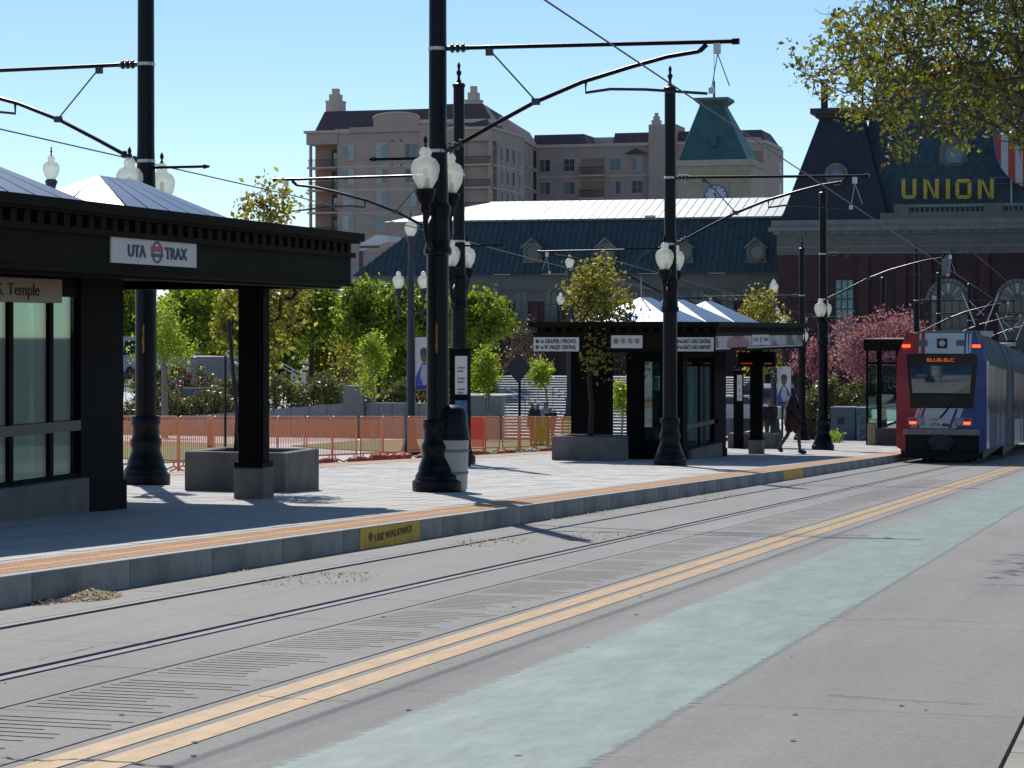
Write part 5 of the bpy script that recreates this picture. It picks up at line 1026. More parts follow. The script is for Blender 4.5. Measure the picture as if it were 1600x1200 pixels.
for k, (ua, va, Ya, ub, vb2, Yb) in enumerate(((789, 606, 107, 888, 650, 101.2), (819, 588, 116, 888, 617, 108))):
    a, c = on_Y(ua, va, Ya), on_Y(ub, vb2, Yb); h_ = thing('hand_rail', ['lower slanting handrail across the steps', 'upper slanting handrail across the steps'][k], 'handrail', (c.x, c.y, c.z-1)); b = MB()
    for off in (0, -.25): b.tube([a+Vector((0, 0, off)), c+Vector((0, 0, off))], .02, 5)
    b.build('rail', M_HR, h_)
    for f in (0, .33, .66, 1): q = a.lerp(c, f); b = MB(); b.tube([q, q-Vector((0, 0, 1.1))], .02, 5); b.build('post', M_HR, h_)
# blue-green site cabinets right of the far pole
for k, (u0, u1, vt) in enumerate(((1298, 1336, 636), (1337, 1356, 637))):
    a, c = on_Y(u0, vt, 100), on_Y(u1, 690, 100); tt = thing('site_cabinet', ['blue-grey cabinet right of the twin globe pole', 'narrow blue-grey cabinet beside the small shelter'][k], 'cabinet', ((a.x+c.x)/2, 100, g(100)))
    b = MB(); b.bbox((a.x, 100, g(100)), (c.x, 101.5, a.z), .02); b.build('body', mat('blue_grey_cabinet', (.07, .10, .14), .5), tt)
    if k == 0: b = MB(); b.box((a.x+.3, 99.98, a.z-.75), (a.x+.6, 100, a.z-.45)); b.build('vent', M_INK, tt)
tt = thing('stair_rail', 'teal slanting stair rail left of the small shelter', 'railing', on_Y(1350, 700, 98)); b = MB()
for (u0, v0, u1, v1) in ((1342, 652, 1354, 645), (1344, 669, 1354, 663), (1345, 686, 1356, 676)): b.tube([on_Y(u0, v0, 98), on_Y(u1, v1, 98)], .04, 5)
b.build('rail', mat('teal_rail', (.07, .16, .16), .5), tt); b = MB(); b.tube([on_Y(1354, 640, 98), on_Y(1354, 695, 98)], .04, 5); b.tube([on_Y(1342, 650, 98), on_Y(1342, 695, 98)], .04, 5); b.build('post', mat('teal_rail', (.07, .16, .16), .5), tt)

# ------------------------------------------------------------------ vegetation
def leaves_mesh(name, C, size, m_, spread, k, flat=0.0):
    N = len(C)*k; P = np.repeat(C, k, 0)+RNG.normal(0, 1, (N, 3))*spread
    nr = RNG.normal(0, 1, (N, 3)); nr[:, 2] += flat; nr /= np.linalg.norm(nr, axis=1)[:, None]
    a = np.cross(nr, RNG.normal(0, 1, (N, 3))); a /= np.linalg.norm(a, axis=1)[:, None]; b_ = np.cross(nr, a)
    s = (size*RNG.uniform(.6, 1.25, N))[:, None]
    V = np.empty((N, 4, 3)); V[:, 0] = P-a*s; V[:, 1] = P+b_*s*.62+nr*s*.15; V[:, 2] = P+a*s; V[:, 3] = P-b_*s*.62+nr*s*.15
    me = bpy.data.meshes.new(name); me.vertices.add(N*4); me.vertices.foreach_set('co', V.reshape(-1)); me.loops.add(N*4); me.loops.foreach_set('vertex_index', np.arange(N*4, dtype=np.int32))
    me.polygons.add(N); me.polygons.foreach_set('loop_start', np.arange(0, N*4, 4, dtype=np.int32)); me.update(calc_edges=True); me.materials.append(m_); return me
def branch_mesh(name, nodes, par, rad, m_, sides=5):
    nodes = np.array(nodes); V = []; F = []
    ang = np.linspace(0, 2*np.pi, sides, endpoint=False)
    for i, p in enumerate(par):
        if p < 0: continue
        A, B = nodes[p], nodes[i]; d = B-A; L_ = np.linalg.norm(d)
        if L_ < 1e-5: continue
        d = d/L_; u = np.cross(d, [0.3, .2, 1.0]); u /= np.linalg.norm(u)+1e-9; w2 = np.cross(d, u); n0 = len(V)
        r0 = min(rad[p], rad[i]*1.6); r1 = rad[i]
        for q, r in ((A, r0), (B+d*r1*.3, r1)):
            for a in ang: V.append(q+u*math.cos(a)*r+w2*math.sin(a)*r)
        for j in range(sides): k = (j+1) % sides; F.append((n0+j, n0+k, n0+sides+k, n0+sides+j))
    me = bpy.data.meshes.new(name); me.from_pydata([tuple(v) for v in V], [], F); me.materials.append(m_); me.polygons.foreach_set('use_smooth', [True]*len(F)); me.update(); return me
def grow(root, attr, tip_r=.008, expo=.42, up=.25, jit=.12, seglen=.5, trunk_r=None):
    """connect every attractor to the nearest part of the growing skeleton"""
    nodes = [np.array(p, float) for p in root]; par = [-1]+list(range(len(root)-1))
    top = nodes[-1]; order = np.argsort(np.linalg.norm(attr-top, axis=1)); tips = []
    start = max(1, len(root)-3)
    for i in order:
        a = attr[i]; Nn = np.array(nodes[start:]); dd = Nn-a; dist = np.linalg.norm(dd, axis=1)+up*np.maximum(0, dd[:, 2])*2
        j = int(np.argmin(dist))+start; cur = nodes[j]; L_ = np.linalg.norm(a-cur); ns_ = max(1, int(L_/seglen)); prev = j
        for k in range(1, ns_+1):
            q = cur+(a-cur)*(k/ns_); 
            if k < ns_: q = q+RNG.normal(0, jit*L_/ns_, 3)+np.array([0, 0, -.04*L_])
            nodes.append(q); par.append(prev); prev = len(nodes)-1
        tips.append(prev)
    cnt = np.zeros(len(nodes))
    for tp in tips:
        k = tp
        while k >= 0: cnt[k] += 1; k = par[k]
    rad = tip_r*np.maximum(cnt, 1)**expo
    if trunk_r:
        for k in range(len(root)): rad[k] = max(rad[k], trunk_r*(1-.4*k/len(root)))
    return nodes, par, rad
def tree(label, base, lo, hi, rx, ry, n_attr, k_leaf, leaf, lm, bm_, name='tree', cat='tree', group=None, shape=1.0, clump=.28, tip_r=.012, trunk_r=.12, sparse=.25, expo=.42, offset=(0, 0)):
    """crown between heights lo..hi above base"""
    t = thing(name, label, cat, base, group); zc, rz = (lo+hi)/2, (hi-lo)/2; nb = max(5, n_attr//14)
    lobes = []
    for i in range(nb):
        d = RNG.normal(0, 1, 3); d /= np.linalg.norm(d); rr = RNG.uniform(.25, .85); f = 1.0 if shape >= 1 else 1
        q = d*rr; q[2] = np.clip(q[2], -.85, .9); tap = 1.0-(max(0, q[2])*(1-shape)*1.1) 
        lobes.append(np.array([q[0]*rx*tap+offset[0], q[1]*ry*tap+offset[1], zc+q[2]*rz]))
    lobes = np.array(lobes); A = []
    while len(A) < n_attr:
        L_ = lobes[RNG.integers(nb)]; s = RNG.normal(0, 1, 3)*np.array([rx, ry, rz])*.2; p_ = L_+s
        e = ((p_[0]-offset[0])/rx)**2+((p_[1]-offset[1])/ry)**2+((p_[2]-zc)/rz)**2
        tp = 1 if p_[2] < zc else 1-(p_[2]-zc)/rz*(1-shape)
        if e < 1.08*tp*tp+.02: A.append(p_)
    A = np.array(A); tl_ = lo+(hi-lo)*.18
    root = [(0, 0, -.2)]+[(RNG.normal(0, .05)+offset[0]*f*.7, RNG.normal(0, .05)+offset[1]*f*.7, tl_*f) for f in (.35, .7, 1.0)]
    nodes, par, rad = grow(root, A, tip_r, expo, trunk_r=trunk_r)
    link('trunk', branch_mesh('trunk', nodes, par, rad, bm_), t)
    link('crown', leaves_mesh('crown', A, leaf, lm, clump, k_leaf, .3), t); return t
def tree_px(label, u, Y, vt, vb, hwpx, n_attr, k_leaf, leaf, lm, bm_, vbase=None, **kw):
    a, b_ = on_Y(u, vt, Y), on_Y(u, vb, Y); z0 = g(Y) if vbase is None else on_Y(u, vbase, Y).z; zd = Y/(C_+S_*(u-800)/FPX); r = hwpx*zd/FPX
    return tree(label, (a.x, Y, z0), max(.3, b_.z-z0), a.z-z0, r, r, n_attr, k_leaf, leaf, lm, bm_, **kw)
G1 = 'row of leafy trees across the plaza'
for (lab, u, Y, vt, vb, hwp, lm) in (
    ('bushy green tree filling the gap left of the leftmost pole', 190, 122, 425, 575, 62, M_LEAF_MID),
    ('green tree between the leftmost pole and the shelter column, trunk hidden', 318, 126, 418, 560, 66, M_LEAF_MID),
    ('olive-green tree just left of the near shelter column', 395, 118, 430, 585, 52, M_LEAF_OLIVE),
    ('round green tree with dark trunk right of the near shelter column', 487, 124, 436, 552, 52, M_LEAF_MID),
    ('broad dense green tree under the side globes of the bannered lamp', 590, 120, 440, 548, 64, M_LEAF_MID),
    ('green tree mostly hidden behind the nearest pole', 680, 122, 446, 545, 45, M_LEAF_MID),
    ('square-topped dense green tree right of the slim pole', 752, 118, 448, 540, 54, M_LEAF_MID)):
    tree_px(lab, u, Y, vt, vb, hwp*1.12, 400, 22, .145, lm, M_BARKD, group=G1, clump=.20, trunk_r=.17)
tree_px('twiggy olive tree in the hollow left of the sapling', 540, 132, 520, 610, 50, 120, 12, .10, M_LEAF_OLIVE, M_BARK, clump=.3, trunk_r=.1)
tree_px('plum-brown thin-leaved tree left of the far direction sign', 818, 130, 492, 600, 34, 120, 12, .09, M_LEAF_PLUM, M_BARKL, clump=.25, trunk_r=.08)
G3 = 'dense far trees closing the view between plaza and station'
for (lab, u, Y, vt, vb, hwp, lm) in (
    ('wide dark tree far behind the leftmost pole', 215, 150, 455, 640, 80, M_LEAF_MID), ('wide olive tree far behind the near shelter opening', 330, 152, 450, 640, 80, M_LEAF_OLIVE),
    ('wide green tree far behind the near shelter column', 430, 150, 452, 640, 75, M_LEAF_MID), ('olive tree far behind the dark-trunked tree', 525, 154, 462, 640, 62, M_LEAF_OLIVE), ('dark tree far behind the bannered street lamp', 640, 150, 470, 640, 62, M_LEAF_MID), ('dark tree far behind the slim pole', 735, 152, 480, 620, 50, M_LEAF_OLIVE)):
    tree_px(lab, u, Y, vt, vb, hwp, 300, 26, .19, lm, M_BARKD, group=G3, clump=.34, trunk_r=.2)
G2 = 'young bright green saplings'
for (lab, u, Y, vt, vb, hwp, n_) in (
    ('bright sapling with pale trunk just right of the leftmost pole', 258, 92, 440, 588, 62, 150),
    ('bright narrow sapling beside the wall pillar', 583, 97, 505, 618, 30, 90),
    ('bright sapling in front of the taller block wall', 762, 96, 537, 618, 32, 90),
    ('bright fan-shaped sapling on the steps behind the diamond sign', 852, 98, 548, 618, 30, 80),
    ('smallest bright sapling between the two far shelter piers', 970, 96, 585, 645, 19, 60)):
    tree_px(lab, u, Y, vt, vb, hwp, n_, 20, .075, M_LEAF_BRIGHT, M_BARKL, group=G2, clump=.17, trunk_r=.06 if n_ < 100 else .17, tip_r=.006, shape=.55)
tree_px('olive leafy tree rising behind the right end of the far shelter', 1188, 78, 425, 590, 42, 200, 16, .075, M_LEAF_PLANTER, M_BARKD, clump=.16, trunk_r=.07, shape=.45, tip_r=.006)
tree_px('small bright tree behind the far shelter, right of its olive neighbour', 1222, 110, 495, 520, 14, 40, 14, .09, M_LEAF_OLIVE, M_BARKD, clump=.2, trunk_r=.06)
# planter trees
tree('thin tree in the near planter whose top shows above the near shelter roof', (pl1[1]-.25, pl1[2], pl1[3]), 1.0, 4.62, .78, .7, 210, 15, .046, M_LEAF_PLANTER, M_BARKD, shape=.25, clump=.085, tip_r=.0035, trunk_r=.05, offset=(.42, 0))
tree('leafy olive tree in the brown planter beside the far shelter', (pl2[1]-.0, pl2[2], pl2[3]), 1.45, 4.8, .98, .9, 250, 13, .056, M_LEAF_PLANTER, M_BARKD, shape=.42, clump=.13, tip_r=.004, trunk_r=.075, offset=(.12, 0))
a = on_Y(352, 700, 36.0); tt = thing('looped_post', 'thin dark post with a round loop on top, just left of the near shelter column', 'post', (a.x, 36.0, g(36)+PH)); zt_ = on_Y(352, 556, 36).z-tt.location.z
b = MB(); b.tube([(0, 0, 0), (0, 0, zt_)], .022, 6); b.build('post', M_BLACK, tt, False); b = MB(); b.tube([(.09*math.cos(q)+.09, 0, zt_+.0+.09*math.sin(q)) for q in [2*math.pi*k/14 for k in range(15)]], .012, 5); b.build('loop', M_STEEL, tt, False)
a = on_Y(328, 650, 70.0); tt = thing('red_bollard', 'short dark red post seen over the barricades left of the column', 'bollard', (a.x, 70.0, g(70))); b = MB(); b.lathe((0, 0, 0), [(.1, 0), (.1, a.z-g(70)), (.05, a.z-g(70)+.03)], 10); b.build('post', mat('dark_red_post', (.2, .02, .03), .5), tt, False)
b = MB(); b.lathe((0, 0, a.z-g(70)-.12), [(.103, 0), (.103, .06)], 10); b.build('band', M_WHITE, tt, False)
for u_ in (455, 474): pass
tt = thing('sloping_handrail', 'pale sloping handrail above the hedge right of the near column', 'railing', on_Y(460, 590, 106)); b = MB(); b.tube([on_Y(437, 565, 106), on_Y(478, 588, 106)], .03, 5); b.tube([on_Y(437, 571, 106), on_Y(478, 594, 106)], .03, 5); b.build('rail', M_WHITE, tt)
b = MB(); b.tube([on_Y(457, 577, 106), on_Y(457, 606, 106)], .03, 5); b.build('post', M_WHITE, tt)
# tree stake and wrapped trunk in near planter
b = MB(); b.tube([(pl1[1]-.1, pl1[2]-.2, pl1[3]), (pl1[1]-.28, pl1[2]-.2, pl1[3]+1.9)], .03, 6); o = b.build('tree_stake', M_INK); tag(o, 'dark leaning stake in the near planter beside the column', 'stake')
tree_px('pink redbud tree in full blossom between the far poles', 1378, 108, 482, 612, 88, 420, 26, .075, M_LEAF_PINK, M_BARKD, clump=.24, trunk_r=.14, name='redbud_tree', tip_r=.008)
tree_px('small pink blossoming tree left of the twin globe pole', 1268, 112, 528, 610, 34, 130, 22, .07, M_LEAF_PINK, M_BARKD, clump=.22, trunk_r=.08, name='redbud_tree', tip_r=.008)
# hedges
def hedge(label, u0, u1, v0, v1, Y, dep, lm, n, leaf=.085):
    a, c = on_Y(u0, v0, Y), on_Y(u1, v1, Y); cx = (a.x+c.x)/2; z0 = min(c.z, g(Y)); t = thing('hedge', label, 'hedge', (cx, Y+dep/2, z0))
    h = a.z-z0; W_ = abs(c.x-a.x)/2; C0 = np.column_stack([RNG.uniform(-W_, W_, n), RNG.uniform(-dep/2, dep/2, n), (1-RNG.power(2.2, n)*0-RNG.uniform(0, 1, n)**1.7*.95)*h])
    C0[:, 2] *= .86+.14*np.sin(C0[:, 0]*2.3+C0[:, 1]); link('crown', leaves_mesh('crown', C0, leaf, lm, .11, 14, .5), t)
    nodes = []; par = []
    for k in range(max(6, n//12)):
        q = C0[RNG.integers(n)]; nodes += [np.array([q[0]*.98, q[1]*.9, 0]), q]; par += [-1, len(nodes)-2]
    link('stems', branch_mesh('stems', nodes, par, [.018]*len(nodes), M_BARKD, 4), t)
    b = MB(); b.box((-W_, -dep/2, -.1), (W_, dep/2, h*.35)); link('soil', b.mesh('soil', M_SOIL), t); return t
hedge('red-tipped hedge behind and left of the leftmost pole', 190, 300, 574, 616, 106, 2.0, M_LEAF_RED, 260)
hedge('green hedge in front of the concrete enclosure', 300, 400, 570, 618, 106.5, 2.0, M_LEAF_HEDGE, 260)
hedge('lower green hedge above the sloping wall at left', 190, 415, 608, 655, 101.6, 1.6, M_LEAF_HEDGE, 520)
hedge('long hedge above the sloping wall right of the near column', 415, 537, 582, 645, 101.8, 2.2, M_LEAF_HEDGE, 420)
hedge('low hedge on the wall between the pillar and the nearest pole', 571, 640, 596, 632, 101.2, 1.6, M_LEAF_HEDGE, 230)
hedge('red and green shrub just left of the timetable pylon', 646, 700, 596, 630, 101.2, 1.6, M_LEAF_RED, 150)
hedge('dark green shrub left of the twin globe pole', 1250, 1300, 592, 694, 102, 2, M_LEAF_HEDGE, 300)
hedge('small yellow-green shrub at the foot of the twin globe pole', 1294, 1310, 676, 692, 92, .6, M_LEAF_BRIGHT, 30, .05)
hedge('dense planting behind the far shelter, dark under the redbud', 1296, 1345, 590, 640, 120, 2, M_LEAF_HEDGE, 200)

# overhanging street tree at top right: trunk and main crown stand to the right of the frame
def near_tree():
    Yt, Xt = 24.0, 3.4; t = thing('street_tree', 'overhanging street tree with fresh yellow-green leaves at top right', 'tree', (Xt, Yt, g(Yt))); A = []
    poly = [(1222, 80), (1235, 130), (1290, 160), (1300, 195), (1330, 215), (1350, 175), (1385, 190), (1390, 262), (1415, 258), (1425, 215), (1470, 200), (1480, 245), (1515, 240), (1520, 200), (1560, 205), (1600, 235), (1700, 270), (1900, 300), (2200, 200), (2200, -260), (1600, -260), (1330, -40), (1370, 5), (1300, 20), (1290, 60)]
    def inside(x, y):
        c = False; n = len(poly); j = n-1
        for i in range(n):
            xi, yi = poly[i]; xj, yj = poly[j]
            if (yi > y) != (yj > y) and x < (xj-xi)*(y-yi)/(yj-yi)+xi: c = not c
            j = i
        return c
    while len(A) < 2500:
        u = RNG.uniform(1215, 2100) if RNG.random() < .35 else RNG.uniform(1215, 1640); v = RNG.uniform(-240, 290)
        if not inside(u, v): continue
        if v > 120 and RNG.random() < .45: continue
        if u < 1330 and RNG.random() < .45: continue
        z = RNG.uniform(22.5, 27.5); xr = (u-800)/FPX; A.append((z*(-S_+xr*C_)-Xt, z*(C_+xr*S_)-Yt, HC-(v-HZ)/FPX*z-g(Yt)))
    A = np.array(A); root = [(0, 0, -.2), (0, 0, 1.4), (-.15, 0, 2.8), (-.5, .1, 3.8), (-1.1, .2, 4.4), (-2.0, .3, 4.85), (-3.0, .3, 5.0)]
    nodes, par, rad = grow(root, A, .0028, .47, .1, .16, .22, trunk_r=.22)
    link('trunk', branch_mesh('trunk', nodes, par, rad, M_BARK, 5), t)
    k = RNG.random(len(A)) < .55
    link('crown', leaves_mesh('crown', A, .036, M_LEAF_NEAR, .06, 8, .2), t)
    tw = A[k]; extra = np.repeat(tw, 2, 0)+RNG.normal(0, .10, (len(tw)*2, 3)); nn = []; pp = []
    for i, q in enumerate(extra): nn += [tw[i//2], (tw[i//2]+q)/2+RNG.normal(0, .02, 3), q]; pp += [-1, len(nn)-3, len(nn)-2]
    link('twigs', branch_mesh('twigs', nn, pp, [.003]*len(nn), M_BARK, 3), t)
near_tree()

# ------------------------------------------------------------------ union depot
YD = 195.0; GD = g(200)
dz_ = lambda v: HC-(v-HZ)/FPX*(YD*1.02)
def DX(u, Y=YD): return on_Y(u, 0, Y).x
wg = thing('depot_wing', 'long low station wing with steep blue roof and red brick walls', 'building', (DX(880), YD, GD))
x0, x1 = DX(550), DX(1222); ze = on_Y(880, 428, YD).z; zk = on_Y(880, 343, YD+2.8).z; zr = on_Y(880, 314, YD+9).z
P = lambda mb, nm_, m_, par=wg, **k: mb.build(nm_, m_, par, True, **k)
b = MB(); b.box((x0+1.2, YD, GD-.5), (x1, YD+16, ze-2.4)); P(b, 'wall', M_BRICK)
b = MB(); b.box((x0+.9, YD-.12, ze-1.5), (x1, YD, ze-.35)); b.box((x0+.7, YD-.3, ze-.35), (x1, YD, ze-.12)); b.box((x0+1.0, YD-.06, ze-2.4), (x1, YD, ze-1.5)); b.box((x0+.8, YD-.3, ze-1.62), (x1, YD, ze-1.5)); P(b, 'cornice', M_STONE)
b = MB(); b.box((x0+.35, YD-.75, ze-.12), (x1, YD+.1, ze)); P(b, 'gutter', mat('dark_blue_gutter', (.012, .03, .05), .5))
for u in (775, 850, 930, 1000, 1110): b = MB(); xx = DX(u); b.box((xx, YD-.80, ze-.06), (xx+random.uniform(1.2, 3), YD-.76, ze-.02)); P(b, 'gutter_strip', M_STEEL)
# mansard front, left hip
xk0 = DX(665, YD+2.8); b = MB(); b.poly((x0+.35, YD-.7, ze), (x1, YD-.7, ze), (x1, YD+2.8, zk), (xk0, YD+2.8, zk)); b.poly((x0+.35, YD+17, ze), (x0+.35, YD-.7, ze), (xk0, YD+2.8, zk), (xk0, YD+13, zk)); b.poly((x0+.35, YD-.7, ze-.02), (x0+.35, YD+17, ze-.02), (x1, YD+17, ze-.02), (x1, YD-.7, ze-.02)); P(b, 'mansard_roof', M_SLATE)
sl_v = Vector((0, 3.5, zk-ze)).normalized(); nrm = Vector((0, -(zk-ze), 3.5)).normalized()
sm = MB(); sm.box((-.03, 0, 0), (.03, 3.5, .05)); 
b = MB(); x = x0+1.6
while x < x1-.2:
    t0 = max(0, 1-(x-x0)/(xk0-x0)) if x < xk0 else 0
    ylim = 3.5*(1-t0); zlim = (zk-ze)*(1-t0)
    b.add([(x-.022, YD-.7, ze+.0), (x+.022, YD-.7, ze+.0), (x+.022, YD-.7+ylim, ze+zlim), (x-.022, YD-.7+ylim, ze+zlim), (x-.022, YD-.7-.05, ze+.03), (x+.022, YD-.75, ze+.03), (x+.022, YD-.75+ylim, ze+zlim+.03), (x-.022, YD-.75+ylim, ze+zlim+.03)], [(4, 5, 6, 7), (0, 4, 7, 3), (1, 2, 6, 5)]); x += .52
P(b, 'roof_seams', M_SLATE)
# pale upper roof in panels
xr0 = DX(765, YD+9); n = 56; W0, W1 = DX(600, YD+2.8), x1+2
b = MB(); b.poly((W0, YD+2.7, zk-.02), (x1, YD+2.7, zk-.02), (x1, YD+9, zr-.05), (xr0, YD+9, zr-.05)); P(b, 'roof_deck', M_SEAM)
step = .78; x = xk0-.4
while x < x1+.5:
    zz = zk; y_a, y_b = YD+2.7, YD+9
    if x < xr0: f_ = max(0.04, (x-xk0+.6)/(xr0-xk0+.6)); y_b = y_a+(y_b-y_a)*min(1, f_)
    zb2 = zk+(zr-zk)*(y_b-y_a)/(9-2.7)
    b = MB(); e = .035; b.loft([[(x+e, y_a, zz-.02), (min(x+step-e, x1+1), y_a, zz-.02), (min(x+step-e, x1+1), y_b, zb2-.02), (x+e, y_b, zb2-.02)], [(x+e, y_a, zz+.02), (min(x+step-e, x1+1), y_a, zz+.02), (min(x+step-e, x1+1), y_b, zb2+.02), (x+e, y_b, zb2+.02)]]); P(b, 'roof_panel', M_METALROOF); x += step
b = MB(); b.box((xk0, YD+2.55, zk-.12), (x1, YD+2.75, zk+.05)); P(b, 'roof_break', M_STONE2)
b = MB(); a = on_Y(1008, 339, YD+3.2); b.box((a.x, YD+3, zk), (a.x+.9, YD+4, zk+.28)); P(b, 'roof_hatch', M_STEEL)
for u in (832, 947, 1068, 1182):   # bull's-eye dormers
    a = on_Y(u, 394, YD-.1); cx, cz = a.x, a.z; dk = P(MB().prism([(cx-.9, cz-.95), (cx+.9, cz-.95), (cx+.78, cz+.35), (cx, cz+1.1), (cx-.78, cz+.35)], 'y', YD-.15, YD+1.8), 'dormer', M_STONE)
    b = MB(); n = 20
    for k in range(n):
        a0, a1 = 2*math.pi*k/n, 2*math.pi*(k+1)/n; b.add([(cx+r*math.cos(q), y, cz+r*math.sin(q)) for y in (YD-.16, YD-.35) for r, q in ((.82, a0), (.82, a1), (.55, a1), (.55, a0))], [(0, 1, 2, 3), (4, 5, 6, 7), (0, 1, 5, 4), (2, 3, 7, 6)])
    b.build('dormer_ring', M_STONE, dk, True); b = MB(); b.disc((cx, YD-.155, cz), .56, 'y', 20, .02); b.build('round_window', M_WIN, dk, True)
    b = MB(); b.tube([(cx-.98, YD-.3, cz+.35), (cx, YD-.3, cz+1.2), (cx+.98, YD-.3, cz+.35)], .08, 4); b.build('pediment', M_STONE, dk, True)
# brick piers and tall windows
u = 575
wn = 0
while u < 1215:
    a = on_Y(u, 452, YD-.05); c = on_Y(u+20, 520, YD-.05)
    wf = P(MB().box((a.x, YD-.08, c.z), (c.x, YD+.02, a.z-.1)), 'window', M_TEALF)
    for i in range(2):
        for j in range(3):
            wx = (c.x-a.x); xx0 = a.x+.08+i*wx*.5; hh = (a.z-.1-c.z)/3; b = MB(); b.box((xx0, YD-.095, c.z+.08+j*hh), (xx0+wx*.5-.14, YD-.081, c.z+hh-.03+j*hh)); b.build('pane', M_WIN, wf, True)
    P(MB().box((a.x-.15, YD-.16, c.z-.2), (c.x+.15, YD, c.z-.03)), 'sill', M_STONE)
    P(MB().box((c.x+.25, YD-.1, GD), (c.x+.95, YD, ze-2.42)), 'brick_pier', M_BRICKT)
    u += 46; wn += 1
# ---- central block with pavilion, big roof, lettering and shield
YC = 188.0
cb = thing('depot_hall', 'central depot hall with tall dark roofs, yellow lettering and balustrade', 'building', (DX(1420, YC), YC, GD))
PC = lambda mb, nm_, m_, par=cb, **k: mb.build(nm_, m_, par, True, **k)
cx0, cx1 = DX(1216, YC), DX(1900, YC); zc1 = on_Y(1300, 398, YC).z; zc2 = on_Y(1300, 366, YC).z; zc3 = on_Y(1300, 344, YC).z
PC(MB().box((cx0, YC, GD-.5), (cx1, YC+26, zc1)), 'wall', M_BRICK)
PC(MB().box((cx0-.1, YC-.1, zc1), (cx1, YC+26, zc2)), 'frieze', M_STONE)
PC(MB().box((cx0-.15, YC-.16, zc1+.6), (cx1, YC, zc1+.72)), 'frieze_band', M_STONE2)
b = MB(); b.box((cx0-.35, YC-.4, zc2), (cx1, YC+26, zc2+.25)); b.box((cx0-.7, YC-.75, zc2+.25), (cx1, YC+26, zc2+.6)); b.box((cx0-.5, YC-.55, zc2+.6), (cx1, YC+26, zc3)); PC(b, 'cornice', M_STONE2)
db = MB(); db.box((-.12, -.55, -.2), (.12, -.1, 0)); dm2 = db.mesh('bracket', M_STONE); x = cx0+.3
while x < DX(1640, YC): link('bracket', dm2, cb, Vector((x, YC-.1, zc2+.25))-cb.location); x += .95
# pavilion roof (flared, flat topped)
def frustum(b, x0, x1, y0, y1, z0, X0, X1, Y0, Y1, z1): b.loft([[(x0, y0, z0), (x1, y0, z0), (x1, y1, z0), (x0, y1, z0)], [(X0, Y0, z1), (X1, Y0, z1), (X1, Y1, z1), (X0, Y1, z1)]])
pz0 = zc3; pz1 = on_Y(1300, 184, YC+3).z; pxl, pxr = DX(1219, YC), DX(1388, YC); qxl, qxr = DX(1281, YC+3), DX(1346, YC+3)
b = MB(); frustum(b, pxl, pxr, YC-.1, YC+9, pz0, pxl+.5, pxr-.4, YC+.4, YC+8.5, pz0+1.4); PC(b, 'pavilion_roof', M_SLATED)
b = MB(); frustum(b, pxl+.5, pxr-.4, YC+.4, YC+8.5, pz0+1.4, qxl, qxr, YC+3, YC+6, pz1); PC(b, 'pavilion_roof', M_SLATED)
b = MB(); b.box((qxl-.3, YC+2.6, pz1), (qxr+.3, YC+6.4, pz1+.3)); b.box((qxl-.7, YC+2.2, pz1+.3), (qxr+.5, YC+6.6, pz1+.75)); PC(b, 'roof_crown', M_SLATED)
b = MB(); a, c = on_Y(1284, 125, YC+6), on_Y(1292, 165, YC+6); b.box((a.x, YC+5.5, pz1+.7), (a.x+.5, YC+6.2, a.z)); b.box((a.x-.15, YC+5.4, a.z-.3), (a.x+.65, YC+6.3, a.z)); PC(b, 'chimney', mat('dark_chimney', (.03, .03, .035), .8))
b = MB(); b.box((pxr-.6, YC-.5, zc3), (pxr+.5, YC+.5, zc3+.5)); PC(b, 'roof_corner', M_STONE)
# main roof
mx0 = DX(1335, YC+2); mz0 = on_Y(1500, 316, YC+2).z; mz1 = on_Y(1500, 116, YC+8).z
b = MB(); frustum(b, mx0, cx1, YC+1.6, YC+24, zc3, mx0+.2, cx1-.6, YC+2.4, YC+23, mz0+1.5); frustum(b, mx0+.2, cx1-.6, YC+2.4, YC+23, mz0+1.5, mx0+1.2, cx1-2, YC+7.5, YC+18, mz1); PC(b, 'main_roof', M_SLATE)
PC(MB().box((mx0+1.6, YC+7.1, mz1), (cx1-1.6, YC+18.4, mz1+.35)), 'roof_crown', M_SLATED)
# balustrade
zb0, zb1 = zc3, on_Y(1500, 319, YC).z
PC(MB().box((pxr+.6, YC-.5, zc3), (cx1, YC+.1, zc3+.55)), 'balustrade_base', M_STONE)
PC(MB().box((pxr+.6, YC-.5, zb1-.22), (cx1, YC+.1, zb1)), 'balustrade_rail', M_STONE2)
bb = MB(); bb.lathe((0, 0, 0), [(.07, 0), (.10, .2), (.05, .5), (.08, zb1-zc3-.78)], 6); bme = bb.mesh('baluster', M_STONE2)
for u0, u1 in ((1422, 1537), (1568, 1640)):
    x = DX(u0, YC)
    while x < DX(u1, YC): link('baluster', bme, cb, Vector((x, YC-.2, zc3+.551))-cb.location); x += .40
for u0, u1 in ((1398, 1421), (1538, 1567)): PC(MB().box((DX(u0, YC), YC-.55, zc3), (DX(u1, YC), YC+.05, zb1+.02)), 'balustrade_pier', M_STONE)
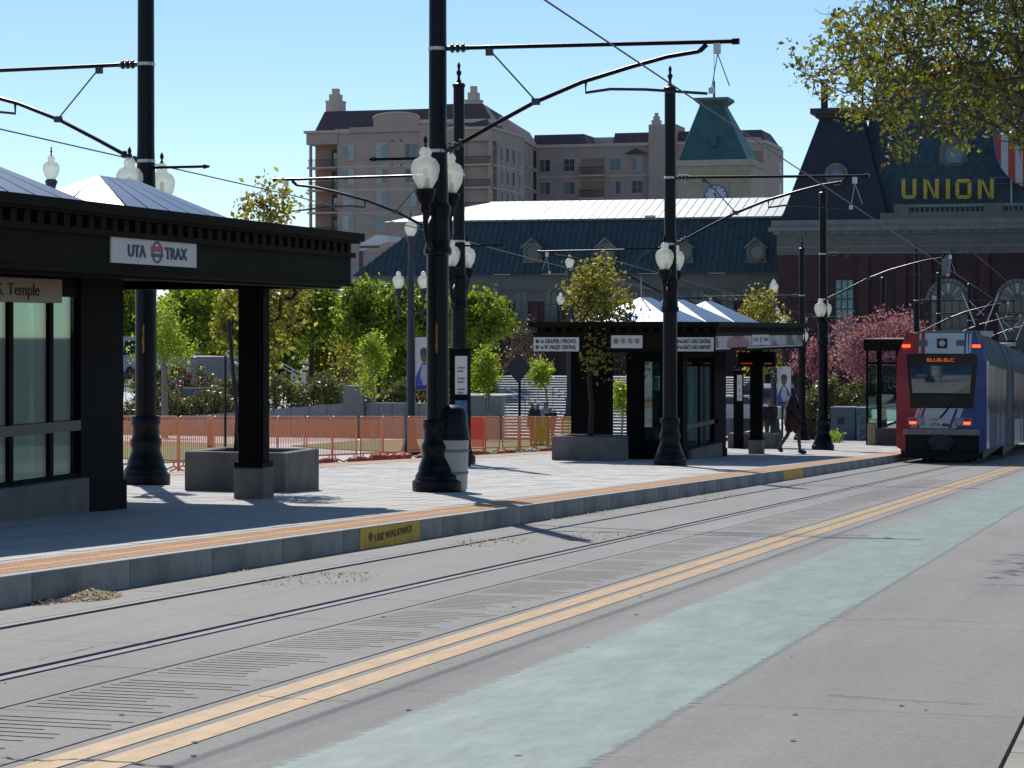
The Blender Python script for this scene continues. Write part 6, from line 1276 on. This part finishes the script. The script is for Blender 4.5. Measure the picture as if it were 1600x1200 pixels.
# lettering on its frame
YL = YC+.9
for ch, ua, ub in (('U', 1409, 1432), ('N', 1443, 1467), ('I', 1478, 1484.5), ('O', 1493, 1518), ('N', 1528, 1553)):
    xa_, xb2 = DX(ua, YL), DX(ub, YL); z0_, z1_ = on_Y(ua, 311, YL).z, on_Y(ua, 280, YL).z; w_, h_ = xb2-xa_, z1_-z0_; s_ = .30; b = MB(); q = lambda x, z: (xa_+x, z0_+z)
    def bar(p): b.prism([q(*k) for k in p], 'y', YL-.12, YL)
    if ch == 'I': bar([(0, 0), (w_, 0), (w_, h_), (0, h_)])
    elif ch == 'U': bar([(0, .3), (s_, .3), (s_, h_), (0, h_)]); bar([(w_-s_, .3), (w_, .3), (w_, h_), (w_-s_, h_)]); bar([(.2, 0), (w_-.2, 0), (w_, .3), (w_-.02, .31), (0.02, .31), (0, .3)])
    elif ch == 'O': bar([(0, .25), (s_, .25), (s_, h_-.25), (0, h_-.25)]); bar([(w_-s_, .25), (w_, .25), (w_, h_-.25), (w_-s_, h_-.25)]); bar([(.2, 0), (w_-.2, 0), (w_, .25), (w_-.05, .3), (.05, .3), (0, .25)]); bar([(0, h_-.25), (.05, h_-.3), (w_-.05, h_-.3), (w_, h_-.25), (w_-.2, h_), (.2, h_)])
    else: bar([(0, 0), (s_, 0), (s_, h_), (0, h_)]); bar([(w_-s_, 0), (w_, 0), (w_, h_), (w_-s_, h_)]); bar([(s_*.6, h_), (s_*1.25, h_), (w_-s_*.6, 0), (w_-s_*1.25, 0)])
    PC(b, 'letter', M_YEL)
b = MB(); b.box((DX(1404, YL), YL+.02, on_Y(0, 313, YL).z-.05), (DX(1640, YL), YL+.1, on_Y(0, 313, YL).z)); PC(b, 'letter_frame', M_WIRE)
# shield with stripes
YS = YC+1.2; xs_ = DX(1553, YS); ztop = on_Y(1575, 150, YS).z; zmid = on_Y(1575, 208, YS).z; zbot = on_Y(1600, 297, YS).z; xsr = DX(1700, YS); xm = (xs_+xsr)/2; rr = (xsr-xs_)/2
sh = thing('shield_sign', 'railroad shield with red and white stripes at the right edge', 'sign', (xm, YS, zbot)); n = 14
def xedge(z):  # half-width of the shield at height z
    if z > zmid-.6: return rr
    f = (zmid-.6-z)/(zmid-.6-zbot); return rr*math.sqrt(max(0, 1-f*f))*.98+.02
lay = [zbot+(zmid-zbot)*k/24 for k in range(25)]; ns_ = 13; sw = 2*rr/ns_
b = MB(); out = [(xm-xedge(z)-.1, z) for z in lay]+[(xm-rr-.1, ztop)]+[(xm+rr+.1, ztop)]+[(xm+xedge(z)+.1, z) for z in reversed(lay)]; b.prism(out, 'y', YS, YS+.2); b.build('shield_back', M_BLUEP, sh, True)
for k in range(ns_):
    a0, a1 = xm-rr+k*sw, xm-rr+(k+1)*sw; b = MB(); base = lambda x: min(zmid, zmid-.6-(zmid-.6-zbot)*math.sqrt(max(0, 1-((x-xm)/rr)**2)))
    b.prism([(a0, base(a0)), ((a0+a1)/2, base((a0+a1)/2)), (a1, base(a1)), (a1, zmid), (a0, zmid)], 'y', YS-.02, YS-.06); b.build('stripe', mat('shield_red', (.30, .03, .02), .5) if k % 2 == 0 else mat('shield_white', (.36, .38, .42), .5), sh, True)
b = MB(); b.prism([(xm-rr, zmid+.01), (xm+rr, zmid+.01), (xm+rr, ztop-.1), (xm-rr, ztop-.1)], 'y', YS-.02, YS-.05); b.build('blue_band', mat('shield_blue', (.015, .06, .22), .5), sh, True)
text(sh, 'RAILROAD', (xm, YS-.06, on_Y(1575, 203, YS).z), .95, mat('shield_white', (.36, .38, .42), .5), 'y', 2*rr*.82, bold=.01)
b = MB(); b.tube([(DX(1580, YS), YS+.3, zc3), (DX(1580, YS), YS+.3, zbot+1)], .06, 5); b.tube([(DX(1545, YS), YS+.3, on_Y(0, 305, YS).z), (DX(1640, YS), YS+.3, on_Y(0, 305, YS).z)], .05, 5); b.build('support_frame', M_STEEL, sh, True)
# round dormers on the roofs
for u, v, r, y in ((1490, 243, 1.15, YC+3.6), (1308, 273, .72, YC+1.3)):
    a = on_Y(u, v, y); cx, cz = a.x, a.z
    if r > 1: dk = PC(MB().prism([(cx-r, cz-1.6), (cx+r, cz-1.6), (cx+r, cz+.3)]+[(cx+r*math.cos(q), cz+.3+r*1.1*math.sin(q)) for q in [math.pi*k/10 for k in range(1, 10)]]+[(cx-r, cz+.3)], 'y', y-.2, y+3), 'dormer', M_STONE2)
    else: dk = PC(MB().disc((cx, y, cz), r*1.3, 'y', 22, .6), 'dormer', M_STONE2)
    yy = y-(.22 if r > 1 else .62)
    b = MB(); n = 20
    for k in range(n):
        a0, a1 = 2*math.pi*k/n, 2*math.pi*(k+1)/n; b.add([(cx+q_*math.cos(q), Y_, cz+q_*math.sin(q)) for Y_ in (yy, yy-.15) for q_, q in ((r*.95, a0), (r*.95, a1), (r*.66, a1), (r*.66, a0))], [(0, 1, 2, 3), (4, 5, 6, 7), (0, 1, 5, 4), (2, 3, 7, 6)])
    b.build('dormer_ring', M_STONE, dk, True); b = MB(); b.disc((cx, yy, cz), r*.67, 'y', 20, .02); b.build('round_window', mat('round_pane_blue', (.05, .13, .25), .15, 0, .3, .6), dk, True)
# tall windows and arch in the hall front
def hall_window(u0, u1, v0, v1, cols, rows, arch=False):
    a, c = on_Y(u0, v0, YC), on_Y(u1, v1, YC); x0_, x1_, z1_, z0_ = a.x, c.x, a.z, c.z
    outl = [(x0_, z0_), (x1_, z0_), (x1_, z1_)]+([(((x0_+x1_)/2)+(x1_-x0_)/2*math.cos(q), z1_+(x1_-x0_)/2*math.sin(q)) for q in [math.pi*k/12 for k in range(1, 12)]] if arch else [])+[(x0_, z1_)]
    wf = PC(MB().prism(outl, 'y', YC-.02, YC-.14), 'window', M_TEALF if not arch else M_STONE); w_, h_ = (x1_-x0_)/cols, (z1_-z0_)/rows
    for i in range(cols):
        for j in range(rows):
            b = MB(); b.box((x0_+i*w_+.07, YC-.165, z0_+j*h_+.08), (x0_+(i+1)*w_-.07, YC-.145, z0_+(j+1)*h_-.06)); b.build('pane', mat('hall_pane', (.14, .24, .24), .15, 0, .5, .5) if not arch else M_WIN, wf, True)
    if arch:
        for k in range(9):
            q0, q1 = math.pi*k/9+.04, math.pi*(k+1)/9-.04; cxx = (x0_+x1_)/2; R_ = (x1_-x0_)/2
            b = MB(); b.prism([(cxx+r*math.cos(q), z1_+.05+r*math.sin(q)) for r, q in ((R_*.35, q0), (R_*.9, q0), (R_*.9, q1), (R_*.35, q1))], 'y', YC-.145, YC-.165); b.build('pane', M_WIN if k % 2 else M_WINB, wf, True)
        b = MB(); cxx = (x0_+x1_)/2; R_ = (x1_-x0_)/2
        for k in range(14):
            q0, q1 = math.pi*k/14+.01, math.pi*(k+1)/14-.01; b.prism([(cxx+r*math.cos(q), z1_+r*math.sin(q)) for r, q in ((R_, q0), (R_*1.18, q0), (R_*1.18, q1), (R_, q1))], 'y', YC-.01, YC-.22)
        b.build('arch_trim', M_STONE2, wf, True)
hall_window(1306, 1334, 437, 560, 3, 8)
hall_window(1452, 1512, 470, 600, 5, 6, True)
hall_window(1560, 1620, 470, 600, 5, 6, True)
for u in (1342, 1400, 1440, 1530): PC(MB().box((DX(u, YC), YC-.2, GD), (DX(u+16, YC), YC, zc1)), 'pilaster', M_BRICKT)
PC(MB().box((DX(1472, YC), YC-.35, on_Y(0, 440, YC).z), (DX(1486, YC), YC, on_Y(0, 405, YC).z)), 'keystone', M_STONE2)

# ------------------------------------------------------------------ clock tower
YK = 230.0; ck = thing('clock_tower', 'cream clock tower with teal pyramid roof behind the station wing', 'tower', (DX(1110, YK), YK, g(YK)))
PK = lambda mb, nm_, m_, **k: mb.build(nm_, m_, ck, True, **k)
kx0, kx1 = DX(1058, YK), DX(1174, YK); kz0 = on_Y(1110, 250, YK).z; kd = kx1-kx0
PK(MB().box((kx0, YK, g(YK)), (kx1, YK+kd, kz0-.6)), 'wall', M_CREAM); PK(MB().box((kx0+1.2, YK-.06, on_Y(0, 306, YK).z), (kx1-.5, YK, on_Y(0, 289, YK).z)), 'ochre_panel', M_CREAM2)
PK(MB().box((kx0-.15, YK-.3, kz0-.6), (kx1+.15, YK+kd+.3, kz0)), 'cornice', M_CREAM)
kt = on_Y(1110, 165, YK+3).z; tx0_, tx1_ = DX(1094, YK+2.5), DX(1130, YK+2.5); b = MB(); frustum(b, kx0+.1, kx1-.4, YK+.1, YK+kd-.1, kz0, tx0_, tx1_, YK+2.6, YK+kd-2.6, kt); PK(b, 'pyramid_roof', M_TEALROOF)
b = MB(); frustum(b, tx0_, tx1_, YK+2.6, YK+kd-2.6, kt, tx0_-.6, tx1_+.6, YK+2, YK+kd-2, kt+.5); b.box((tx0_-.6, YK+2, kt+.5), (tx1_+.6, YK+kd-2, kt+.75)); PK(b, 'roof_cap', mat('light_teal_cap', (.10, .17, .13), .6))
xm_ = (tx0_+tx1_)/2; PK(MB().tube([(xm_, YK+kd/2, kt+.7), (xm_, YK+kd/2, kt+2.6)], .14, 6, .1), 'spire', M_TEALROOF); PK(MB().tube([(xm_, YK+kd/2, kt+2.6), (xm_, YK+kd/2, kt+5.6)], .035, 5), 'spire_rod', M_STEEL)
b = MB(); ridge0, ridge1 = Vector((kx0+.1, YK+.05, kz0)), Vector((tx0_, YK+2.55, kt)); b.tube([ridge0, ridge1], .07, 4); PK(b, 'ridge_trim', mat('pale_ridge_trim', (.28, .33, .3), .6))
b = MB(); a = on_Y(1117, 221, YK+1); b.box((a.x-.28, YK+.5, a.z-.5), (a.x+.28, YK+1.6, a.z+.55)); PK(b, 'roof_vent', M_TEALROOF); 
a = on_Y(1119, 307, YK); cx, cz = a.x, a.z; R_ = .0175*YK*.25
R_ = 18*YK*1.03/FPX; PK(MB().box((cx-R_*1.12, YK-.12, cz-R_), (cx+R_*1.12, YK-.06, cz+R_*1.12)), 'clock_panel', mat('clock_panel_cream', (.5, .42, .33), .8))
PK(MB().disc((cx, YK-.13, cz), R_, 'y', 36, .04), 'clock_rim', M_NAVY); PK(MB().disc((cx, YK-.18, cz), R_*.92, 'y', 36, .02), 'clock_face', mat('clock_face_white', (.78, .78, .80), .5))
for k in range(12):
    q = math.pi/6*k; 
    if k == 0: text(ck, '12', (cx, YK-.21, cz+R_*.60), R_*.34, M_INK, 'y', bold=.01, name='clock_numeral'); continue
    b = MB(); d = Vector((math.sin(q), 0, math.cos(q))); b.tube([Vector((cx, YK-.22, cz))+d*R_*.72, Vector((cx, YK-.22, cz))+d*R_*.86], R_*.035, 4); PK(b, 'clock_mark', M_INK)
for q, l_, r in ((math.radians(-22), .34, .05), (math.radians(112), .62, .035)):
    b = MB(); d = Vector((math.sin(q), 0, math.cos(q))); b.tube([Vector((cx, YK-.25, cz))-d*R_*.1, Vector((cx, YK-.25, cz))+d*R_*l_], R_*r, 4); PK(b, 'clock_hand', M_INK)

# ------------------------------------------------------------------ apartment block
YA = 300.0; ap = thing('apartment_block', 'tan apartment block with brown roof, arched gable and stepped chimneys', 'building', (DX(640, YA), YA, -8))
PA = lambda mb, nm_, m_, par=ap, **k: mb.build(nm_, m_, par, True, **k)
Z = lambda v, Y=YA: on_Y(800, v, Y).z
ax0, ax1 = DX(483, YA), DX(768, YA); zeav = Z(197)
PA(MB().box((DX(527, YA), YA, -8), (DX(727, YA), YA+18, Z(202))), 'wall', M_STUCCO)
PA(MB().box((DX(524, YA), YA-.25, Z(202)), (DX(731, YA), YA+18, zeav+.15)), 'parapet', M_STUCCOL)
for u0, u1 in ((483, 527), (727, 768)):   # balcony bays
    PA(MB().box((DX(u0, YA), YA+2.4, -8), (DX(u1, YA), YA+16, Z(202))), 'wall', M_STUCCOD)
    PA(MB().box((DX(u0, YA)-.3, YA-.3, Z(219)), (DX(u1, YA)+.1, YA+16, Z(201))), 'parapet', M_STUCCO); PA(MB().box((DX(u0, YA)-.6, YA-.6, Z(201)), (DX(u1, YA)+.3, YA+16, Z(197))), 'cornice', M_STUCCOL)
    for k, v in enumerate((255, 291, 327, 363)):
        PA(MB().box((DX(u0, YA)-.2, YA-.4, Z(v+2.5)), (DX(u1, YA), YA+2.4, Z(v))), 'balcony_slab', M_STUCCOL)
        rl = MB(); rl.box((DX(u0, YA)-.1, YA-.3, Z(v-11)), (DX(u1, YA), YA-.26, Z(v-12))); x = DX(u0, YA)
        while x < DX(u1, YA): rl.box((x, YA-.3, Z(v)), (x+.04, YA-.26, Z(v-11.5))); x += .16
        PA(rl, 'balcony_rail', M_WIRE)
        dx_ = DX(u0+(26 if u0 < 500 else 5), YA); PA(MB().box((dx_, YA+2.34, Z(v)), (dx_+1.2, YA+2.4, Z(v-30))), 'balcony_door', mat('dark_door', (.04, .03, .035), .5)); PA(MB().box((dx_+.35, YA+2.30, Z(v-3)), (dx_+.8, YA+2.34, Z(v-24))), 'door_pane', M_WINB)
    PA(MB().box((DX(u0 if u0 < 500 else u1-6, YA), YA, -8), (DX(u0+3 if u0 < 500 else u1, YA), YA+.5, Z(219))), 'corner_post', M_STUCCO)
for v in (254, 291, 328): PA(MB().box((DX(527, YA), YA-.10, Z(v+3)), (DX(727, YA), YA, Z(v))), 'floor_band', M_STUCCOL)
# reusable window
def win_meshes(w_, h_):
    f = MB(); f.box((-w_/2, -.10, -h_/2), (w_/2, 0, h_/2)); f.box((-w_/2-.1, -.16, -h_/2-.22), (w_/2+.1, 0, -h_/2-.02)); f.box((-w_/2-.06, -.13, h_/2+.01), (w_/2+.06, 0, h_/2+.14))
    p_ = MB(); p_.box((-w_/2+.07, -.115, -h_/2+.06), (-.04, -.101, h_/2-.07)); q_ = MB(); q_.box((.04, -.115, -h_/2+.06), (w_/2-.07, -.101, h_/2-.07)); l_ = MB(); l_.box((-w_/2+.02, -.125, -.04), (w_/2-.02, -.10, .04))
    return f.mesh('window', mat('window_trim_stucco', (.55, .47, .40), .8)), p_.mesh('pane', M_WINB), q_.mesh('pane', M_WINB), l_.mesh('sash', mat('sash_grey', (.3, .3, .3), .6))
WM = win_meshes(1.75, 2.0); WM2 = win_meshes(1.1, 2.0)
def add_win(par, x, y, z, W_=WM, rot=0):
    o = link('window', W_[0], par, Vector((x, y, z))-Vector(par.location)); o.rotation_euler = (0, 0, rot); link('pane', W_[1], o); link('pane', W_[2], o); link('sash', W_[3], o)
for v in (232, 271, 306, 345):
    for u in (545, 597, 642, 704): add_win(ap, DX(u, YA), YA-.01, Z(v))
# side wall of the right-hand bay, with its own windows
xw_ = DX(768, YA)
PA(MB().box((xw_, YA+2.41, -8), (xw_+.1, YA+16, Z(219))), 'side_wall', M_STUCCO)
for v in (255, 291, 327): PA(MB().box((xw_+.1, YA+2.5, Z(v+2.5)), (xw_+.2, YA+16, Z(v))), 'floor_band', M_STUCCOL)
for v in (236, 273, 308, 345):
    for yy_ in (4.4, 7.2, 10.2, 13.4): add_win(ap, xw_+.11, YA+yy_, Z(v), WM2, math.pi/2)
# roof and arched gable
zr1 = Z(170, YA+5); b = MB(); b.loft([[(DX(492, YA), YA, zeav), (DX(768, YA)-.3, YA, zeav), (DX(768, YA)-.3, YA+17, zeav), (DX(492, YA), YA+17, zeav)], [(DX(509, YA+2), YA+1.6, zr1), (DX(758, YA+2), YA+1.6, zr1), (DX(758, YA+5), YA+13, zr1), (DX(509, YA+5), YA+13, zr1)]]); PA(b, 'roof', M_BROWNROOF)
gx0_, gx1_ = DX(585, YA), DX(656, YA); gm = (gx0_+gx1_)/2; outl = [(gx0_, Z(200)), (gx1_, Z(200)), (gx1_, Z(181))]+[(gm+(gx1_-gx0_)/2*math.cos(q), Z(181)+(Z(173)-Z(181))*math.sin(q)) for q in [math.pi*k/10 for k in range(1, 10)]]+[(gx0_, Z(181))]
PA(MB().prism(outl, 'y', YA-.45, YA+.2), 'gable', M_STUCCO)
for k in range(10):
    pass
b = MB(); arc = [(gm+(gx1_-gx0_)/2*1.02*math.cos(q), YA-.5, Z(181)+(Z(172.4)-Z(181))*math.sin(q)+.08) for q in [math.pi*k/12 for k in range(0, 13)]]; b.tube(arc, .14, 4); PA(b, 'gable_trim', M_STUCCOL)
PA(MB().box((DX(548, YA), YA-.4, Z(202)), (DX(692, YA), YA, Z(193))), 'parapet', M_STUCCO)
def chimney(u0, u1, v0, v1, Y, par):
    xa_, xb_ = DX(u0, Y), DX(u1, Y); w_ = xb_-xa_; z0_, z1_ = on_Y(u0, v0, Y).z, on_Y(u0, v1, Y).z; h_ = z1_-z0_; b = MB()
    b.box((xa_, Y, z0_-1), (xb_, Y+w_, z0_+h_*.34)); b.box((xa_-.08, Y-.08, z0_+h_*.34), (xb_+.08, Y+w_+.08, z0_+h_*.40)); b.box((xa_+w_*.16, Y+w_*.16, z0_+h_*.4), (xb_-w_*.16, Y+w_*.84, z0_+h_*.72)); b.box((xa_+w_*.3, Y+w_*.3, z0_+h_*.72), (xb_-w_*.3, Y+w_*.7, z1_)); b.build('chimney', M_STUCCOL, par, True)
chimney(509, 532, 170, 138, YA+6, ap); chimney(726, 748, 170, 134, YA+6, ap)
for v in (217, 256, 330):
    for u in (612, 626): PA(MB().box((DX(u, YA), YA-.18, Z(v)), (DX(u+2, YA), YA-.01, Z(v-3))), 'vent', M_WIN)
# wing receding to the right, then long rear range
w2 = thing('apartment_wing', 'receding tan apartment wing joining the long rear range', 'building', (DX(810, 320), 320, -8))
YB2 = 348.0; wxa, wxb = DX(768, YA+1), DX(840, YB2); A_, B_ = Vector((wxa, YA+1, 0)), Vector((wxb, YB2, 0)); dW = (B_-A_); LW = dW.length; dW.normalize(); nW = Vector((dW.y, -dW.x, 0)); angW = math.atan2(dW.y, dW.x)
def wbox(s0, s1, o0, o1, z0, z1, nm_, m_, par=w2):
    b = MB(); P4 = [A_+dW*s0+nW*o0, A_+dW*s1+nW*o0, A_+dW*s1+nW*o1, A_+dW*s0+nW*o1]; b.loft([[(p.x, p.y, z0) for p in P4], [(p.x, p.y, z1) for p in P4]]); return b.build(nm_, m_, par, True)
zw = on_Y(768, 200, YA+1).z; zwB = on_Y(840, 226, YB2).z; zw = (zw+zwB)/2
wbox(0, LW, -10, 0, -8, zw, 'wall', M_STUCCO); wbox(-.3, LW, -10, .25, zw, zw+.5, 'parapet', M_STUCCOL)
b = MB(); P4 = [A_+nW*0, B_+nW*0, B_-nW*10, A_-nW*10]; Q4 = [A_-nW*1.2, B_-nW*1.2, B_-nW*8, A_-nW*8]; b.loft([[(p.x, p.y, zw+.5) for p in P4], [(p.x, p.y, zw+2.6) for p in Q4]]); b.build('roof', M_BROWNROOF, w2, True)
for fl_ in range(4):
    zf = zw-1.9-fl_*3.35-1.55; wbox(0, LW, 0, .14, zf-.12, zf+.12, 'floor_band', M_STUCCOL)
    for s0, kind in ((5, 1), (11, 1), (17, 1), (24, 2), (31, 1), (37, 1), (44, 2)):
        if kind == 1: p = A_+dW*s0+nW*.02; add_win(w2, p.x, p.y, zf+1.75, WM2, angW)
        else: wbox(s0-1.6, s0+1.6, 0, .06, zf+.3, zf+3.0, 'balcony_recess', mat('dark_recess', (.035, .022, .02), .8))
YR2 = YB2; rr2 = thing('apartment_rear_range', 'long rear apartment range behind the clock tower', 'building', (DX(1000, YR2), YR2, -8)); PR = lambda mb, nm_, m_, **k: mb.build(nm_, m_, rr2, True, **k)
ZR = lambda v: on_Y(1000, v, YR2).z; rx0, rx1 = DX(834, YR2), DX(1194, YR2)
PR(MB().box((rx0, YR2, -8), (rx1, YR2+15, ZR(228))), 'wall', M_STUCCO); PR(MB().box((rx0, YR2-.3, ZR(228)), (rx1+.3, YR2+15, ZR(223))), 'parapet', M_STUCCOL)
for u0, u1 in ((832, 912), (958, 1190)):
    b = MB(); zt_ = ZR(206); b.loft([[(DX(u0, YR2), YR2, ZR(223)), (DX(u1+5, YR2), YR2, ZR(223)), (DX(u1+5, YR2), YR2+14, ZR(223)), (DX(u0, YR2), YR2+14, ZR(223))], [(DX(u0, YR2), YR2+1.2, zt_), (DX(u1-3, YR2), YR2+1.2, zt_), (DX(u1-3, YR2), YR2+10, zt_), (DX(u0+4, YR2), YR2+10, zt_)]]); PR(b, 'roof', M_BROWNROOF)
PR(MB().box((DX(914, YR2), YR2+6, ZR(223)), (DX(958, YR2), YR2+7, ZR(208))), 'penthouse', mat('pale_grey_panel', (.30, .33, .32), .6))
for v in (256, 292, 330):
    for u in (852, 890, 962, 996): add_win(rr2, DX(u, YR2), YR2-.01, ZR(v))
for v in (262, 298):
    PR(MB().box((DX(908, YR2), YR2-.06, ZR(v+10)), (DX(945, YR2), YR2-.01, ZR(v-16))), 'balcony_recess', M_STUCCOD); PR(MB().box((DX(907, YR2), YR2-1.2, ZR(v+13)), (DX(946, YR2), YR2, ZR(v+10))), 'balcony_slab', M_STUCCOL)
    rl = MB(); x = DX(907, YR2)
    while x < DX(946, YR2): rl.box((x, YR2-1.15, ZR(v+10)), (x+.05, YR2-1.1, ZR(v-1))); x += .25
    rl.box((DX(907, YR2), YR2-1.18, ZR(v-1)), (DX(946, YR2), YR2-1.08, ZR(v-2))); PR(rl, 'balcony_rail', M_WIRE)
for v in (273, 311): PR(MB().box((rx0, YR2-.1, ZR(v+2.5)), (rx1, YR2, ZR(v))), 'floor_band', M_STUCCOL)
PR(MB().box((DX(1016, YR2), YR2-1.2, -8), (DX(1058, YR2), YR2+6, ZR(196))), 'wall', M_STUCCO)
b = MB(); b.prism([(DX(978, YR2), ZR(240)), (DX(1012, YR2), ZR(240)), (DX(995, YR2), ZR(232))], 'y', YR2-.8, YR2); PR(b, 'hood', M_BROWNROOF)
chimney(1018, 1031, 196, 176, YR2-1, rr2)
PR(MB().box((DX(1168, YR2), YR2-.08, ZR(330)), (DX(1192, YR2), YR2-.01, ZR(240))), 'balcony_recess', M_STUCCOD)
for v in (272, 308): PR(MB().box((DX(1166, YR2), YR2-.9, ZR(v)), (DX(1193, YR2), YR2, ZR(v-3))), 'balcony_slab', M_STUCCOL)
# right end pavilion, angled side
e0, e1 = Vector((DX(1190, YR2), YR2, 0)), Vector((DX(1224, YR2+26), YR2+26, 0)); dE = e1-e0; LE = dE.length; dE.normalize(); nE = Vector((dE.y, -dE.x, 0)); b = MB(); P4 = [e0, e1, e1-nE*8, e0-nE*8]; b.loft([[(p.x, p.y, -8) for p in P4], [(p.x, p.y, ZR(219)) for p in P4]]); PR(b, 'wall', M_STUCCO)
for v in (252, 288, 324):
    for s0 in (5, 10, 15, 21): p = e0+dE*s0+nE*.02; add_win(rr2, p.x, p.y, ZR(v), WM2, math.atan2(dE.y, dE.x))
b = MB(); b.loft([[(p.x, p.y, ZR(219)) for p in P4], [(p.x, p.y, ZR(207)) for p in (e0+dE*4-nE*2, e1-dE*7-nE*2, e1-dE*7-nE*6, e0+dE*4-nE*6)]]); PR(b, 'roof', M_BROWNROOF)
# small bright roof structure between shelter end and wing
a, c = on_Y(563, 367, 215), on_Y(606, 392, 215); tt = thing('glass_canopy', 'small sunlit white curved canopy left of the station wing roof', 'canopy', ((a.x+c.x)/2, 215, c.z))
b = MB(); b.prism([(a.x, c.z), (c.x, c.z+.9), (c.x, a.z-.1), (c.x-1.2, a.z), (a.x+.9, a.z-.4), (a.x, a.z-.9)], 'y', 215, 219); b.build('roof', M_WHITE, tt); b = MB(); b.box((a.x-.1, 214.9, c.z-8), (a.x+.3, 215.2, c.z)); b.box((a.x, 214.8, c.z+.3), (c.x-.8, 214.95, c.z+.5)); b.build('frame', M_WIRE, tt)

# make every closed mesh face outwards
import bmesh
seen = set()
for o in list(SC.objects):
    if o.type != 'MESH' or o.data.name in seen or len(o.data.polygons) > 20000: continue
    seen.add(o.data.name)
    if o.name.split('.')[0] in ('crown', 'trunk', 'twigs', 'stems', 'lettering', 'body'): continue
    bm = bmesh.new(); bm.from_mesh(o.data); bmesh.ops.recalc_face_normals(bm, faces=bm.faces); bm.to_mesh(o.data); bm.free()
